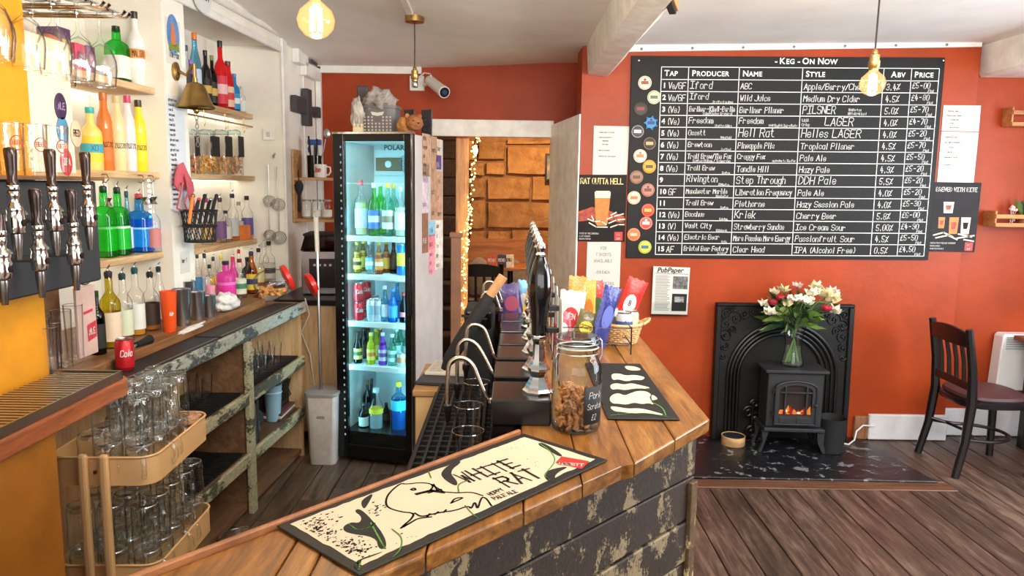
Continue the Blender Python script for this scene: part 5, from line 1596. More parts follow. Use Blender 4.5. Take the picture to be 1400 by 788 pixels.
def bottle(name, label, loc, r, h, glass='clear', prof='spirit', lab=None, cap=(30, 30, 32), liquid=None, level=.5, pourer=False, square=False, group=None, band=(.12, .48), lab2=None, cat='bottle', rz=0.0, word=None, face=-1.2):
    t = thing(name, label, cat, loc, rz, group)
    g = GLASSES[glass] if isinstance(glass, str) else paint('body_%d_%d_%d' % glass, glass, .3, var=.04, coat=.3)
    hb = h * (.90 if pourer else .97)
    P = [(a * r, b * hb) for a, b in PROF[prof]]
    mb = MB()
    (mb.rbox_lathe(P, c=(0, 0, 0), p=5, seg=20) if square else mb.lathe(P, 16))
    mb.build('glass', g, t)
    if liquid:
        rr = .9
        lp = [(P[0][0] * rr, .004)]
        for a, b in P[1:]:
            if b < hb * level:
                lp.append((a * rr, max(b, .006)))
        lp += [(lp[-1][0], hb * level), (.0004, hb * level + .0003)]
        mb = MB()
        (mb.rbox_lathe(lp, p=5, seg=16) if square else mb.lathe(lp, 14))
        mb.build('liquid', tinted('liquid_%d_%d_%d' % liquid, liquid, .5), t)
    if lab:
        b0, b1 = band
        lp = [(r * 1.012, hb * b0), (r * 1.012, hb * b1)]
        mb = MB()
        if square:
            mb.rbox_lathe([(r * 1.01, hb * b0), (r * 1.012, hb * b0 + .0005), (r * 1.012, hb * b1 - .0005), (r * 1.01, hb * b1)], p=5, seg=20)
        else:
            mb.lathe(lp, 16, caps=False)
        lo = mb.build('paper_label', paint('label_%d_%d_%d' % lab, lab, .6, var=.05), t)
        if lab2:
            z0 = hb * (b0 + (b1 - b0) * .35)
            z1 = hb * (b0 + (b1 - b0) * .7)
            mb = MB()
            (mb.rbox_lathe([(r * 1.02, z0), (r * 1.022, z0 + .0005), (r * 1.022, z1 - .0005), (r * 1.02, z1)], p=5, seg=20) if square else mb.lathe([(r * 1.022, z0), (r * 1.022, z1)], 16, caps=False))
            mb.build('label_band', paint('label_%d_%d_%d' % lab2, lab2, .6), t)
        if word:
            mb = MB()
            write(mb, word, 0, hb * (b0 + (b1 - b0) * .42), hb * (b1 - b0) * .22, can_fn(0, 0, r * 1.02, face, .001), hb * .006, .7, fit=r * 1.6, align='c')
            mb.build('lettering', INK if sum(lab) > 250 else PAPER, t, smooth=False)
    cm = paint('cap_%d_%d_%d' % cap, cap, .35)
    nr = P[-2][0]
    if pourer:
        MB().lathe([(nr * .9, hb * .96), (nr * 1.1, hb + .001), (nr * 1.1, hb + .014), (nr * .6, hb + .02)], 12).build('stopper', cm, t)
        MB().tube([(0, 0, hb + .016), (0, 0, hb + .03), (.014, -.010, h + .012)], [.0045, .004, .003], 6).build('spout', STEEL, t)
    else:
        MB().lathe([(nr * 1.06, hb * .93), (nr * 1.1, hb * .935), (nr * 1.1, h * .997), (nr * .9, h)], 12).build('cap', cm, t)
    return t
FB = Vector((-1.072, 4.385, 0))
FA = -math.radians(13)
Fx, Fy = Vector((math.cos(FA), math.sin(FA), 0)), Vector((-math.sin(FA), math.cos(FA), 0))
W_, D_, H_ = .502, .55, 2.01
fr = thing('drinks_fridge', 'tall black framed glass door drinks fridge glowing cyan with stickered side', 'fridge', FB, FA)
def fpx(px, py, y):
    d = ray(px, py)
    p0 = FB + Fy * y
    t = (p0 - EYE).dot(Fy) / d.dot(Fy)
    p = EYE + d * t - FB
    return p.dot(Fx), p.z
def fw(x, y, z):
    return FB + Fx * x + Fy * y + Vector((0, 0, z))
FBODY = paint('fridge_grey', (196, 192, 190), .45, var=.04)
FBLK = paint('fridge_black', (14, 14, 15), .25)
FIN = paint('fridge_liner', (226, 236, 238), .4)
MB().box(W_ - .035, W_, .041, D_, .02, H_).build('side_wall', FBODY, fr, smooth=False, bevel=.004)
MB().box(0, .035, .041, D_, .02, H_).build('side_wall', FBODY, fr, smooth=False, bevel=.004)
MB().box(.0355, W_ - .0355, D_ - .035, D_, .02, H_).build('back_wall', FIN, fr, smooth=False)
MB().box(.0355, W_ - .0355, .041, D_ - .0355, H_ - .04, H_).build('top', FBODY, fr, smooth=False)
MB().box(.0355, W_ - .0355, .041, D_ - .0355, .02, .19).build('base', FBLK, fr, smooth=False)
zlo, zhi = fpx(520, 612, 0)[1], fpx(520, 193, 0)[1]
dl, dr_ = .068, W_ - .052
dm = MB()
dm.prism_xz([(0, .03), (dl, .03), (dl, H_), (0, H_)], 0, .04)
door = dm.build('door', FBLK, fr, smooth=False, bevel=.003)
MB().box(dr_, W_, 0, .04, .03, H_).build('right_stile', FBLK, door, smooth=False, bevel=.003)
MB().box(dl + .0005, dr_ - .0005, 0, .04, zhi, H_).build('top_rail', FBLK, door, smooth=False, bevel=.003)
MB().box(dl + .0005, dr_ - .0005, 0, .04, .03, zlo).build('bottom_rail', FBLK, door, smooth=False, bevel=.003)
MB().box(dl + .001, dr_ - .001, .015, .021, zlo + .001, zhi - .001).build('glass_pane', thin_glass('fridge_glass', (240, 250, 252), (200, 214, 220), .35, .02), door, smooth=False)
MB().box(-.001, W_ + .001, -.004, .04, H_ + .0005, H_ + .012).build('chrome_trim', CHROME, door, smooth=False)
MB().box(W_ - .010, W_ - .004, -.004, -.0005, .05, H_).build('chrome_trim', CHROME, door, smooth=False)
MB().box(W_ - .028, W_ - .012, -.022, -.004, .95, 1.3).build('handle', FBLK, door, smooth=False, bevel=.004)
LEDC = glow('fridge_led', (150, 236, 255), 55)
MB().box(.0365, .044, .043, .055, .25, H_ - .08).build('light_strip', LEDC, fr, smooth=False)
MB().box(W_ - .044, W_ - .0365, .043, .055, .25, H_ - .08).build('light_strip', LEDC, fr, smooth=False)
d0 = None
for k in range(40):
    z = .18 + .045 * k
    if d0 is None:
        d0 = MB().box(-.004, .004, -.0012, 0, -.006, .006).build('led_reflection', glow('led_reflection', (190, 240, 250), .5), door, smooth=False)  # glowing dots drawn on the stile as a reflection of the light strip
        d0.location = (.052, -.0002, z)
    else:
        shared(d0, 'led_reflection', door, (.052, -.0002, z))
hx0, hz0 = fpx(516, 216, .5)
hx1, hz1 = fpx(551, 234, .5)
MB().box(.05, W_ - .05, .492, .514, fpx(520, 240, .5)[1], H_ - .06).build('header_panel', FIN, fr, smooth=False, bevel=.004)
MB().box(hx0, hx1, .470, .491, hz1, hz0).build('fan_box', paint('fan_brown', (120, 96, 62), .5), fr, smooth=False, bevel=.003)
MB().at(((hx0 + hx1) / 2, .469, (hz0 + hz1) / 2), rx=PI / 2).lathe([(.022, 0), (.022, .006), (.001, .006)], 16).build('fan_hub', FIN, fr)
TEAL = paint('teal_print', (24, 84, 96), .5)
lx, lz = fpx(525, 205, .014)
font_text('lettering', 'POLAR', .039, TEAL, door, (lx, .0135, lz), (PI / 2, 0, 0), offset=.0016, space=1.05)
ex, ez = fpx(560, 224, .014)
for q in (.016, .027, .038, .048):
    MB().tube([(ex - .02 + q * math.cos(a), .013, ez + q * math.sin(a)) for a in [PI / 2 + PI * k / 16 for k in range(17)]], .0018, 5).build('ring_emblem', TEAL, door)
SHELF = paint('shelf_white', (232, 240, 242), .4)
SZ = []
for py in (324, 377, 442, 502):
    SZ.append(fpx(520, py, .07)[1])
SZ.append(fpx(520, 594, .07)[1])
for i, z in enumerate(SZ):
    s = MB().box(.045, W_ - .045, .064, .072, z - .030, z + .002).build('shelf', SHELF, fr, smooth=False, bevel=.002)
    MB().box(.045, W_ - .045, .50, .506, z - .01, z).build('rear_wire', SHELF, s, smooth=False)
    for k in range(22):
        x = .055 + k * (W_ - .11) / 21
        MB().box(x - .002, x + .002, .072, .50, z - .007, z - .001).build('wire', SHELF, s, smooth=False)
for k in range(14):
    x = .075 + k * (W_ - .15) / 13
    MB().box(x - .005, x + .005, .058, .062, SZ[4] - .075, SZ[4] - .035).build('vent_slot', MATTB, fr, smooth=False)
NB = [0]
def fb(label, px, ytop, wpx, row, y, **kw):
    """a bottle on fridge shelf `row` at depth y, from its place in the photograph"""
    x, zt = fpx(px, ytop, y)
    p = fw(x, y, SZ[row] + .0005)
    r = wpx / 2 / FOC * p.y
    NB[0] += 1
    kw.setdefault('band', (.14, .5))
    return bottle('bottle', label, p, r, zt - SZ[row], group='chilled bottles in the fridge', **kw)
fb('clear wine bottle with pale blue label, leftmost on the top fridge shelf', 493, 246, 17, 0, .16, glass='clear', prof='wine', lab=(206, 226, 236), cap=(190, 60, 70), liquid=(226, 226, 190), level=.6)
fb('green wine bottle with blue label, second on the top fridge shelf', 511, 250, 16, 0, .15, glass='green', prof='wine', lab=(60, 116, 196), cap=(220, 226, 230), lab2=(220, 230, 240))
fb('green wine bottle with silver neck behind the blue label one', 520, 248, 15, 0, .27, glass='green', prof='wine', lab=(214, 226, 230), cap=(200, 206, 210))
fb('yellow capped wine bottle with scrolled white label, third in front on the top fridge shelf', 530, 250, 16, 0, .15, glass='aqua', prof='wine', lab=(226, 232, 226), cap=(240, 184, 40), lab2=(150, 130, 110))
fb('yellow capped wine bottle half hidden behind its twin in the fridge', 538, 251, 14, 0, .28, glass='aqua', prof='wine', lab=(220, 226, 220), cap=(246, 190, 60))
fb('clear wine bottle with tall white label, fourth in front on the top fridge shelf', 547, 255, 16, 0, .15, glass='clear', prof='wine', lab=(234, 238, 238), cap=(220, 226, 230), liquid=(230, 226, 196), level=.6)
fb('white labelled wine bottle at the right end of the top fridge shelf', 558, 256, 14, 0, .20, glass='clear', prof='wine', lab=(226, 232, 234), cap=(210, 216, 220), lab2=(90, 90, 100))
for i, (px, yt, y, gl, lab, cap, lb2, text) in enumerate([
    (488, 331, .14, 'olive', (224, 206, 90), (230, 190, 60), (80, 60, 40), 'ginger mixer bottle with yellow label, leftmost on the second fridge shelf'),
    (496, 329, .25, 'olive', (216, 196, 90), (230, 190, 60), None, 'ginger mixer bottle behind the leftmost one'),
    (505, 330, .14, 'clear', (120, 190, 226), (220, 226, 230), (240, 244, 246), 'tonic bottle with light blue label on the second fridge shelf'),
    (518, 331, .14, 'amber', (226, 140, 50), (236, 196, 70), (240, 226, 190), 'mixer bottle with orange label on the second fridge shelf'),
    (528, 330, .22, 'amber', (230, 190, 80), (236, 196, 70), None, 'mixer bottle with honey label behind the orange one'),
    (538, 331, .20, 'brown', (60, 40, 30), (60, 44, 36), None, 'dark brown cola mixer bottle on the second fridge shelf')]):
    fb(text, px, yt, 11, 1, y, glass=gl, prof='beer', lab=lab, cap=cap, lab2=lb2, liquid=(226, 190, 90) if gl in ('olive', 'amber') else None, level=.7)
x, zt = fpx(549, 334, .14)
p = fw(x, .14, SZ[1] + .001)
can('tall blue drink can with yellow swoosh on the second fridge shelf', p, .030, zt - SZ[1], (40, 116, 196), (236, 206, 60), group='cans in the fridge')
x, zt = fpx(559, 336, .16)
can('second blue and yellow drink can at the right of the second fridge shelf', fw(x, .17, SZ[1] + .001), .029, zt - SZ[1], (36, 104, 186), (230, 200, 70), group='cans in the fridge')
for (px, y, lay, text) in [(491, .13, 0, 'lower red cola can, leftmost on the third fridge shelf'), (501, .24, 0, 'lower red cola can behind the leftmost one'), (491, .13, 1, 'upper red cola can stacked on the leftmost can'), (501, .24, 1, 'upper red cola can of the rear stack')]:
    x, _ = fpx(px, 430, y)
    can(text, fw(x, y, SZ[2] + .001 + lay * .117), .032, .115, (206, 36, 46), None, 'Cola', PAPER, a0=-1.15, group='cans in the fridge')
for px, y, text in [(508, .13, 'silver soft drink can left of the alcopops'), (517, .14, 'second silver soft drink can on the third fridge shelf'), (513, .26, 'silver can standing behind the front two')]:
    x, _ = fpx(px, 430, y)
    can(text, fw(x, y, SZ[2] + .001), .030, .135, (196, 204, 210), (150, 170, 186), group='cans in the fridge')
fb('clear alcopop bottle with silver label on the third fridge shelf', 526, 391, 11, 2, .14, glass='pale_blue', prof='beer', lab=(206, 216, 222), cap=(230, 236, 240))
fb('sky blue alcopop bottle in front on the third fridge shelf', 537, 394, 13, 2, .13, glass='blue', prof='beer', lab=(70, 150, 206), cap=(60, 130, 200), liquid=(90, 180, 226), level=.75)
fb('blue alcopop bottle behind the front one', 543, 387, 11, 2, .26, glass='blue', prof='beer', lab=(70, 130, 190), cap=(50, 120, 190))
fb('dark alcopop bottle with pink band, right end of the third fridge shelf', 552, 400, 12, 2, .14, glass='brown', prof='beer', lab=(226, 120, 140), cap=(200, 60, 70), band=(.2, .36))
fb('red capped dark bottle behind the pink banded one', 558, 393, 11, 2, .25, glass='brown', prof='beer', lab=(90, 40, 50), cap=(200, 40, 50))
for px, yt, y, gl, lab, cap, lb2, lq, text in [
    (489, 454, .13, 'brown', (206, 186, 110), (40, 36, 34), (60, 90, 50), None, 'brown bottle with round cream label, leftmost on the fourth fridge shelf'),
    (497, 449, .26, 'brown', (70, 50, 40), (60, 50, 46), None, None, 'dark bottle behind the leftmost one on the fourth fridge shelf'),
    (503, 446, .36, 'brown', (60, 44, 36), (150, 30, 36), None, None, 'dark bottle with red cap at the back of the fourth fridge shelf'),
    (507, 455, .13, 'lime', (226, 206, 90), (230, 220, 90), (220, 120, 60), (214, 206, 50), 'bright yellow juice bottle in front on the fourth fridge shelf'),
    (514, 450, .25, 'lime', (210, 196, 80), (226, 214, 90), None, (200, 196, 60), 'yellow juice bottle behind the bright front one'),
    (523, 455, .13, 'violet', (190, 180, 206), (220, 220, 226), (90, 60, 120), (70, 40, 90), 'dark purple juice bottle with pale label on the fourth fridge shelf'),
    (520, 447, .34, 'amber', (190, 150, 80), (220, 190, 110), None, None, 'amber bottle at the back of the fourth fridge shelf'),
    (536, 457, .13, 'aqua', (190, 226, 216), (226, 232, 232), (90, 150, 140), None, 'pale green mixer bottle with white cap on the fourth fridge shelf'),
    (542, 449, .25, 'aqua', (200, 226, 220), (220, 228, 228), None, None, 'pale mixer bottle behind the green labelled one'),
    (547, 446, .36, 'aqua', (190, 216, 212), (60, 120, 110), None, None, 'teal capped bottle at the back right of the fourth fridge shelf'),
    (556, 452, .30, 'aqua', (196, 220, 214), (200, 214, 214), None, None, 'pale mixer bottle at the right end of the fourth fridge shelf')]:
    fb(text, px, yt, 12, 3, y, glass=gl, prof='beer', lab=lab, cap=cap, lab2=lb2, liquid=lq, level=.72)
x, _ = fpx(549, 490, .12)
can('short ribbed can with orange label, right front of the fourth fridge shelf', fw(x, .12, SZ[3] + .001), .028, .085, (200, 206, 206), (196, 130, 90), group='cans in the fridge')
fb('black wine bottle with white label lying low left in the fridge bottom', 497, 551, 14, 4, .14, glass='brown', prof='wine', lab=(214, 216, 206), cap=(60, 56, 56))
fb('tall dark wine bottle at the back left of the fridge bottom', 502, 520, 12, 4, .28, glass='brown', prof='wine', lab=(40, 36, 40), cap=(90, 84, 40))
fb('dark wine bottle with gold neck at the back of the fridge bottom', 508, 518, 12, 4, .36, glass='dark_green', prof='wine', lab=(50, 46, 46), cap=(46, 42, 46))
fb('clear prosecco bottle with yellow label in the fridge bottom', 514, 531, 20, 4, .15, glass='clear', prof='slim', lab=(236, 206, 40), cap=(206, 216, 220), band=(.42, .54), liquid=(196, 210, 214), level=.4)
fb('small dark cola bottle standing behind the prosecco', 528, 551, 11, 4, .30, glass='brown', prof='beer', lab=(70, 46, 46), cap=(60, 60, 60))
fb('large plastic water bottle with yellow cap and blue label in the fridge bottom', 545, 522, 22, 4, .17, glass='pale_blue', prof='squat', lab=(60, 190, 214), cap=(240, 214, 50), liquid=(60, 150, 226), level=.62, band=(.45, .66))
SN = Fx
def spx(px, py):
    d = ray(px, py)
    p0 = fw(W_ + .001, 0, 0)
    t = (p0 - EYE).dot(Fx) / d.dot(Fx)
    p = EYE + d * t - FB
    return p.dot(Fy), p.z
for (a, b, c, d_, col, ink, words, nm) in [
    (577, 182, 588, 242, (186, 150, 124), INK, ['MENU', 'burger', 'pie', 'chips', 'soup'], 'brown printed food sheet'),
    (589, 186, 597, 300, (178, 140, 112), INK, ['events', 'fri', 'sat', 'sun'], 'tan events sheet'),
    (597, 190, 603, 212, (214, 196, 176), INK, ['beer'], 'pale flyer high on the fridge side'),
    (577, 224, 586, 290, (206, 190, 196), paint('ink_purple', (90, 50, 120), .7), ['RAVEN', 'ales'], 'pale flyer with purple lettering'),
    (596, 212, 603, 232, (96, 70, 130), PAPER, ['gig'], 'small violet flyer'),
    (597, 234, 604, 300, (190, 150, 120), INK, ['list', 'of', 'beers'], 'long tan list'),
    (577, 292, 585, 345, (140, 100, 76), PAPER, ['PUB'], 'brown poster strip'),
    (586, 304, 594, 322, (130, 186, 214), INK, ['folk'], 'light blue flyer'),
    (586, 322, 594, 340, (226, 130, 140), INK, ['quiz'], 'pink flyer'),
    (586, 342, 594, 374, (230, 150, 160), paint('ink_blue', (50, 90, 150), .7), ['open', 'mic', 'nite'], 'pink and blue flyer'),
    (595, 302, 605, 366, (226, 216, 206), INK, ['dear', 'all', 'the', 'bar', 'shuts'], 'white letter sheet')]:
    y0, z1 = spx(a, b)
    y1, z0 = spx(c, d_)
    t = tag(MB().box(W_ + .001, W_ + .003, y0, y1, z0, z1).build('flyer', paint('flyer_%d_%d_%d' % col, col, .75, var=.12, scale=25), smooth=False), nm + ' stuck on the fridge side', 'flyer', 'flyers on the fridge side')
    t.location, t.rotation_euler = FB, (0, 0, FA)
    mb = MB()
    n = len(words)
    for i, wd in enumerate(words):
        write(mb, wd, y0 + (y1 - y0) * .1, z1 - (z1 - z0) * (i + .75) / n, min((z1 - z0) / n * .4, .03), lambda x, y: (W_ + .0034, x, y), .003, .8, fit=(y1 - y0) * .8)
    mb.build('lettering', ink, t, smooth=False)
FT = H_ + .0125
BASKET = paint('basket_grey', (104, 100, 102), .55)
x0, _ = fpx(495, 180, .2)
x1, _ = fpx(541, 180, .2)
bc = fw((x0 + x1) / 2, .24, FT)
gb = thing('plastic_basket', 'grey perforated plastic basket of cloths on top of the fridge', 'basket', bc, FA + .12)
bw = (x1 - x0) / 2
mb = MB()
mb.rbox_lathe([(.9, 0), (.92, .004), (1, .15), (1.05, .152), (1.05, .168), (.98, .168), (.97, .15), (.88, .01), (.01, .008)], sx=bw, sy=bw * .75, p=6, seg=28)
mb.build('tub', BASKET, gb)
hole0 = None
for i in range(8):
    for j in range(5):
        x = -bw * .72 + bw * 1.44 * i / 7
        pos = (x, -bw * .75 * (.93 + .0115 * j) - .001, .022 + .019 * j)
        if j >= 3 and 2 < i < 5:
            continue
        if hole0 is None:
            hole0 = MB().box(-.005, .005, -.001, .002, -.005, .005).build('hole', paint('hole_pale', (186, 178, 170), .8), gb, smooth=False)
            hole0.location = pos
        else:
            shared(hole0, 'hole', gb, pos)
MB().at((0, -bw * .75 * 1.0 - .001, .118)).prism_xz([(-.04, .012), (-.032, -.008), (0, -.014), (.032, -.008), (.04, .012), (0, .006)], -.002, .002).build('handle_slot', paint('slot_pale', (206, 200, 192), .8), gb, smooth=False)
CLOTH = paint('bar_cloth', (150, 142, 136), .9, var=.15, scale=20, bump=.4)
def lumpy(name, lab, cat, loc, sx, sy, sz, m, seed, amp=.35, group=None, freq=2.0, rz=0.0):
    """a crumpled or stuffed soft thing"""
    bm = bmesh.new()
    bmesh.ops.create_icosphere(bm, subdivisions=4, radius=1)
    for v in bm.verts:
        n = mnoise.noise(v.co * freq + Vector((seed, seed * 2.3, 0))) + .5 * mnoise.noise(v.co * freq * 2.3 + Vector((0, seed, 4)))
        v.co *= 1 + amp * n
        v.co = Vector((v.co.x * sx, v.co.y * sy, max(v.co.z, -.85) * sz))
    me = bpy.data.meshes.new(name)
    bm.to_mesh(me)
    bm.free()
    me.materials.append(m)
    me.polygons.foreach_set('use_smooth', [True] * len(me.polygons))
    o = bpy.data.objects.new(name, me)
    COL.objects.link(o)
    o.location = loc
    o.rotation_euler = (0, 0, rz)
    return tag(o, lab, cat, group) if lab else o
lumpy('cloth', 'crumpled pale grey cloth heaped over the rim of the grey basket', 'cloth', bc + Vector((.0, -.02, .20)), bw * .85, .09, .07, CLOTH, 3.1, .5)
lumpy('cloth', 'grey cloth hanging down the left side of the grey basket', 'cloth', bc + Vector((-bw - .015, -.09, .115)), .035, .05, .095, paint('bar_cloth_pale', (176, 168, 158), .9, var=.15, scale=20, bump=.4), 7.7, .4)
x, z0 = fpx(489, 168, .32)
x2, z2 = fpx(489, 122, .32)
bs = thing('speaker_slab', 'dark upright slab leaning behind the basket on the fridge', 'speaker', fw(x, .40, FT))
MB().box(-.035, .035, -.02, .02, 0, z2 - FT + .03).build('slab', paint('slab_grey', (70, 64, 66), .6), bs, smooth=False, bevel=.008)
x, _ = fpx(490, 178, .1)
tlh = thing('tealight_holder', 'small cream notched candle holder on the fridge top', 'candle holder', fw(x, .1, FT))
mb = MB().box(-.03, .03, -.02, .02, 0, .035)
for k in (-1, 0, 1):
    mb.box(k * .022 - .007, k * .022 + .007, -.02, .02, .0351, .055)
mb.build('block', paint('holder_cream', (206, 194, 156), .7), tlh, smooth=False, bevel=.003)
x, _ = fpx(562, 182, .15)
PL1, PL2 = paint('plush_tan', (176, 122, 66), .95, var=.2, scale=40, bump=.6), paint('plush_brown', (150, 92, 54), .95, var=.2, scale=40, bump=.6)
pig = thing('soft_toy', 'tan and brown furry soft toy animal on the fridge corner', 'toy', fw(x, .12, FT + .002), FA)
a = lumpy('body', None, None, (-.03, .02, .045), .055, .06, .052, PL1, 2.2, .12)
a.parent = pig
a = lumpy('head', None, None, (.035, -.01, .055), .05, .055, .048, PL2, 5.5, .1)
a.parent = pig
MB().ball((-.005, -.02, .095), .016, 8, 6).build('ear', PL1, pig)
MB().ball((.065, -.005, .093), .016, 8, 6).build('ear', PL2, pig)
MB().ball((.05, -.062, .065), .005, 8, 6).build('eye', BLACK, pig)
MB().ball((.075, -.045, .052), .006, 8, 6).build('nose', BLACK, pig)
for (a_, b_, c_, d_, lab) in [(551, 150, 568, 168, 'small dark photo card standing behind the soft toy'), (575, 150, 592, 186, 'tall dark photo card at the right corner of the fridge top')]:
    y = .42
    xa, za = fpx(a_, b_, y)
    xb, zb = fpx(c_, d_, y)
    t = thing('photo_card', lab, 'card', fw((xa + xb) / 2, y if xb < W_ else .5, FT), FA - .3)
    hgt = max(za - FT, .06)
    w = (xb - xa) / 2
    MB().box(-w, w, -.004, .004, 0, hgt).build('card', paint('photo_dark', (50, 46, 50), .4, var=.5, scale=22), t, smooth=False, bevel=.002)
    mb = MB()
    for k in range(4):
        write(mb, R.choice(['real', 'ales', 'rat', 'beer']), -w * .6, hgt * (.75 - .17 * k), .012, lambda u, v: (u, -.0046, v), .003)
    mb.build('lettering', GREYINK, t, smooth=False)
j0, j1 = at_y(560, 104, 5.86), at_y(580, 124, 5.86)
cc = thing('security_camera', 'white bullet security camera on the rust wall above the fridge', 'camera', ((j0.x + j1.x) / 2, 5.899, (j0.z + j1.z) / 2))
CAMW = paint('camera_white', (226, 224, 216), .4)
s_ = (j1.x - j0.x) / 2
MB().box(-s_, s_, -.05, 0, -s_, s_).build('junction_box', CAMW, cc, smooth=False, bevel=.005)
q0, q1 = at_y(591, 113, 5.66) - cc.location, at_y(606, 125, 5.46) - cc.location
MB().tube([(s_ * .3, -.055, s_ * .7), (s_ * 1.1, -.08, s_ * 1.3), (s_ * 2.0, -.12, s_ * 1.1), tuple(q0 + Vector((-.01, 0, .05)))], .006, 6).build('cable', CAMW, cc)
MB().tube([(s_ * .9, -.03, -s_ * .2), tuple(q0)], .014, 8).build('bracket', CAMW, cc)
dv = (q1 - q0).normalized()
MB().tube([tuple(q0 - dv * .06), tuple(q0 - dv * .055), tuple(q1)], [.032, .04, .04], 16).build('housing', CAMW, cc)
MB().tube([tuple(q1 - dv * .02), tuple(q1 + dv * .025)], [.043, .043], 16).build('sun_shield', CAMW, cc)
MB().tube([tuple(q1 + dv * .0255), tuple(q1 + dv * .028)], .037, 16).build('front_glass', FBLK, cc)
MB().tube([tuple(q1 + dv * .0282), tuple(q1 + dv * .031)], .018, 12).build('lens', paint('lens_blue', (40, 60, 100), .1), cc)
PLYB = wood('beige_panel', (176, 142, 100), (214, 182, 138), (224, 198, 158), axis=2, stretch=10, rough=.5, rand=.05)
kc = thing('corner_cabinet', 'beige wood cabinet with black worktop in the corner behind the white bin', 'cabinet', (-1.36, 4.75, 0))
MB().box(-.195, .215, 0, .62, .06, .925).build('front_panel', PLYB, kc, smooth=False, bevel=.003)
MB().box(-.2, .215, -.02, .62, .926, .962).build('worktop', BLACK, kc, smooth=False, bevel=.004)
MB().box(-.23, .215, .03, .6, 0, .059).build('plinth', MATTB, kc, smooth=False)
q = at_y(436, 410, 4.95)
cm = thing('coffee_machine', 'steel coffee machine with dark front in the corner', 'coffee machine', (q.x, 5.05, .963), .1)
MB().box(-.125, .125, -.10, .20, 0, .30).build('body', STEEL, cm, smooth=False, bevel=.012, seg=2)
MB().prism_xz([(-.13, .302), (.13, .302), (.10, .40), (-.10, .40)], -.08, .18).build('hopper', thin_glass('smoke_glass', (120, 116, 112), (50, 48, 48), .35), cm, smooth=False)
MB().box(-.11, .11, -.09, .19, .401, .42).build('hopper_lid', MATTB, cm, smooth=False, bevel=.006)
MB().box(-.07, .11, -.106, -.101, .05, .25).build('dark_panel', BLACK, cm, smooth=False, bevel=.003)
for k in range(4):
    MB().box(-.04 + .035 * k, -.025 + .035 * k, -.110, -.1065, .20, .215).build('button', PAPER, cm, smooth=False)
PINE = wood('pine_shelf', (150, 104, 60), (204, 162, 108), (220, 182, 132), axis=0, stretch=9, rough=.55)
cs = thing('corner_shelf', 'two tier pine corner shelf above the coffee machine', 'shelf', (-1.44, 5.30, 0))
zt1, zt2 = at_y(430, 243, 5.3).z, at_y(430, 300, 5.3).z
MB().box(-.135, .20, 0, .20, zt1 - .02, zt1).build('board', PINE, cs, smooth=False, bevel=.002)
MB().box(-.135, .20, 0, .20, zt2 - .02, zt2).build('board', PINE, cs, smooth=False, bevel=.002)
MB().box(-.15, -.136, 0, .20, zt2 - .03, zt1 + .20).build('side_board', PINE, cs, smooth=False, bevel=.002)
def on_y(px, y):
    return at_y(px, 250, y).x
mug = thing('mug', 'white mug with red print on the upper pine shelf', 'mug', (on_y(438, 5.35), 5.36, zt1 + .001))
MB().lathe([(.040, 0), (.044, .004), (.045, .095), (.041, .095), (.040, .01), (.0005, .008)], 20).build('cup', paint('mug_white', (236, 234, 230), .25), mug)
MB().tube([(.044, 0, .08), (.07, 0, .075), (.074, 0, .045), (.06, 0, .022), (.043, 0, .02)], .006, 8).build('handle', paint('mug_white', (236, 234, 230), .25), mug)
mb = MB()
write(mb, 'Joe', 0, .04, .035, can_fn(0, 0, .045, -1.9, .001), .006, .7, align='c', slant=.2)
mb.build('lettering', LOGO, mug, smooth=False)
jr = thing('tool_pot', 'glass pot of bar tools behind the white mug', 'pot', (on_y(430, 5.43), 5.44, zt1 + .001))
MB().lathe([(.05, 0), (.052, .16), (.049, .16), (.047, .01), (.0005, .01)], 18).build('pot', thin_glass('smoke_glass', (120, 116, 112), (50, 48, 48), .35), jr)
for k, (dx, dy, hh, m) in enumerate([(-.03, 0, .30, MATTB), (.0, .02, .26, BLACK), (.02, -.01, .28, MATTB)]):
    MB().cyl((dx * .5, dy, .015), (dx * 1.3, dy, hh), .007, n=8).build('tool', m, jr)
spn = MB().tube([(.02, 0, .02), (.07, 0, .2), (.085, 0, .28)], .004, 6).ball((.095, 0, .32), .024, 10, 8, sy=.3, sz=1.5).build('ladle', STEEL, jr)
sb = thing('spray_bottle', 'spray bottle with blue trigger head on the upper pine shelf', 'bottle', (on_y(434, 5.48), 5.46, zt1 + .163))
MB().lathe([(.02, -.12), (.024, 0), (.016, .06), (.014, .075)], 14).build('bottle', thin_glass('spray_clear', (226, 236, 240), (120, 130, 136), .35), sb)
BLUEP = paint('trigger_blue', (36, 84, 170), .4)
MB().box(-.06, .04, -.014, .014, .075, .115).build('trigger_head', BLUEP, sb, smooth=False, bevel=.006)
MB().tube([(-.04, 0, .08), (-.055, 0, .05), (-.05, 0, .02)], .007, 6).build('trigger', BLUEP, sb)
for k, px in enumerate((417, 431, 445)):
    g = bottle('storage_jar', ['small clear storage jar, leftmost on the lower pine shelf', 'small clear storage jar, middle of the lower pine shelf', 'small clear storage jar, rightmost on the lower pine shelf'][k], (on_y(px, 5.35), 5.38, zt2 + .001), .036, .14, 'clear', 'jar', lab=(226, 224, 216), cap=(150, 148, 142), liquid=(196, 190, 176), level=.3, group='storage jars on the lower pine shelf', cat='jar')
op = at_y(403, 232, 5.22)
o = thing('bottle_opener', 'black bottle opener hanging beside the pine shelves', 'opener', (op.x + .015, 5.26, op.z))
MB().tube([(0, 0, 0), (0, 0, -.08)], .004, 6).build('cord', MATTB, o)
MB().lathe([(.01, -.30), (.014, -.28), (.012, -.18), (.03, -.14), (.034, -.11), (.02, -.08)], 12, sy=.35).build('opener', MATTB, o)
WB = paint('bin_white', (206, 200, 194), .5, var=.05, scale=20)
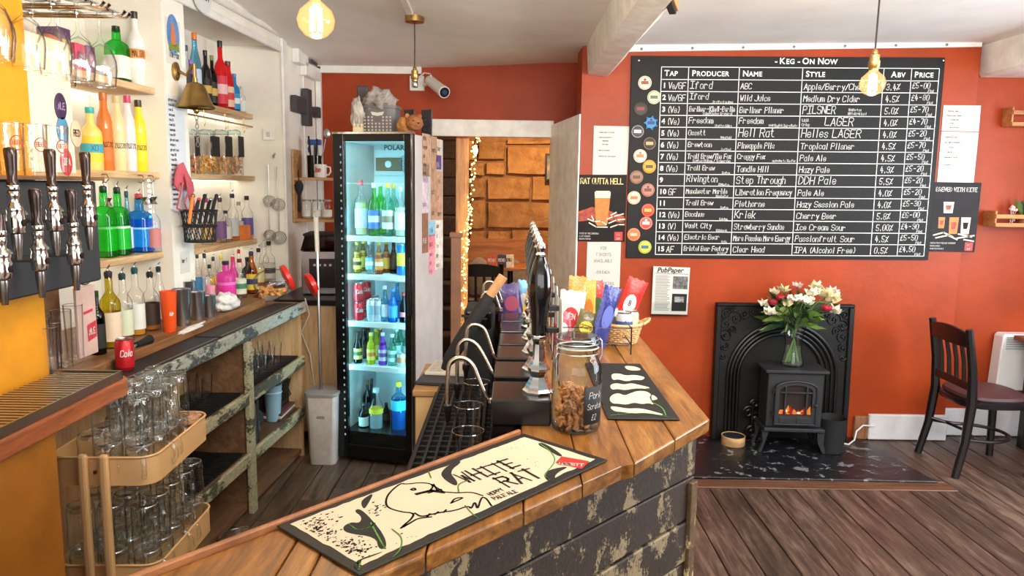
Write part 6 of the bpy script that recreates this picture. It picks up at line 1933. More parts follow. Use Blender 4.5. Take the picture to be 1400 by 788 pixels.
b0 = at_z(440, 637, 0)
bn2 = thing('tall_bin', 'tall tapered white plastic bin with grey rim by the fridge', 'bin', (b0.x, b0.y + .09, .001))
MB().rbox_lathe([(.82, 0), (.84, .006), (1, .43), (1.06, .435), (1.06, .455), (.97, .455), (.95, .43), (.8, .02), (.01, .018)], sx=.095, sy=.10, p=7, seg=28).build('bucket', WB, bn2)
MB().rbox_lathe([(1.07, .437), (1.08, .44), (1.08, .452), (1.07, .456)], sx=.095, sy=.10, p=7, seg=28).build('rim', paint('rim_grey', (150, 148, 146), .5), bn2)
mb = MB()
write(mb, 'ADDIS', 0, .30, .014, lambda x, y: (x, -.097 - .000, y), .002, .8, align='c')
mb.build('lettering', GREYINK, bn2, smooth=False)
pa, pb, pc = at_y(439, 545, 4.38), at_y(434, 345, 4.52), at_y(432, 298, 4.56)
bm_ = thing('broom', 'broom with white grip and bare pole standing in the tall bin', 'broom', pa)
MB().tube([(.0, .0, -.40), (0, 0, 0), tuple(pb - pa)], .009, 8).build('pole', STEEL, bm_)
MB().tube([tuple(pb - pa), tuple(pc - pa)], [.013, .016], 10).build('grip', CAMW, bm_)
MB().tube([tuple(pc - pa + Vector((.014 * math.cos(t), 0, .014 + .014 * math.sin(t)))) for t in [2 * PI * k / 10 for k in range(10)]], .004, 5, closed=True).build('hanging_loop', CAMW, bm_)
cbl = [at_y(417, 408, 4.72), at_y(423, 430, 4.70), at_y(412, 455, 4.71), at_y(424, 485, 4.72), at_y(430, 530, 4.74)]
tag(MB().tube(cbl, .004, 6).build('white_cable', GLOSSW), 'thin white cable dangling down the beige cabinet front', 'cable')
v0, z0 = wall_px(402, 168, .03)
v1, z1 = wall_px(431, 127, .03)
pz = thing('puzzle_ornament', 'dark grey interlocking wooden puzzle ornament on the white wall', 'ornament', on_wall(.03, (v0 + v1) / 2, (z0 + z1) / 2), W_ROT)
PZM = paint('puzzle_grey', (64, 62, 66), .6)
hv, hz = (v1 - v0) / 2, (z1 - z0) / 2
MB().box(-.02, .02, -hv, hv * .2, -hz * .4, hz * .45).build('block', PZM, pz, smooth=False, bevel=.003)
MB().box(-.015, .03, -hv * .1, hv * .3, -hz, hz).build('upright', PZM, pz, smooth=False, bevel=.003)
MB().box(-.018, .025, hv * .31, hv * .9, -hz * .25, hz * .12).build('peg', PZM, pz, smooth=False, bevel=.003)
MB().box(-.018, .03, hv * .91, hv * 1.15, -hz * .4, hz * .2).build('peg_head', PZM, pz, smooth=False, bevel=.003)
for nm, a, b, c, d_, lab in [('junction_box', 398, 60, 413, 92, 'white plastic junction box under the ceiling on the left wall'), ('switch_box', 409, 80, 431, 112, 'white trunking box with dark slot beside the junction box')]:
    v0, z1 = wall_px(a, b, .0)
    v1, z0 = wall_px(c, d_, .0)
    t = thing(nm, lab, 'box', on_wall(.001, v0, min(z0, z1)), W_ROT)
    MB().box(0, .05, 0, v1 - v0, 0, abs(z1 - z0) - .02).build('case', GLOSSW, t, smooth=False, bevel=.006)
    MB().box(.051, .054, (v1 - v0) * .3, (v1 - v0) * .7, .1, .16).build('slot', PZM if nm == 'switch_box' else GLOSSW, t, smooth=False, bevel=.002)
ye = on_wall(-.1, 2.553).y
sp_ = at_y(368, 184, ye - .0)
sw = thing('light_switch', 'square white light switch on the bottle alcove end wall', 'switch', (sp_.x, sp_.y - .013, sp_.z), W_ROT)
MB().box(-.04, .04, -.004, .006, -.04, .04).build('plate', GLOSSW, sw, smooth=False, bevel=.003)
MB().box(-.014, .014, -.009, -.0045, -.016, .016).build('rocker', paint('rocker', (196, 194, 186), .4), sw, smooth=False, bevel=.002)
for k, (px, py0, py1, rpx, lab) in enumerate([(368, 225, 275, 8, 'wire cocktail strainer, upper left of those hanging in the alcove end'), (380, 228, 280, 9, 'wire cocktail strainer, upper right of those hanging'),
                                             (369, 272, 322, 8, 'wire cocktail strainer, lower left of those hanging'), (382, 275, 325, 9, 'wire cocktail strainer, lower right of those hanging')]):
    a, b = at_y(px, py0, ye - .05), at_y(px, py1, ye - .05)
    t = thing('cocktail_strainer', lab, 'strainer', b, group='cocktail strainers hanging in the alcove')
    L_ = (a - b).length
    r = rpx / FOC * ye
    MB().tube([(0, 0, r), (.004 * (k % 2), 0, L_)], .004, 6).build('handle', STEEL, t)
    MB().tube([(r * math.cos(2 * PI * i / 18), 0, r * math.sin(2 * PI * i / 18) * .9) for i in range(18)], .004, 5, closed=True).build('ring', STEEL, t)
    mb = MB()
    for i in range(1, 4):
        rr = r * (1 - i * .22)
        mb.tube([(rr * math.cos(2 * PI * j / 14), -.012 * i, rr * .9 * math.sin(2 * PI * j / 14)) for j in range(14)], .002, 4, closed=True)
    wm = mb.build('wire_mesh', STEEL, t)
    wm['kind'] = 'stuff'
hk = at_y(375, 214, ye - .03)
tag(MB().tube([tuple(hk + Vector((0, .03, .02))), tuple(hk + Vector((0, 0, .02))), tuple(hk), tuple(hk + Vector((0, -.02, -.01))), tuple(hk + Vector((0, -.03, .01)))], .004, 6).build('wall_hook', STEEL), 'small steel hook above the hanging cocktail strainers', 'hook')
STRIP = peeling('strip_paint', (86, 96, 96), (176, 182, 170), amount=.50, scale=3.5, stretch=(2.5, 1, 2.5), rough=.6, streak=30)
STRIPG = peeling('strip_paint_green', (92, 94, 76), (186, 182, 148), amount=.48, scale=3.5, stretch=(2.5, 1, 2.5), rough=.6, streak=30)
LEDGE = wood('ledge_wood', (92, 58, 34), (156, 108, 66), (188, 140, 94), axis=1, stretch=9, rough=.5)
CARC = wood('carcass_brown', (78, 54, 36), (116, 84, 58), (136, 102, 74), axis=1, stretch=7, rough=.6)
RUBM = paint('rubber_mat', (24, 24, 26), .55, bump=.1, scale=40)
bb = thing('back_bar', 'long wooden back bar with open shelves, painted front edges and raised ledge', 'back bar', on_wall(0, 0), W_ROT)
V0, V1, UF = -.10, 1.92, .36
MB().box(.0, UF - .022, V0, V1, .950, .985).build('worktop', LEDGE, bb, smooth=False, bevel=.003)
MB().box(UF - .0215, UF, V0, V1, .925, .992).build('front_edge', STRIP, bb, smooth=False, bevel=.004)
MB().prism([(-.375, -.70), (.19, -.05), (.19, .35), (.17, 1.75), (.06, 1.80), (.0, 2.2), (0, 2.54), (-.375, 2.54)], .986, 1.028).build('ledge', LEDGE, bb, smooth=False, bevel=.004)
MB().box(.005, .02, V0, V1, .05, .949).build('back_panel', PLYB, bb, smooth=False)
for v, m in ((.40, PLYB), (1.075, CARC), (1.895, PLYB)):
    MB().box(.021, UF - .03, v - .012, v + .012, 0, .949).build('side_panel', m, bb, smooth=False)
MB().box(UF - .029, UF - .002, 1.045, 1.105, 0.0, .923).build('upright', STRIPG, bb, smooth=False, bevel=.003)
S1, S2 = .645, .325
for z in (S1, S2):
    for a, b in ((.413, 1.06), (1.09, 1.88)):
        if z == S2 and a > 1:
            b = 1.86
        MB().box(.021, UF - .024, a, b, z - .03, z).build('shelf', CARC, bb, smooth=False)
        MB().box(UF - .0235, UF - .0005, a - .0 if a < 1 else 1.107, b if a > 1 else 1.043, z - .05, z + .012).build('shelf_edge', STRIPG, bb, smooth=False, bevel=.004)
MB().box(.021, UF - .04, .413, 1.88, .02, .05).build('bottom', CARC, bb, smooth=False)
MB().box(UF - .07, UF - .01, 1.9, 1.935, .88, .945).build('end_bracket', LEDGE, bb, smooth=False, bevel=.004)
def mat_slab(label, u0, u1, v0, v1, z, grid=False):
    t = thing('rubber_mat', label, 'mat', on_wall(0, 0, z), W_ROT, 'black mats on the back bar')
    MB().box(u0, u1, v0, v1, 0, .006).build('base', RUBM, t, smooth=False, bevel=.002)
    if grid:
        mb = MB()
        n = int((v1 - v0) / .022)
        for k in range(n):
            v = v0 + (k + .5) * (v1 - v0) / n
            mb.add([(u0, v, .0062), (u0, v + .006, .0062), (u1, v + .03, .0062), (u1, v + .024, .0062), (u0, v, .011), (u0, v + .006, .011), (u1, v + .03, .011), (u1, v + .024, .011)],
                   [(0, 1, 2, 3)[::-1], (4, 5, 6, 7), (0, 1, 5, 4), (1, 2, 6, 5), (2, 3, 7, 6), (3, 0, 4, 7)])
            mb.add([(u0, v + .024, .0062), (u0, v + .03, .0062), (u1, v + .006, .0062), (u1, v, .0062), (u0, v + .024, .0105), (u0, v + .03, .0105), (u1, v + .006, .0105), (u1, v, .0105)],
                   [(0, 1, 2, 3)[::-1], (4, 5, 6, 7), (0, 1, 5, 4), (1, 2, 6, 5), (2, 3, 7, 6), (3, 0, 4, 7)])
        r = mb.build('grid_ribs', RUBM, t, smooth=False)
        r['kind'] = 'stuff'
    else:
        MB().box(u1 - .02, u1 - .012, v0 + .01, v1 - .01, .0065, .0085).build('raised_rib', paint('rib_grey', (90, 92, 94), .4), t, smooth=False)
    return t
mat_slab('black ribbed bar mat on the worktop in front of the cola can', .195, .337, .0, .80, .986)
mat_slab('black ribbed bar mat along the far half of the worktop', .195, .337, .82, 1.84, .986)
mat_slab('black grid mat under the tumblers on the left upper shelf', .05, .32, .46, 1.02, S1 + .001, True)
mat_slab('black grid mat on the empty lower left shelf', .05, .32, .46, 1.02, S2 + .001, True)
mat_slab('black grid mat under the stacked glasses on the right upper shelf', .05, .32, 1.13, 1.85, S1 + .001, True)
for k, (px, py) in enumerate([(268, 548), (284, 545), (297, 541), (276, 533)]):
    u = .16 if k < 3 else .08
    v, _ = wall_px(px, py, u)
    v = min(max(v, .5), .98)
    glass_cup('tumbler', ['short tumbler, left of those on the left upper shelf', 'short tumbler, middle of those on the left upper shelf', 'short tumbler, right of those on the left upper shelf', 'short tumbler behind the others on the left upper shelf'][k],
              'glass', on_wall(u, v, S1 + .013), .030, .036, .105, 'tumblers on the left upper shelf', rim=False)
k = 0
for row, u in enumerate((.245, .155)):
    for i in range(6):
        v = 1.17 + .105 * i + .04 * row
        h = .135 if i < 3 else .115
        glass_cup('tumbler', 'glass %s of the %s row on the right upper shelf under the worktop' % (['nearest', 'second', 'third', 'fourth', 'fifth', 'farthest'][i], ['front', 'rear'][row]),
                  'glass', on_wall(u, v, S1 + .013), .028, .037, h, 'glasses on the right upper shelf', rim=False)
        if i in (0, 1):
            glass_cup('tumbler', 'glass stacked in the %s glass of the %s row on the right upper shelf' % (['nearest', 'second'][i], ['front', 'rear'][row]),
                      'glass', on_wall(u, v, S1 + .013 + .09), .028, .037, h - .03, 'glasses on the right upper shelf', rim=False)
v, _ = wall_px(374, 570, .26)
cup = thing('plastic_cup', 'tall pale blue plastic cup on the lower right shelf', 'cup', on_wall(.26, v, S2 + .001))
MB().lathe([(.036, 0), (.040, .004), (.052, .215), (.054, .22), (.050, .22), (.037, .008), (.0005, .008)], 20).build('cup', paint('cup_blue', (140, 176, 196), .4), cup)
MB().lathe([(.0535, .17), (.0545, .172), (.0545, .178), (.0532, .18)], 20, caps=False).build('rim_band', paint('cup_band', (170, 200, 214), .4), cup)
v, _ = wall_px(398, 556, .22)
cbk = thing('crate_basket', 'black plastic lattice basket of folded papers on the lower right shelf', 'basket', on_wall(.16, 1.72, S2 + .05), W_ROT)
MB().box(-.11, .11, -.105, .105, 0, .006).build('base', MATTB, cbk, smooth=False)
for nm, b4 in (('front_wall', (.104, .11, -.105, .105, .007, .17)), ('back_wall', (-.11, -.104, -.105, .105, .007, .17)), ('end_wall', (-.103, .103, -.105, -.099, .007, .17)), ('end_wall', (-.103, .103, .099, .105, .007, .17))):
    MB().box(*b4).build(nm, paint('basket_black', (34, 34, 36), .5), cbk, smooth=False, bevel=.002)
mb = MB()
for k in range(9):
    y = -.095 + .0225 * k
    mb.at((.112, y, .09), rx=.7).box(-.001, .003, -.003, .003, -.07, .07)
    mb.at((.112, y, .09), rx=-.7).box(-.001, .003, -.003, .003, -.07, .07)
lt = mb.build('lattice', BLACK, cbk, smooth=False)
lt['kind'] = 'stuff'
for k in range(3):
    MB().at((.02 * k - .03, .0, .10), rx=.1 * k, ry=.15).box(-.004, .004, -.08, .08, 0, .10).build('folded_paper', paint('kraft', (166, 140, 104), .8), cbk, smooth=False)
for k in range(3):
    tag(MB().at(on_wall(.16, 1.70, S2 + .001 + .016 * k), rz=W_ROT + .03 * k).box(-.13, .15, -.13, .13, 0, .014).build('tray', [paint('tray_brown', (88, 60, 56), .5), paint('tray_white', (196, 190, 184), .6), paint('tray_plum', (90, 52, 60), .5)][k], smooth=False, bevel=.003),
        ['plum brown tray, lowest of the stack under the black basket', 'pale tray, middle of the stack under the black basket', 'dark plum tray, topmost under the black basket'][k], 'tray', 'trays under the black basket')
for k, (v, c, hh, lab) in enumerate([(1.16, (46, 42, 40), .23, 'dark boxed book standing at the near end of the lower right shelf'), (1.20, (70, 62, 56), .22, 'grey boxed book second on the lower right shelf'), (1.235, (40, 36, 36), .235, 'black boxed book third on the lower right shelf')]):
    tag(MB().at(on_wall(.20, v, S2 + .001), rz=W_ROT).box(-.10, .12, -.015, .015, 0, hh).build('book', paint('book_%d_%d_%d' % c, c, .5), smooth=False, bevel=.003), lab, 'book', 'boxed books on the lower right shelf')
bottle('bottle', 'dark green small bottle lying by the blue cup on the lower right shelf', on_wall(.25, 1.34, S2 + .001), .03, .17, 'dark_green', 'beer', lab=(90, 150, 170), cap=(60, 120, 110))
bottle('bottle', 'black small bottle behind the green one on the lower right shelf', on_wall(.17, 1.31, S2 + .001), .03, .22, 'black', 'beer', lab=(110, 110, 100), cap=(40, 40, 40))
lumpy('cloth', 'dark folded cloth on the lower right shelf', 'cloth', on_wall(.20, 1.44, S2 + .05), .06, .07, .05, paint('dark_cloth', (44, 46, 50), .9, bump=.4, scale=20), 4.4, .3)
OAKS = wood('shelf_oak', (168, 128, 84), (216, 184, 138), (230, 204, 164), axis=1, stretch=9, rough=.5, rand=.06)
LEDW = glow('led_white', (255, 246, 222), 5.5)
A1, A2 = [2.165, 1.762, 1.375], [2.185, 1.765, 1.328]
for k, z in enumerate(A1):
    t = thing('alcove_shelf', ['top', 'middle', 'lowest'][k] + ' wooden shelf in the near bottle alcove behind the taps', 'shelf', on_wall(0, 0, z), W_ROT, 'alcove shelves')
    MB().box(-.378, -.045, -.74, 1.027, -.032, 0).build('board', OAKS, t, smooth=False, bevel=.004)
    MB().box(-.355, -.335, -.7, 1.02, -.040, -.033).build('led_strip', LEDW, t, smooth=False)
for k, z in enumerate(A2):
    t = thing('alcove_shelf', ['top', 'middle', 'lowest'][k] + ' wooden shelf in the far bottle alcove beside the bell', 'shelf', on_wall(0, 0, z), W_ROT, 'alcove shelves')
    MB().box(-.378, -.20, 1.25, 2.55, -.034, 0).build('board', OAKS, t, smooth=False, bevel=.004)
    MB().box(-.355, -.335, 1.26, 2.54, -.042, -.035).build('led_strip', LEDW, t, smooth=False)
lt = thing('led_tape', 'vertical tape of tiny white lights in the near bottle alcove', 'light', on_wall(-.10, 1.026, 1.38), W_ROT)
MB().box(-.006, .006, -.003, .001, 0, .36).build('tape', PAPER, lt, smooth=False)
d0 = None
for k in range(14):
    if d0 is None:
        d0 = MB().box(-.006, .006, -.006, -.0035, 0, .010).build('led', glow('led_dot_white', (255, 250, 236), 5), lt, smooth=False)
        d0.location = (0, 0, .01 + .025 * k)
    else:
        shared(d0, 'led', lt, (0, 0, .01 + .025 * k))
for k, px in enumerate((143, 192, 206)):
    v, _ = wall_px(px, 245, -.03)
    t = thing('bar_hook', ['brass cup hook holding a jigger under the middle alcove shelf', 'second brass cup hook under the middle alcove shelf', 'third brass cup hook at the shelf end'][k], 'hook', on_wall(-.04, v, 1.745), group='hooks on the middle alcove shelf')
    MB().tube([(0, 0, 0), (.02, 0, -.0), (.028, 0, -.02), (.015, 0, -.035), (.0, 0, -.03)], .003, 6).build('hook', BRASS, t)
    MB().tube([(.02, 0, -.03), (.02, 0, -.10)], .003, 6).build('jigger_handle', STEEL, t)
    MB().lathe([(.016, -.135), (.006, -.117), (.016, -.10)], 10, c=(.02, 0, 0), caps=False).build('jigger', STEEL, t)
def wb_(label, px, ytop, wpx, u, z, zt=None, **kw):
    """a bottle standing at offset u on a shelf of height z of the left wall"""
    d = kw.pop('ymid', 240)
    lim = .99 if px < 225 else 2.515
    v, ztop = wall_px(px, ytop, u)
    while v > lim and u < .12:
        u += .01
        v, ztop = wall_px(px, ytop, u)
    p = on_wall(u, v, z + .0008)
    r = max(.012, wpx / 2 / FOC * p.y)
    h = max(.08, ztop - z)
    kw.setdefault('group', 'bottles in the wall alcoves')
    return bottle('bottle', label, p, r, h, face=-.75, **kw)
wb_('green whiskey bottle with white label and black cap on the top near shelf', 158, 36, 26, -.16, A1[0], glass='green', prof='squat', lab=(228, 232, 226), cap=(20, 20, 22), square=True, band=(.1, .5))
wb_('tall white coconut rum bottle with black cap at the end of the top near shelf', 183, 16, 21, -.16, A1[0], glass=(232, 230, 224), prof='wine', lab=(238, 236, 230), cap=(26, 26, 28), word='MALIBU', lab2=(226, 150, 80), band=(.25, .62))
for (px0, py0, px1, py1, c, c2, nm, lab) in [(96, 36, 117, 110, (90, 60, 96), (206, 150, 70), 'gift_box', 'purple and gold bottle box on the top near shelf'), (118, 58, 134, 108, (206, 60, 100), (90, 30, 50), 'gift_box', 'crimson tin with dark picture on the top near shelf'),
                                             (134, 62, 148, 110, (120, 60, 120), (226, 150, 170), 'gift_box', 'plum carton beside the green bottle')]:
    va, za = wall_px(px0, py0, -.14)
    vb, zb = wall_px(px1, py1, -.14)
    t = thing(nm, lab, 'box', on_wall(-.24, va, A1[0] + .001), W_ROT)
    MB().box(-.05, .05, 0, vb - va - .004, 0, za - A1[0]).build('carton', paint('carton_%d_%d_%d' % c, c, .45, var=.2, scale=20), t, smooth=False, bevel=.003)
    MB().box(.0505, .052, (vb - va) * .2, (vb - va) * .8, .06, (za - A1[0]) * .75).build('printed_picture', paint('carton_%d_%d_%d' % c2, c2, .5, var=.4, scale=40), t, smooth=False)
va, za = wall_px(72, 50, -.14)
t = thing('bowl', 'cream bowl with an orange round thing on the top near shelf', 'bowl', on_wall(-.16, va, A1[0] + .001))
MB().lathe([(.03, 0), (.04, .004), (.075, .08), (.072, .08), (.036, .012), (.0005, .01)], 20).build('bowl', paint('bowl_cream', (226, 214, 186), .4), t)
MB().ball((0, 0, .085), .05, 14, 10).build('ball', paint('ball_orange', (206, 120, 84), .5), t)
for px, yt, w, gl, lab, cap, l2, wd, txt in [
    (122, 147, 27, (236, 214, 120), (236, 206, 60), (60, 180, 170), (70, 170, 190), 'XO', 'yellow rum bottle with teal cap and tropical label on the middle near shelf'),
    (140, 127, 19, (214, 120, 50), (190, 90, 40), (200, 110, 50), (236, 190, 120), 'zuzza', 'burnt orange liqueur bottle on the middle near shelf'),
    (158, 131, 19, (232, 214, 160), (226, 206, 150), (214, 190, 130), (196, 90, 60), 'zuzza', 'cream coloured liqueur bottle between the orange and white ones'),
    (173, 131, 17, (232, 222, 224), (236, 226, 226), (206, 60, 110), (200, 80, 110), 'zuzza', 'white liqueur bottle with pink print on the middle near shelf'),
    (188, 137, 17, (240, 216, 40), (236, 210, 40), (60, 50, 40), (190, 120, 30), 'zuzza', 'bright yellow liqueur bottle at the end of the middle near shelf')]:
    wb_(txt, px, yt, w, -.13, A1[1], glass=gl, prof='cream' if px > 125 else 'spirit', lab=gl if px > 125 else lab, cap=cap, lab2=None if px > 125 else l2, word=wd, band=(.14, .56))
for px, yt, w, gl, pr, lab, cap, lq, sq, txt in [
    (140, 250, 25, 'green', 'gin', (90, 200, 110), (24, 60, 40), None, True, 'bright green gin bottle with pourer nearest the black tap board'),
    (159, 252, 24, 'green', 'gin', (206, 226, 206), (24, 60, 40), None, True, 'green gin bottle with pale label beside the blue one'),
    (172, 258, 12, 'pale_blue', 'slim', (196, 220, 236), (30, 70, 90), None, False, 'slim pale blue bottle between the green and blue gins'),
    (189, 262, 27, 'blue', 'gin', (150, 206, 236), (206, 60, 66), (60, 160, 226), True, 'sapphire blue gin bottle with red pourer on the lowest near shelf'),
    (208, 268, 17, 'clear', 'spirit', (200, 130, 130), (36, 40, 44), None, False, 'clear spirit bottle with dusty red label at the lowest near shelf end')]:
    wb_(txt, px, yt, w, -.12, A1[2], glass=gl, prof=pr, lab=lab, cap=cap, liquid=lq, level=.6, square=sq, pourer=True, band=(.1, .46))
LZ = 1.0282
for px, yt, w, u, gl, pr, lab, cap, lq, po, txt in [
    (130, 398, 20, .08, 'dark_green', 'wine', (36, 38, 36), (30, 60, 40), None, False, 'dark green wine bottle with black label behind the cola can'),
    (147, 366, 27, .06, 'olive', 'wine', (226, 206, 180), (50, 44, 50), (196, 190, 60), True, 'olive glass wine bottle with cream label on the ledge'),
    (166, 370, 23, .04, 'clear', 'spirit', (206, 216, 190), (40, 60, 60), None, True, 'clear spirit bottle with pale green label on the ledge'),
    (183, 362, 22, .02, 'clear', 'spirit', (216, 222, 216), (30, 76, 84), (226, 170, 60), True, 'clear spirit bottle with teal stopper and amber dregs on the ledge'),
    (204, 369, 22, .02, 'clear', 'spirit', (60, 46, 36), (36, 36, 38), (196, 130, 50), True, 'spirit bottle with brown and black label beside the orange cup'),
    (216, 362, 15, -.08, 'clear', 'slim', (196, 210, 216), (30, 40, 50), None, True, 'slim clear bottle behind the brown labelled one')]:
    wb_(txt, px, yt, w, u, LZ, glass=gl, prof=pr, lab=lab, cap=cap, liquid=lq, level=.35, pourer=po, band=(.1, .5))
for px, yt, w, gl, pr, lab, cap, l2, txt in [
    (253, 62, 16, 'clear', 'spirit', (46, 42, 40), (60, 50, 90), None, 'clear bottle with black label behind the brass bell'),
    (260, 82, 12, 'violet', 'spirit', (176, 110, 206), (150, 90, 190), None, 'violet liqueur bottle behind the brass bell'),
    (265, 45, 15, 'pale_blue', 'slim', (190, 206, 226), (226, 120, 44), None, 'tall clear bottle with orange cap on the top far shelf'),
    (280, 69, 14, 'black', 'wine', (36, 30, 28), (24, 20, 20), (196, 160, 80), 'black bottle with gold print on the top far shelf'),
    (289, 76, 12, 'dark_green', 'wine', (40, 36, 34), (110, 130, 50), (200, 170, 90), 'dark bottle with olive cap on the top far shelf'),
    (300, 56, 16, 'red', 'spirit', (214, 60, 80), (26, 22, 24), (236, 196, 200), 'ruby red bottle with black cap on the top far shelf'),
    (311, 84, 14, 'red', 'cream', (226, 196, 170), (120, 40, 36), (206, 60, 50), 'squat red bottle with cream label on the top far shelf'),
    (320, 101, 13, 'blue', 'spirit', (50, 150, 206), (60, 140, 200), (226, 236, 240), 'bright blue bottle near the end of the top far shelf'),
    (330, 118, 9, 'clear', 'spirit', (220, 226, 226), (196, 196, 190), None, 'small clear bottle at the end of the top far shelf')]:
    wb_(txt, px, yt, w, -.27, A2[0], glass=gl, prof=pr, lab=lab, cap=cap, lab2=l2, band=(.08, .5))
SNK = [(262, 14, 'Hot Nuts', (176, 120, 80), 'snack jar with black label at the left end, mostly behind the bell chain'), (283, 23, 'Crisps', (226, 160, 80), 'wide snack jar of orange crisps second on the middle far shelf'),
       (302, 21, 'Dry Roast', (196, 150, 96), 'snack jar of dry roasted nuts in the middle of the row'), (320, 18, 'Salted', (190, 150, 106), 'snack jar fourth in the row on the middle far shelf'), (336, 19, 'Mix', (150, 116, 80), 'snack jar at the right end of the middle far shelf')]
for px, w, word, col, txt in SNK:
    v, zt = wall_px(px, 184, -.28)
    p = on_wall(-.28, v, A2[1] + .001)
    r, h = w / 2 / FOC * p.y, zt - A2[1]
    t = thing('snack_jar', txt, 'jar', p, W_ROT, 'snack jars on the middle far shelf')
    MB().rbox_lathe([(.95, 0), (1, .01), (1, h * .8), (.8, h * .92), (.8, h)], sx=r, sy=r, p=5, seg=20).build('jar', CLEAR, t)
    MB().rbox_lathe([(.82, h + .0005), (.86, h + .002), (.86, h + .02), (.5, h + .03)], sx=r, sy=r, p=4, seg=16).build('lid', thin_glass('jar_glass', (240, 250, 250), (70, 84, 84), .55), t)
    mb = MB()
    for k in range(60):
        a, rr = R.uniform(0, 2 * PI), r * .86 * math.sqrt(R.random())
        mb.at((rr * math.cos(a), rr * math.sin(a), R.uniform(.012, h * .45)), R.uniform(0, 3), R.uniform(0, 3), 0).box(-.011, .011, -.007, .007, -.004, .004)
    s = mb.build('snack_filling', paint('snack_%d_%d_%d' % col, col, .7, var=.25, scale=30), t, smooth=False)
    s['kind'] = 'stuff'
    MB().box(r * 1.005, r * 1.005 + .002, -r * .95, r * .95, h * .45, h * .95).build('chalk_label', paint('label_slate', (30, 31, 34), .7), t, smooth=False)
    MB().at(rz=-.9).box(-r * .9, r * .9, -r * 1.12, -r * 1.10, h * .45, h * .95).build('chalk_label', paint('label_slate', (30, 31, 34), .7), t, smooth=False)
    mb = MB().at(rz=-.9 + PI * 0)
    write(mb, word, 0, h * .66, .034, lambda x, y: (x, -r * 1.125, y), .006, .75, fit=r * 1.6, align='c', jit=.04)
    mb.build('lettering', CHALK, t, smooth=False)
rl = thing('hanging_rail', 'thin metal rail with hooks above the snack jars', 'rail', on_wall(-.20, 0, 2.10), W_ROT)
MB().cyl((0, 1.28, 0), (0, 2.53, 0), .005, n=8).build('rail', BRASS, rl)
for k in range(4):
    MB().tube([(0, 1.55 + .28 * k, .046), (0, 1.55 + .28 * k, -.0), (.01, 1.55 + .28 * k, -.03), (0, 1.55 + .28 * k, -.05)], .003, 5).build('hook', BRASS, rl)
for px, yt, w, gl, pr, lab, cap, lq, txt in [
    (281, 268, 14, 'clear', 'spirit', (196, 160, 90), (140, 40, 90), None, 'clear bottle with gold label behind the flamingo basket'),
    (300, 268, 15, 'clear', 'spirit', (110, 80, 130), (90, 40, 70), None, 'clear bottle with purple label on the lowest far shelf'),
    (308, 288, 15, 'clear', 'squat', (206, 206, 200), (40, 40, 46), None, 'stout clear bottle right of the flamingo basket'),
    (317, 262, 15, 'clear', 'spirit', (190, 196, 196), (36, 44, 60), None, 'tall clear bottle in the middle of the lowest far shelf'),
    (326, 276, 12, 'clear', 'slim', (170, 180, 186), (150, 150, 150), None, 'slim clear bottle with steel cap on the lowest far shelf'),
    (337, 268, 15, 'clear', 'spirit', (96, 84, 150), (40, 40, 46), None, 'clear bottle with violet square label on the lowest far shelf')]:
    wb_(txt, px, yt, w, -.28, A2[2], glass=gl, prof=pr, lab=lab, cap=cap, liquid=lq, pourer=px in (281, 300, 317), band=(.1, .5))
va, za = wall_px(343, 306, -.26)
tag(MB().at(on_wall(-.27, 2.46, A2[2] + .001), rz=W_ROT).box(-.05, .05, -.06, .06, 0, .10).build('carton', paint('carton_orange', (206, 116, 50), .6, var=.2), smooth=False, bevel=.003), 'small orange carton at the end of the lowest far shelf', 'box')
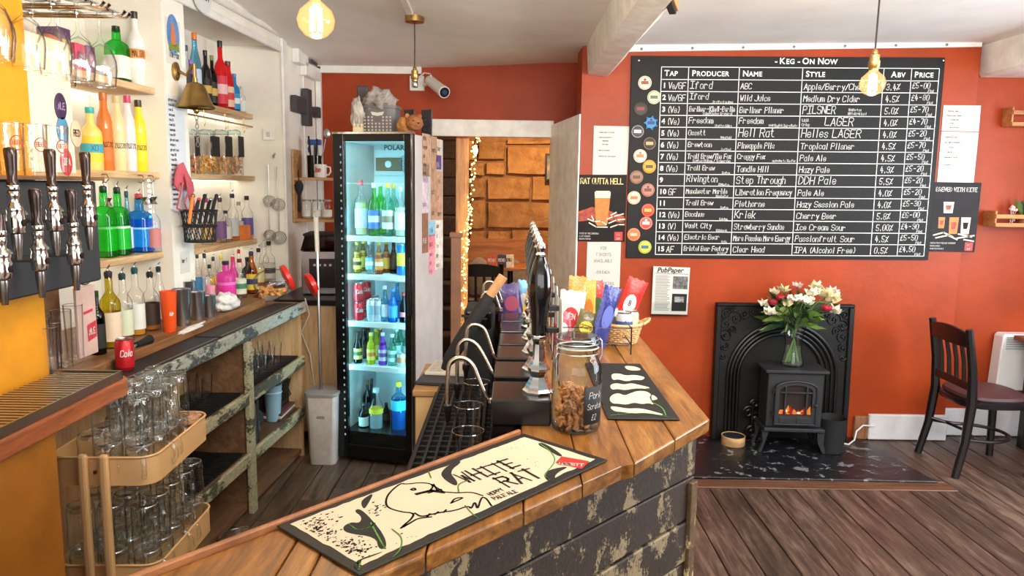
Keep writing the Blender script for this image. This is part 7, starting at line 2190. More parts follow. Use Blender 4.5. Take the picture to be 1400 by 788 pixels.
for px, yt, w, u, gl, pr, lab, cap, lq, l2, txt in [
    (269, 345, 11, -.22, 'clear', 'spirit', (60, 140, 190), (40, 50, 60), None, None, 'clear bottle with blue label at the left of the far ledge'),
    (279, 345, 11, -.20, 'clear', 'slim', (206, 214, 216), (36, 40, 46), None, None, 'clear slim bottle second on the far ledge'),
    (286, 362, 13, -.05, 'clear', 'gin', (226, 150, 170), (36, 36, 40), (226, 110, 130), None, 'clear bottle with pink dregs behind the steel tins'),
    (291, 350, 11, -.20, 'clear', 'spirit', (226, 206, 80), (50, 50, 54), None, None, 'clear bottle with yellow label on the far ledge'),
    (308, 357, 25, -.02, 'pink', 'gin', (226, 110, 196), (40, 36, 40), None, None, 'big magenta pink gin bottle in the middle of the far ledge'),
    (302, 348, 11, -.20, 'clear', 'spirit', (200, 206, 206), (226, 200, 60), None, None, 'clear bottle with yellow stopper behind the magenta one'),
    (318, 350, 13, -.08, 'pink', 'slim', (206, 80, 120), (206, 40, 60), None, None, 'slim pink bottle with red stopper on the far ledge'),
    (327, 354, 17, 0, 'clear', 'squat', (206, 214, 190), (120, 30, 40), None, (60, 130, 90), 'clear bottle with green and white label on the far ledge'),
    (326, 340, 11, -.22, 'clear', 'spirit', (220, 220, 216), (206, 30, 50), None, None, 'clear bottle with red stopper at the back of the far ledge'),
    (338, 352, 16, -.06, 'dark_green', 'wine', (60, 70, 66), (30, 40, 60), None, (180, 180, 170), 'dark bottle with grey label on the far ledge'),
    (343, 342, 15, .0, 'amber', 'slim', (226, 206, 70), (40, 50, 80), (226, 190, 50), (50, 60, 120), 'golden liqueur bottle with yellow label on the far ledge'),
    (353, 338, 15, -.10, 'clear', 'flask', (216, 206, 150), (40, 44, 50), (190, 120, 40), None, 'round shouldered amber filled bottle on the far ledge'),
    (360, 330, 13, -.16, 'clear', 'spirit', (196, 200, 200), (196, 200, 200), None, None, 'tall clear bottle at the back right of the far ledge'),
    (367, 328, 16, -.12, 'clear', 'spirit', (196, 190, 180), (30, 30, 34), None, (60, 50, 60), 'clear bottle with dark banded label at the right end of the far ledge')]:
    wb_(txt, px, yt, w, u, LZ, glass=gl, prof=pr, lab=lab, cap=cap, liquid=lq, level=.4, lab2=l2, pourer=yt < 352 and w < 17, band=(.1, .5))
def wl_at(px, py, u, z):
    v, _ = wall_px(px, py, u)
    return on_wall(u, v, z)
oc = thing('plastic_cup', 'tall bright orange plastic cup on the ledge', 'cup', wl_at(231, 430, .12, LZ))
p = oc.location
MB().lathe([(.026, 0), (.028, .003), (.037, .185), (.038, .19), (.034, .19), (.027, .008), (.0005, .006)], 20).build('cup', paint('cup_orange', (232, 84, 30), .4), oc)
mb = MB()
write(mb, 'ldr', 0, .08, .016, can_fn(0, 0, .033, -.75, .002), .003, .65, align='c', slant=.2)
mb.build('lettering', PAPER, oc, smooth=False)
for px, py0, u, h, r0, r1, txt in [(248, 410, .10, .175, .034, .043, 'tall steel shaker tin behind the orange cup'), (257, 410, -.0, .18, .034, .043, 'steel shaker tin at the back of the three'), (270, 420, .10, .14, .030, .040, 'shorter steel shaker tin beside the cloth'), (286, 425, .12, .11, .028, .036, 'small steel tin leaning against the white cloth')]:
    t = thing('shaker_tin', txt, 'shaker', wl_at(px, py0, u, LZ), group='steel shaker tins on the ledge')
    MB().lathe([(r0, 0), (r0 + .001, .004), (r1, h), (r1 + .001, h + .003), (r1 - .003, h), (r0 - .003, .008), (.0005, .008)], 24).build('tin', STEEL, t)
lumpy('cloth', 'crumpled white bar cloth on the ledge beside the steel tins', 'cloth', wl_at(308, 420, .11, LZ + .045), .06, .10, .05, paint('cloth_white', (222, 220, 214), .9, var=.05, bump=.4, scale=18), 9.2, .4)
lumpy('cloth', 'flat white cloth corner under the steel tins', 'cloth', wl_at(262, 445, .17, LZ - .005), .02, .15, .012, paint('cloth_white', (222, 220, 214), .9), 1.2, .3)
cp = wl_at(170, 480, .24, .993)
can('red cola can standing on the black mat near the drip tray', cp, .034, .122, (196, 30, 40), None, 'Cola', PAPER, a0=-.85)
o = thing('rubber_pourer', 'black rubber stopper lying on the worktop behind the cola can', 'stopper', wl_at(196, 466, .17, 1.045), 0)
MB().tube([(0, -.06, 0), (0, .02, 0), (0, .05, 0)], [.012, .016, .022], 12).build('stopper', RUBM, o)
MB().tube([(0, -.1, -.004), (0, -.06, 0)], .006, 8).build('spout', STEEL, o)
jb = wl_at(372, 408, .18, 1.03)
cj = thing('cookie_jar', 'round glass jar of biscuits tilted on its side with a red lid', 'jar', jb, rot=(0, 0, W_ROT))
ax = Vector((.10, .06, .05)).normalized()
q = Vector((0, 0, 1)).rotation_difference(ax).to_matrix().to_4x4()
mb = MB()
mb.M = Matrix.Translation((0, 0, .075)) @ q
mb.lathe([(.03, -.10), (.075, -.09), (.098, -.04), (.10, .0), (.088, .05), (.068, .075), (.068, .09)], 26).build('glass', CLEAR, cj)
RLID = paint('lid_red', (222, 42, 34), .35, coat=.2)
mb = MB()
mb.M = Matrix.Translation((0, 0, .075)) @ q
mb.lathe([(.074, .086), (.082, .09), (.082, .112), (.076, .118), (.0005, .118)], 26).build('lid', RLID, cj)
mb = MB()
for k in range(40):
    a, rr = R.uniform(0, 2 * PI), .075 * math.sqrt(R.random())
    mb.at((rr * math.cos(a), rr * math.sin(a), .012 + .04 * R.random()), R.uniform(0, 3), R.uniform(0, 3), 0).lathe([(.016, 0), (.016, .005)], 8)
bs = mb.build('biscuits', paint('biscuit', (206, 150, 84), .8, var=.2, scale=30), cj, smooth=False)
bs['kind'] = 'stuff'
lid2 = thing('jar_lid', 'second red lid leaning against the biscuit jar', 'lid', jb + Vector((.20, .10, .055)), 0)
mb = MB()
mb.M = q
mb.lathe([(.066, 0), (.078, .004), (.078, .03), (.072, .036), (.0005, .036)], 26).build('lid', RLID, lid2)
va, za = wall_px(237, 97, 0)
bl_ = thing('bar_bell', 'brass hanging bell on a scrolled bracket fixed to the white pillar', 'bell', on_wall(.001, 1.13, za), W_ROT)
MB().at(ry=PI / 2).lathe([(.045, 0), (.045, .012), (.03, .018), (.012, .022)], 18, sy=.7).build('wall_plate', BRASS, bl_)
vb, zb = wall_px(268, 112, .10)
cu, cv, cz = .10, wall_px(268, 148, .10)[0] - 1.13, wall_px(268, 148, .10)[1] - za
ztop = wall_px(268, 113, .10)[1] - za
MB().tube([(.02, 0, 0), (.06, .0, -.02), (.09, cv * .4, .03), (.10, cv * .8, .035), (cu, cv, .0), (cu, cv, ztop + .01)], .009, 8).build('bracket', BRASS, bl_)
hb = ztop - cz
MB().lathe([(.088, 0), (.092, .006), (.074, .03), (.058, .075), (.050, hb * .75), (.040, hb * .92), (.012, hb), (.012, hb + .02), (.0005, hb + .024)], 28, c=(cu, cv, cz), caps=False).build('bell', BRASS, bl_)
MB().ball((cu, cv, cz - .012), .016, 10, 8).build('clapper', BRASS, bl_)
for k in range(7):
    MB().at((cu, cv, cz - .045 - .022 * k), rz=PI / 2 * (k % 2)).tube([(.008 * math.cos(t), 0, .013 * math.sin(t)) for t in [2 * PI * i / 10 for i in range(10)]], .0022, 5, closed=True).build('chain_link', STEEL, bl_)
va, za = wall_px(240, 240, .02)
vb, zb = wall_px(274, 330, .10)
fb_ = thing('flamingo_basket', 'pink metal flamingo holding a black mesh basket on the pillar', 'basket', on_wall(.10, vb, zb), W_ROT)
rb, hb = 23 / FOC * on_wall(.1, vb).y, wall_px(274, 288, .10)[1] - zb
PINKM = paint('flamingo_pink', (196, 90, 104), .45, var=.15)
MB().lathe([(rb * .85, 0), (rb * .86, .003), (.0005, .003)], 20).build('basket_base', MATTB, fb_)
for zz, k in ((.0, .86), (hb * .5, .93), (hb, 1.0)):
    MB().tube([(rb * k * math.cos(2 * PI * i / 22), rb * k * math.sin(2 * PI * i / 22), zz) for i in range(22)], .005 if zz else .004, 5, closed=True).build('hoop', MATTB, fb_)
mb = MB()
for i in range(16):
    a = 2 * PI * i / 16
    for s in (1, -1):
        b = a + s * .55
        mb.cyl((rb * .86 * math.cos(a), rb * .86 * math.sin(a), 0), (rb * math.cos(b), rb * math.sin(b), hb), .0026, n=4)
mm_ = mb.build('mesh', MATTB, fb_)
mm_['kind'] = 'stuff'
def fpt(px, py, u=.03):
    v, z = wall_px(px, py, u)
    return Vector((u - .10, v - vb, z - zb))
body = [fpt(*q) for q in [(238, 244), (243, 226), (249, 222), (255, 236), (262, 250), (264, 262), (257, 262), (248, 250), (244, 250), (243, 262), (238, 254)]]
mb = MB()
n = len(body)
mb.add([tuple(v) for v in body] + [tuple(v + Vector((.008, 0, 0))) for v in body], [tuple(range(n)), tuple(range(2 * n - 1, n - 1, -1))] + [((i + 1) % n, i, n + i, n + (i + 1) % n) for i in range(n)])
mb.build('flamingo_body', PINKM, fb_, smooth=False)
wing = [fpt(*q, .05) for q in [(252, 238), (262, 252), (266, 290), (261, 290), (256, 262)]]
mb = MB()
n = len(wing)
mb.add([tuple(v) for v in wing] + [tuple(v + Vector((.006, 0, 0))) for v in wing], [tuple(range(n)), tuple(range(2 * n - 1, n - 1, -1))] + [((i + 1) % n, i, n + i, n + (i + 1) % n) for i in range(n)])
mb.build('flamingo_wing', PINKM, fb_, smooth=False)
for q in ([(250, 250), (246, 268), (242, 285), (252, 289)], [(258, 262), (252, 278), (258, 292), (266, 292)]):
    MB().tube([tuple(fpt(*a, .05)) for a in q], .005, 6).build('flamingo_leg', PINKM, fb_)
for k in range(5):
    a = fpt(258 + 7 * k, 295, .10)
    b = fpt(264 + 8 * k, 268 + 5 * (k % 2), .10)
    t = thing('bottle_pourer', ['orange handled bar tool', 'black pourer with red top', 'dark pourer', 'black pourer with steel spout', 'short dark pourer'][k] + ' poking out of the flamingo basket', 'bar tool', fb_.location + Matrix.Rotation(W_ROT, 3, 'Z') @ a, W_ROT, 'tools in the flamingo basket')
    MB().tube([(0, 0, -.04), tuple((b - a) * .7), tuple(b - a)], [.008, .010, .007], 8).build('handle', [paint('cap_orange', (220, 130, 60), .4), paint('cap_black', (34, 34, 38), .4), MATTB, BLACK, MATTB][k], t)
    MB().ball(tuple(b - a), .011, 8, 6).build('tip', [BRASS, paint('lid_red', (222, 42, 34)), MATTB, STEEL, MATTB][k], t)
def pinned(nm, lab, cat, a, b, c, d_, col, u=.002):
    va, z1 = wall_px(a, b, u)
    vb2, z0 = wall_px(c, d_, u)
    va, vb2 = max(va, 1.035), min(vb2, 1.24) if a < 300 else vb2
    t = thing(nm, lab, cat, on_wall(.001, va, z0), W_ROT)
    MB().box(0, .0018, 0, vb2 - va, 0, z1 - z0).build('sheet', col, t, smooth=False)
    return t, vb2 - va, z1 - z0
t, w, h = pinned('postcard', 'white card with an oval fox picture high on the white pillar', 'card', 225, 22, 248, 92, PAPER)
o = MB().at((.0022, w / 2, h * .66), ry=PI / 2).lathe([(.075, 0), (.075, .0006)], 24, sy=.8, sx=1.3).build('oval_picture', paint('print_sky', (96, 140, 196), .6, var=.2, scale=12), t)
mb = MB()
f2 = lambda x, y: (.0032, x, y)
mb.add([f2(w / 2 + x, h * .66 + y) for x, y in [(-.05, -.075), (.055, -.075), (.05, -.03), (0, -.05), (-.04, -.04)]], [(0, 1, 2, 3, 4)])
mb.build('grass_print', paint('print_grass', (120, 140, 60), .6), t, smooth=False)
mb = MB()
mb.add([f2(w / 2 + x, h * .66 + y) for x, y in [(-.025, -.05), (.02, -.055), (.028, .0), (.012, .03), (.012, .06), (-.002, .045), (-.018, .06), (-.016, .02), (-.026, -.01)]], [tuple(range(9))])
mb.build('fox_print', paint('print_fox', (196, 120, 80), .6), t, smooth=False)
mb = MB()
write(mb, 'The Fox', w / 2, h * .16, .030, f2, .004, .7, fit=w * .7, align='c', slant=.2)
mb.build('lettering', GREYINK, t, smooth=False)
t, w, h = pinned('price_list', 'long handwritten price list taped to the white pillar', 'notice', 226, 128, 258, 290, paint('paper_cool', (214, 222, 230), .8))
mb = MB()
for k in range(22):
    write(mb, R.choice(['gin and tonic', 'rum 35', 'vodka 330', 'whisky 4', 'lemonade', 'cola post', 'merlot 520', 'rose 540']), w * .08, h * (.95 - .042 * k), .012, f2, .002, .8, fit=w * .8, jit=.05)
mb.build('handwriting', GREYINK, t, smooth=False)
t, w, h = pinned('ticket', 'small white ticket on the pillar under the flamingo basket', 'card', 246, 345, 260, 372, PAPER)
mb = MB()
write(mb, 'bar 7', w * .15, h * .5, .02, f2, .003, .7, fit=w * .7)
mb.build('handwriting', GREYINK, t, smooth=False)
va, z1 = wall_px(263, -6, .03)
vb2, z0 = wall_px(289, 24, .03)
t = thing('hanging_plaque', 'round ended white plaque with grey lettering hanging from the alcove header', 'sign', on_wall(.028, (va + vb2) / 2, z0), W_ROT)
w = (vb2 - va) / 2
pts = [(w * math.sin(PI * k / 12 - PI / 2), w * 1.0 - w * math.cos(PI * k / 12 - PI / 2)) for k in range(13)] + [(w, .24), (-w, .24)]
mb = MB()
n = len(pts)
mb.add([(0, x, z) for x, z in pts] + [(.008, x, z) for x, z in pts], [tuple(range(n))[::-1], tuple(range(n, 2 * n))] + [(i, (i + 1) % n, n + (i + 1) % n, n + i) for i in range(n)])
mb.build('plaque', paint('plaque_white', (214, 216, 216), .5), t, smooth=False)
mb = MB()
for k, s in enumerate(['FINE ALES', 'and ciders', 'served here']):
    write(mb, s, 0, .17 - .05 * k, .028, lambda x, y: (.0086, x, y), .004, .7, fit=w * 1.4, align='c')
mb.build('lettering', GREYINK, t, smooth=False)
MAHOG = wood('mahogany', (86, 44, 26), (140, 78, 46), (164, 98, 60), axis=1, stretch=10, rough=.35, coat=.2)
AMBP = paint('panel_amber', (160, 98, 28), .5, var=.10, scale=5)
YEL = paint('pillar_yellow', (206, 140, 26), .5, var=.10, scale=4)
dc = thing('tap_counter', 'mahogany edged counter under the beer taps with amber side panels', 'counter', (0, 0, 0))
r_ = .06
edge = [(-1.76, .9), (-1.215, .9), (-1.215, 2.24)] + [(-1.275 + r_ * math.cos(PI / 2 * k / 6), 2.24 + r_ * math.sin(PI / 2 * k / 6)) for k in range(1, 7)] + [(-1.74, 2.30)]
MB().prism(edge, 1.045, 1.10).build('counter_top', MAHOG, dc, smooth=False, bevel=.008, seg=3)
MB().prism([(-1.75, .9), (-1.245, .9), (-1.245, 1.93), (-1.75, 1.93)], .02, 1.043).build('cabinet', AMBP, dc, smooth=False, bevel=.004)
dt = thing('drip_tray', 'long slatted steel drip tray set on the tap counter', 'drip tray', (0, 0, 0))
MB().box(-1.425, -1.225, .95, 2.235, 1.101, 1.112).build('pan', paint('tray_black', (30, 28, 26), .4), dt, smooth=False)
MB().box(-1.228, -1.222, .95, 2.24, 1.101, 1.128).build('front_rim', STEEL, dt, smooth=False)
MB().box(-1.426, -1.222, 2.236, 2.242, 1.101, 1.128).build('end_rim', STEEL, dt, smooth=False)
s0 = None
SLT = paint('slat_steel', (186, 168, 136), .35, .85)
for k in range(54):
    y = 1.02 + .0225 * k
    if s0 is None:
        s0 = MB().box(-1.42, -1.232, -.006, .006, 1.114, 1.124).build('slat', SLT, dt, smooth=False)
        s0.location = (0, y, 0)
    else:
        shared(s0, 'slat', dt, (0, y, 0))
pl = thing('font_column', 'yellow painted column carrying the tap board', 'column', (-1.62, 1.6, 1.101))
MB().box(-.12, .17, -.9, .64, 0, 1.45).build('column', YEL, pl, smooth=False, bevel=.003)
bx = thing('wooden_box', 'brown wooden box behind the tall glasses on the tap counter', 'box', (-1.60, 2.29, 1.101))
MB().box(-.03, -.01, -.04, .28, 0, .40).build('back_board', CARC, bx, smooth=False)
MB().box(-.009, .10, -.04, .28, .38, .40).build('top_board', CARC, bx, smooth=False)
P0, P1 = at_x(0, 262, -1.36), at_x(133, 252, -1.36)
fo = thing('tap_board', 'black wall board of chrome beer taps at the left edge', 'tap board', (-1.36, 2.405, 1.392))
MB().box(-.085, 0, -1.2, 0, 0, .325).build('board', paint('board_slate', (42, 46, 52), .55, var=.12, scale=6), fo, smooth=False, bevel=.006)
MB().box(-.088, .03, -1.2, .0, .326, .338).build('top_ledge', CARC, fo, smooth=False, bevel=.002)
TAPM = paint('tap_chrome', (206, 200, 192), .14, 1.0)
TAPH = paint('tap_handle', (62, 50, 46), .2, .6)
LINES = [(14, 100, 360, 0)]
def tap(px, ytop, ybody, ybot, label):
    """px: axis, ytop: handle top, ybody: shank height, ybot: nozzle tip, in the photograph"""
    x = -1.27
    pt, pm, pb = at_x(px, ytop, x), at_x(px, ybody, x), at_x(px, ybot, x)
    t = thing('beer_tap', label, 'beer tap', pm, group='chrome taps on the black board')
    up, dn = pt.z - pm.z, pm.z - pb.z
    MB().tube([(-.090, 0, 0), (-.086, 0, 0), (-.083, 0, 0), (-.02, 0, 0), (0, 0, 0)], [.026, .026, .012, .010, .014], 14).build('shank', TAPM, t)
    MB().lathe([(.013, -.034), (.0195, -.03), (.021, -.018), (.021, .012), (.0185, .018), (.0205, .026), (.0205, .034), (.014, .042), (.012, .055), (.0145, .062), (.0145, .072), (.0095, .078)], 16).build('valve_body', TAPM, t)
    MB().lathe([(.006, -dn), (.0075, -dn), (.0105, -dn * .72), (.0135, -dn * .45), (.013, -.033)], 14).build('nozzle', paint('nozzle_steel', (150, 146, 142), .25, 1.0), t)
    hb = up - .076
    MB().lathe([(.010, .076), (.0135, .082), (.0135, .10), (.0110, .105), (.0125, .13), (.0145, .078 + hb * .75), (.0155, .076 + hb * .93), (.013, .076 + hb * .985), (.006, .076 + hb), (.0005, .077 + hb)], 14).build('handle', TAPH, t)
    MB().at((.021, 0, -.005), ry=PI / 2).lathe([(.009, 0), (.009, .003), (.005, .004)], 10).build('knob', paint('knob_dark', (60, 52, 50), .3, .8), t)
    MB().lathe([(.0150, .078), (.0155, .080), (.0155, .088), (.0145, .09)], 14).build('handle_ring', CHROME, t)
for a in [(21, 202, 302, 356, 'upper row chrome tap nearest the left edge, long brown handle'), (74, 204, 300, 350, 'upper row chrome tap in the middle of the black board'), (121, 208, 295, 342, 'upper row chrome tap at the right end of the black board'),
          (54, 258, 354, 408, 'lower row chrome tap left of centre on the black board'), (102, 259, 347, 398, 'lower row chrome tap right of centre on the black board'), (3, 322, 365, 418, 'lower row chrome tap cut by the left edge of the view')]:
    tap(*a)
for k, (px, py0, py1) in enumerate([(12, 168, 245), (45, 170, 246), (75, 173, 246)]):
    x = -1.42
    a, b = at_x(px, py1, x), at_x(px, py0, x)
    g = glass_cup('stem_glass', ['printed half pint glass at the far left of the tap board ledge', 'printed half pint glass in the middle of the tap board ledge', 'printed half pint glass right of the tap board ledge'][k], 'glass', (x, b.y, 1.7305), .030, .036, b.z - 1.7305, 'half pints on the tap board ledge')
    mb = MB()
    fn2 = can_fn(0, 0, .035, -.5, .0006)
    cr = [fn2(.017 * math.cos(2 * PI * i / 20), .09 + .02 * math.sin(2 * PI * i / 20)) for i in range(20)]
    mb.tube(cr, .0015, 4, closed=True)
    write(mb, 'BEER', 0, .085, .012, fn2, .0022, .6, fit=.026, align='c')
    mb.build('printed_badge', paint('badge_rust', (150, 70, 50), .6), g, smooth=False)
rk = thing('glass_rack', 'chrome wire rack overhead holding stemmed glasses upside down', 'rack', (0, 0, 0))
zr = 2.285
for k in range(20):
    y = 2.655 - .0325 * k - .0325 * (k // 2) * 2 + (.0 if k % 2 == 0 else 0)
    MB().tube([(-1.72, y, zr), (-1.36, y, zr), (-1.345, y, zr + .014)], .006, 6).build('rail', CHROME, rk)
for x in (-1.68, -1.52, -1.39):
    MB().cyl((x, 1.3, zr + .012), (x, 2.67, zr + .012), .006, n=6).build('cross_bar', CHROME, rk)
for y in (1.5, 2.5):
    MB().cyl((-1.5, y, zr + .012), (-1.5, y, ceil_z(-1.5, y) + .01), .006, n=6).build('hanger', CHROME, rk)
WPROF = [(.034, 0), (.0345, .002), (.010, .006), (.0042, .012), (.0040, .085), (.010, .095), (.030, .115), (.041, .150), (.042, .175), (.036, .225), (.035, .225), (.041, .175), (.040, .150), (.029, .118), (.0005, .10)]
w0 = None
for k, (x, y, where) in enumerate([(-1.42, 2.59, 'front glass of the first rail, over the orange bottle'), (-1.56, 2.59, 'rear glass of the first rail'), (-1.42, 2.46, 'front glass of the second rail, beside the oval badges'), (-1.56, 2.46, 'rear glass of the second rail'),
                               (-1.42, 2.33, 'front glass of the third rail, over the yellow column edge'), (-1.56, 2.33, 'rear glass of the third rail'), (-1.42, 2.20, 'front glass of the fourth rail'), (-1.42, 2.07, 'front glass of the fifth rail at the left edge'), (-1.38, 2.00, 'glass nearest the camera, cut by the left edge')]):
    lab = 'hanging wine glass, ' + where
    if w0 is None:
        w0 = thing('wine_glass', lab, 'wine glass', (x, y, zr + .012), rot=(PI, 0, 0), group='wine glasses hanging from the rack')
        MB().lathe(WPROF, 20).build('glass', CLEAR, w0)
        MB().tube([(.0355 * math.cos(2 * PI * i / 20), .0355 * math.sin(2 * PI * i / 20), .225) for i in range(20)], .0011, 5, closed=True).build('rim', RIMG, w0)
        MB().tube([(.0345 * math.cos(2 * PI * i / 20), .0345 * math.sin(2 * PI * i / 20), .0015) for i in range(20)], .0012, 5, closed=True).build('foot_rim', RIMG, w0)
        w0.scale = (1.14,) * 3
    else:
        dup(w0, (x, y, zr + .012), rot=(PI, 0, 0), label=lab, scale=1.14)
cbd = thing('clip_board', 'pale board with old oval beer badges beside the yellow pillar', 'board', (-1.46, 2.33, 1.74))
MB().box(-.03, 0, -.075, .14, 0, .42).build('board', paint('clip_cream', (222, 210, 184), .6), cbd, smooth=False, bevel=.003)
for k, (px, py, c1, c2, word, lab) in enumerate([(85, 146, (56, 40, 74), (150, 130, 170), 'ALE', 'dark purple oval beer badge, topmost beside the yellow pillar'), (88, 178, (70, 130, 170), (150, 110, 80), 'PALE', 'blue and brown oval beer badge in the middle'),
                                                (93, 222, (190, 40, 56), (236, 226, 220), 'IPA', 'red oval beer badge with white lettering, lowest by the pillar'), (105, 183, (196, 178, 150), (120, 100, 80), 'RED', 'tan oval beer badge behind the wine glasses')]):
    p = at_x(px, py, -1.452 if k != 3 else -1.455)
    t = thing('oval_badge', lab, 'badge', (-1.4585, p.y, p.z), group='oval beer badges beside the pillar')
    MB().at(ry=PI / 2).lathe([(.030, 0), (.030, .003), (.028, .004)], 24, sx=1.45).build('disc', paint('oval_%d' % k, c1, .4), t)
    mb = MB()
    write(mb, word, 0, -.008, .020, lambda x, y: (.0048, x, y), .004, .7, fit=.046, align='c')
    mb.build('lettering', paint('oval_ink_%d' % k, c2, .5), t, smooth=False)
for k, (px, py, h, x) in enumerate([(58, 510, .19, -1.49), (66, 506, .16, -1.46), (77, 508, .17, -1.46), (88, 500, .19, -1.49), (99, 498, .17, -1.47), (104, 490, .19, -1.52)]):
    p = at_x(px, py, x)
    glass_cup('tall_glass', 'tall empty glass, %s of the group beside the amber panel' % ['leftmost rear', 'second from the left', 'third from the left', 'tallest in the middle', 'second from the right', 'rightmost rear'][k], 'glass', (x, max(2.18, min(p.y, 2.27) if x > -1.48 else p.y), 1.1015), .026, .031, h, 'tall glasses on the tap counter')
pa, pb = at_x(99, 396, -1.50), at_x(125, 396, -1.50)
ps = thing('beer_poster', 'pale pink beer poster board at the end of the tap counter', 'poster', (-1.50, pa.y + .02, 1.101), 0)
wv = pb.y - pa.y
MB().box(-.012, 0, 0, wv, 0, pa.z - 1.101).build('board', paint('poster_pink', (196, 170, 162), .6, var=.08), ps, smooth=False, bevel=.002)
mb = MB()
f3 = lambda x, y: (.0012, x, y)
mb.add([f3(wv * a, b) for a, b in [(.45, .05), (.95, .06), (.95, .12), (.45, .11)]], [(0, 1, 2, 3)])
mb.add([f3(wv * a, b) for a, b in [(.3, .15), (.8, .155), (.8, .165), (.3, .16)]], [(0, 1, 2, 3)])
mb.build('red_print', paint('poster_crimson', (196, 50, 70), .6), ps, smooth=False)['kind'] = 'stuff'
mb = MB()
write(mb, 'ALE', wv * .52, .075, .02, lambda x, y: (.0022, x, y), .005, .7, fit=wv * .38)
mb.build('lettering', PAPER, ps, smooth=False)
mb = MB()
mb.tube([(.0015, wv * .5 + .045 * math.cos(2 * PI * i / 20), .29 + .035 * math.sin(2 * PI * i / 20)) for i in range(20)], .003, 4, closed=True)
write(mb, 'ALE', wv * .3, .275, .026, lambda x, y: (.0016, x, y), .004, .7, fit=wv * .4)
mb.build('emblem', GREYINK, ps, smooth=False)
TRL = paint('trolley_cream', (214, 170, 118), .45)
tq = at_z(72, 626, .86)
TX0, TX1, TY0, TY1 = -1.455, -1.125, 2.19, 2.66
tr = thing('trolley', 'cream two tier metal trolley loaded with upturned glass mugs', 'trolley', ((TX0 + TX1) / 2, (TY0 + TY1) / 2, 0), .03)
hx, hy = (TX1 - TX0) / 2, (TY1 - TY0) / 2
def rrect(hx, hy, r, n=6):
    out = []
    for cx, cy, a0 in ((hx - r, -hy + r, -PI / 2), (hx - r, hy - r, 0), (-hx + r, hy - r, PI / 2), (-hx + r, -hy + r, PI)):
        out += [(cx + r * math.cos(a0 + PI / 2 * k / n), cy + r * math.sin(a0 + PI / 2 * k / n)) for k in range(n + 1)]
    return out
ZT = []
for z1 in (.86, .50, .16):
    z0 = z1 - .092
    ZT.append(z0 + .003)
    o, i = rrect(hx, hy, .055), rrect(hx - .003, hy - .003, .052)
    n = len(o)
    mb = MB()
    mb.v = [Vector((x, y, z0)) for x, y in o] + [Vector((x, y, z1)) for x, y in o] + [Vector((x, y, z1)) for x, y in i] + [Vector((x, y, z0 + .003)) for x, y in i]
    for k in range(n):
        j = (k + 1) % n
        mb.f += [(k, j, n + j, n + k), (n + k, n + j, 2 * n + j, 2 * n + k), (2 * n + k, 2 * n + j, 3 * n + j, 3 * n + k)]
        mb.mi += [0, 0, 0]
    mb.f += [tuple(range(n))[::-1], tuple(range(3 * n, 4 * n))]
    mb.mi += [0, 0]
    b = mb.build('tray', TRL, tr, angle=35)
    MB().tube([(x, y, z1) for x, y in rrect(hx, hy, .055)], .004, 6, closed=True).build('rolled_rim', TRL, b)
for ys, xs in ((-1, (-.045, .02)), (1, (-.045, .02))):
    for x in xs:
        MB().box(x - .013, x + .013, ys * hy - .012 + ys * .0125, ys * hy + .012 + ys * .0125, .03, .875).build('post', TRL, tr, smooth=False, bevel=.008, seg=2)
    for z1 in (.86, .50, .16):
        MB().at((-.0125, ys * (hy + .004), z1 - .045), rx=PI / 2 * (1 if ys < 0 else -1)).lathe([(.006, 0), (.006, .004), (.003, .006)], 8).build('bolt', paint('bolt_brass', (90, 74, 50), .4, .7), tr)
for x in (-.1, .1):
    for y in (-.17, .17):
        MB().at((x, y, .03), rx=PI / 2).lathe([(.024, -.012), (.028, -.008), (.028, .008), (.024, .012)], 14).build('castor', MATTB, tr)
MUG = thin_glass('mug_glass', (252, 254, 254), (120, 126, 128), .9, .03, .09, .5)
MH = .155
def make_mug(label, loc, rz, group):
    """a handled pint mug standing upside down"""
    t = thing('glass_mug', label, 'mug', loc, rz, group)
    P = [(.041, 0), (.0435, .003), (.0435, .05), (.041, .09), (.043, .125), (.040, .148), (.036, MH), (.022, MH - .004), (.0005, MH - .006)]
    MB().lathe(P, 20, caps=False).build('body', MUG, t)
    MB().lathe([(.0005, MH - .020), (.034, MH - .020), (.037, MH - .014)], 20, caps=False).build('thick_base', MUG, t)
    MB().tube([(.042, 0, .025), (.068, 0, .030), (.080, 0, .055), (.080, 0, .085), (.066, 0, .118), (.040, 0, .128)], [.008, .008, .0075, .0075, .008, .008], 8).build('handle', MUG, t)
    MB().tube([(.0425 * math.cos(2 * PI * k / 20), .0425 * math.sin(2 * PI * k / 20), .002) for k in range(20)], .0014, 5, closed=True).build('rim', RIMG, t)
    MB().tube([(.0375 * math.cos(2 * PI * k / 20), .0375 * math.sin(2 * PI * k / 20), MH - .001) for k in range(20)], .0018, 5, closed=True).build('foot_ring', RIMG, t)
    return t
WORDR, WORDC = ['first', 'second', 'third', 'fourth', 'fifth'], ['left', 'middle', 'right']
m0 = None
RT = Matrix.Rotation(.03, 3, 'Z')
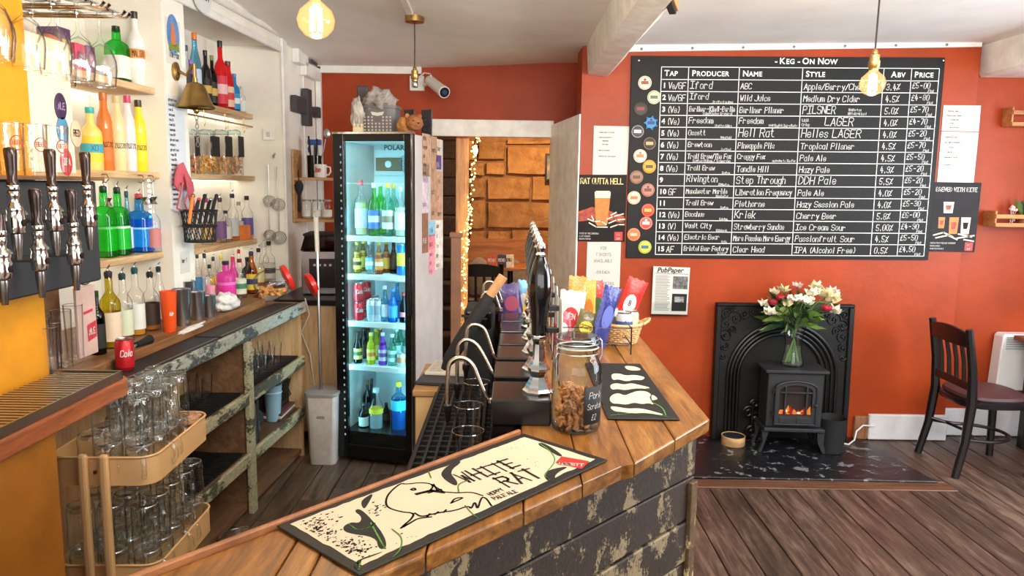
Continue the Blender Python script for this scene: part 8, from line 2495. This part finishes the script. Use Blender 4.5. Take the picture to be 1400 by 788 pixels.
for lvl, zz in ((0, ZT[0]), (1, ZT[1])):
    for r in range(5):
        for c in range(3):
            if lvl == 0 and (r, c) in ((0, 0), (4, 2)):
                continue
            x = -hx + .062 + .102 * c + R.uniform(-.004, .004)
            y = -hy + .058 + .090 * r + R.uniform(-.003, .003)
            p = tr.location + RT @ Vector((x, y, zz + .001))
            lab = 'upturned glass mug in the %s tray, %s row from the front, %s' % (['upper', 'lower'][lvl], WORDR[r], WORDC[c])
            rz = R.choice([-.9, -.5, -1.2, .2]) if c == 2 else R.uniform(-2, 2)
            spots = [(p, lab)]
            up = p + Vector((R.uniform(-.006, .006), R.uniform(-.006, .006), .1165))
            if not (lvl == 0 and c == 0):
                spots.append((up, lab.replace('upturned', 'top upturned')))
            for p, lab in spots:
              if m0 is None:
                m0 = make_mug(lab, p, rz, 'glass mugs on the trolley')
                m0.scale = (1, 1, .74)
              else:
                dup(m0, p, rz + R.uniform(-.3, .3), label=lab, scale=(1, 1, 1 if 'top up' in lab else .74))
lumpy('cloth', 'brown checked cloth corner at the far end of the upper trolley tray', 'cloth', tr.location + RT @ Vector((.10, .19, ZT[0] + .075)), .05, .05, .022, paint('cloth_brown', (150, 116, 88), .9, var=.3, scale=40, bump=.3), 6.1, .4)
bwl = thing('glass_bowl', 'clear glass bowl on the floor beyond the trolley', 'bowl', on_wall(.47, .62, .001))
MB().lathe([(.05, 0), (.06, .004), (.10, .09), (.097, .09), (.056, .008), (.0005, .006)], 24).build('bowl', CLEAR, bwl)
MB().tube([(.099 * math.cos(2 * PI * k / 24), .099 * math.sin(2 * PI * k / 24), .09) for k in range(24)], .0022, 5, closed=True).build('rim', RIMG, bwl)
bh = thing('bench', 'wooden backed bench with grey seat pads in the snug', 'bench', (.25, 7.97, 0))
BENW = wood('bench_wood', (140, 80, 38), (196, 124, 64), (214, 146, 84), axis=0, stretch=9)
zb_ = at_y(680, 326, 8.1).z
MB().box(-1.0, 1.2, .06, .10, .3, zb_).build('back_board', BENW, bh, smooth=False, bevel=.004)
MB().box(-1.0, 1.2, -.45, .05, .12, .40).build('seat_base', paint('bench_dark', (44, 30, 26), .6), bh, smooth=False, bevel=.004)
MB().box(-1.0, 1.2, -.47, .05, .402, .50).build('seat_pad', paint('pad_grey', (140, 130, 122), .9, var=.1, bump=.3, scale=20), bh, smooth=False, bevel=.03, seg=3)
CUSH = paint('cushion_grey', (156, 146, 136), .95, var=.1, scale=20, bump=.3)
for k, (px, py, sx, lab) in enumerate([(700, 352, .17, 'grey cushion leaning on the snug bench, right of the menu'), (655, 352, .15, 'grey cushion on the snug bench behind the black chair'), (742, 355, .14, 'grey cushion at the bench end by the pump handles')]):
    p = at_y(px, py, 7.9)
    lumpy('cushion', lab, 'cushion', (p.x, 7.95, .72), sx, .08, .22, CUSH, 3.3 * k, .12, 'cushions on the snug bench', .9)
tb2 = thing('snug_table', 'small wooden table with menus in the snug', 'table', (-.02, 7.46, 0))
tz = at_y(690, 366, 7.25).z
MB().box(-.22, .26, -.25, .25, tz - .03, tz).build('tabletop', BENW, tb2, smooth=False, bevel=.004)
MB().cyl((0, 0, .02), (0, 0, tz - .031), .03).build('pedestal', CHW, tb2)
MB().box(-.18, .18, -.18, .18, 0, .02).build('foot', CHW, tb2, smooth=False)
for k, (px, py0, py1, wpx, c, lab) in enumerate([(672, 346, 364, 14, (206, 90, 70), 'red and white menu card standing on the snug table'), (686, 348, 366, 12, (50, 56, 90), 'dark blue menu card on the snug table'), (695, 346, 362, 16, (226, 206, 190), 'pale folded menu on the snug table')]):
    a, b = at_y(px, py1, 7.2), at_y(px, py0, 7.2)
    w = wpx / FOC * 7.2 / 2
    t = thing('menu_card', lab, 'menu', (a.x, 7.2 + .03 * k, tz + .001), .15 * (k - 1), 'menus on the snug table')
    MB().at(rx=-.2).box(-w, w, 0, .004, 0, .13).build('card', paint('menu_%d' % k, c, .6, var=.2, scale=20), t, smooth=False)
    mb = MB().at(rx=-.2)
    write(mb, 'MENU', 0, .06, .03, lambda x, y: (x, -.001, y), .005, .7, fit=w * 1.6, align='c')
    mb.build('lettering', PAPER if k < 2 else INK, t, smooth=False)
c2 = chair('black slat-back chair in the snug with its back to the camera', (at_y(657, 400, 7.0).x, 6.85, .002), PI / 2)
c2.scale = (1, 1, 1.09)
p = at_y(748, 229, 8.1)
fp_ = thing('picture_frame', 'small dark framed picture on the sandstone wall by the doorway', 'picture', (p.x + .02, 8.12, p.z))
MB().box(-.04, .10, -.02, .0, -.15, .15).build('frame', BLACK, fp_, smooth=False, bevel=.003)
MB().box(-.02, .08, -.024, -.0205, -.125, .125).build('picture', paint('picture_grey', (140, 130, 116), .6, var=.4, scale=12), fp_, smooth=False)
fy = thing('fairy_lights', 'string of warm fairy lights hanging down the pale post in the doorway', 'lights', (0, 0, 0))
FAIRY = glow('fairy_bulb', (255, 206, 110), 22)
pts = []
for k in range(60):
    a = k / 59
    py = 186 + 290 * a
    px = 651 - 17 * min(1, a * 1.6) + 3.2 * math.sin(k * 1.3)
    pts.append(at_y(px, py, 6.02 - .01 * math.sin(k)))
MB().tube([tuple(q) for q in pts], .003, 4).build('wire', paint('fairy_wire', (120, 130, 90), .6), fy)
b0 = None
for k in range(115):
    q = pts[R.randrange(len(pts))] + Vector((R.gauss(0, .014), R.uniform(-.03, .01), R.uniform(-.04, .04)))
    if b0 is None:
        b0 = MB().ball((0, 0, 0), .0062, 6, 4).build('bulb', FAIRY, fy)
        b0.location = q
    else:
        shared(b0, 'bulb', fy, tuple(q))
p = at_y(650, 204, 6.0)
lp = thing('candle_bulb', 'single bright warm bulb at the top of the fairy lights', 'lamp', p)
MB().lathe([(.0005, -.05), (.016, -.03), (.019, -.005), (.012, .02), (.010, .03)], 14).build('bulb', glow('warm_bulb', (255, 220, 150), 12), lp)
MB().lathe([(.012, .028), (.014, .03), (.014, .06), (.008, .07)], 12).build('socket', BRASS, lp)
MB().tube([(0, 0, .07), (0, 0, .14)], .003, 6).build('cord', CORD, lp)
def snug_lamp(label, loc, power):
    """warm ceiling lamp inside the snug, out of sight above the lintel"""
    t = thing('snug_lamp', label, 'lamp', loc)
    MB().ball((0, 0, -.08), .05, 14, 10).build('bulb', BULBG, t)
    MB().lathe([(.05, 0), (.05, -.015), (.02, -.03), (.02, -.04)][::-1], 16).build('base', BRASS, t)
    d = bpy.data.lights.new('lamp_light', 'POINT')
    d.energy, d.color, d.shadow_soft_size = power, (1.0, .74, .42), .06
    lo = bpy.data.objects.new('lamp_light', d)
    COL.objects.link(lo)
    lo.parent = t
    lo.location = (0, 0, -.16)
snug_lamp('round warm ceiling lamp in the snug, hidden above the lintel', (.35, 7.0, 2.655), 80)
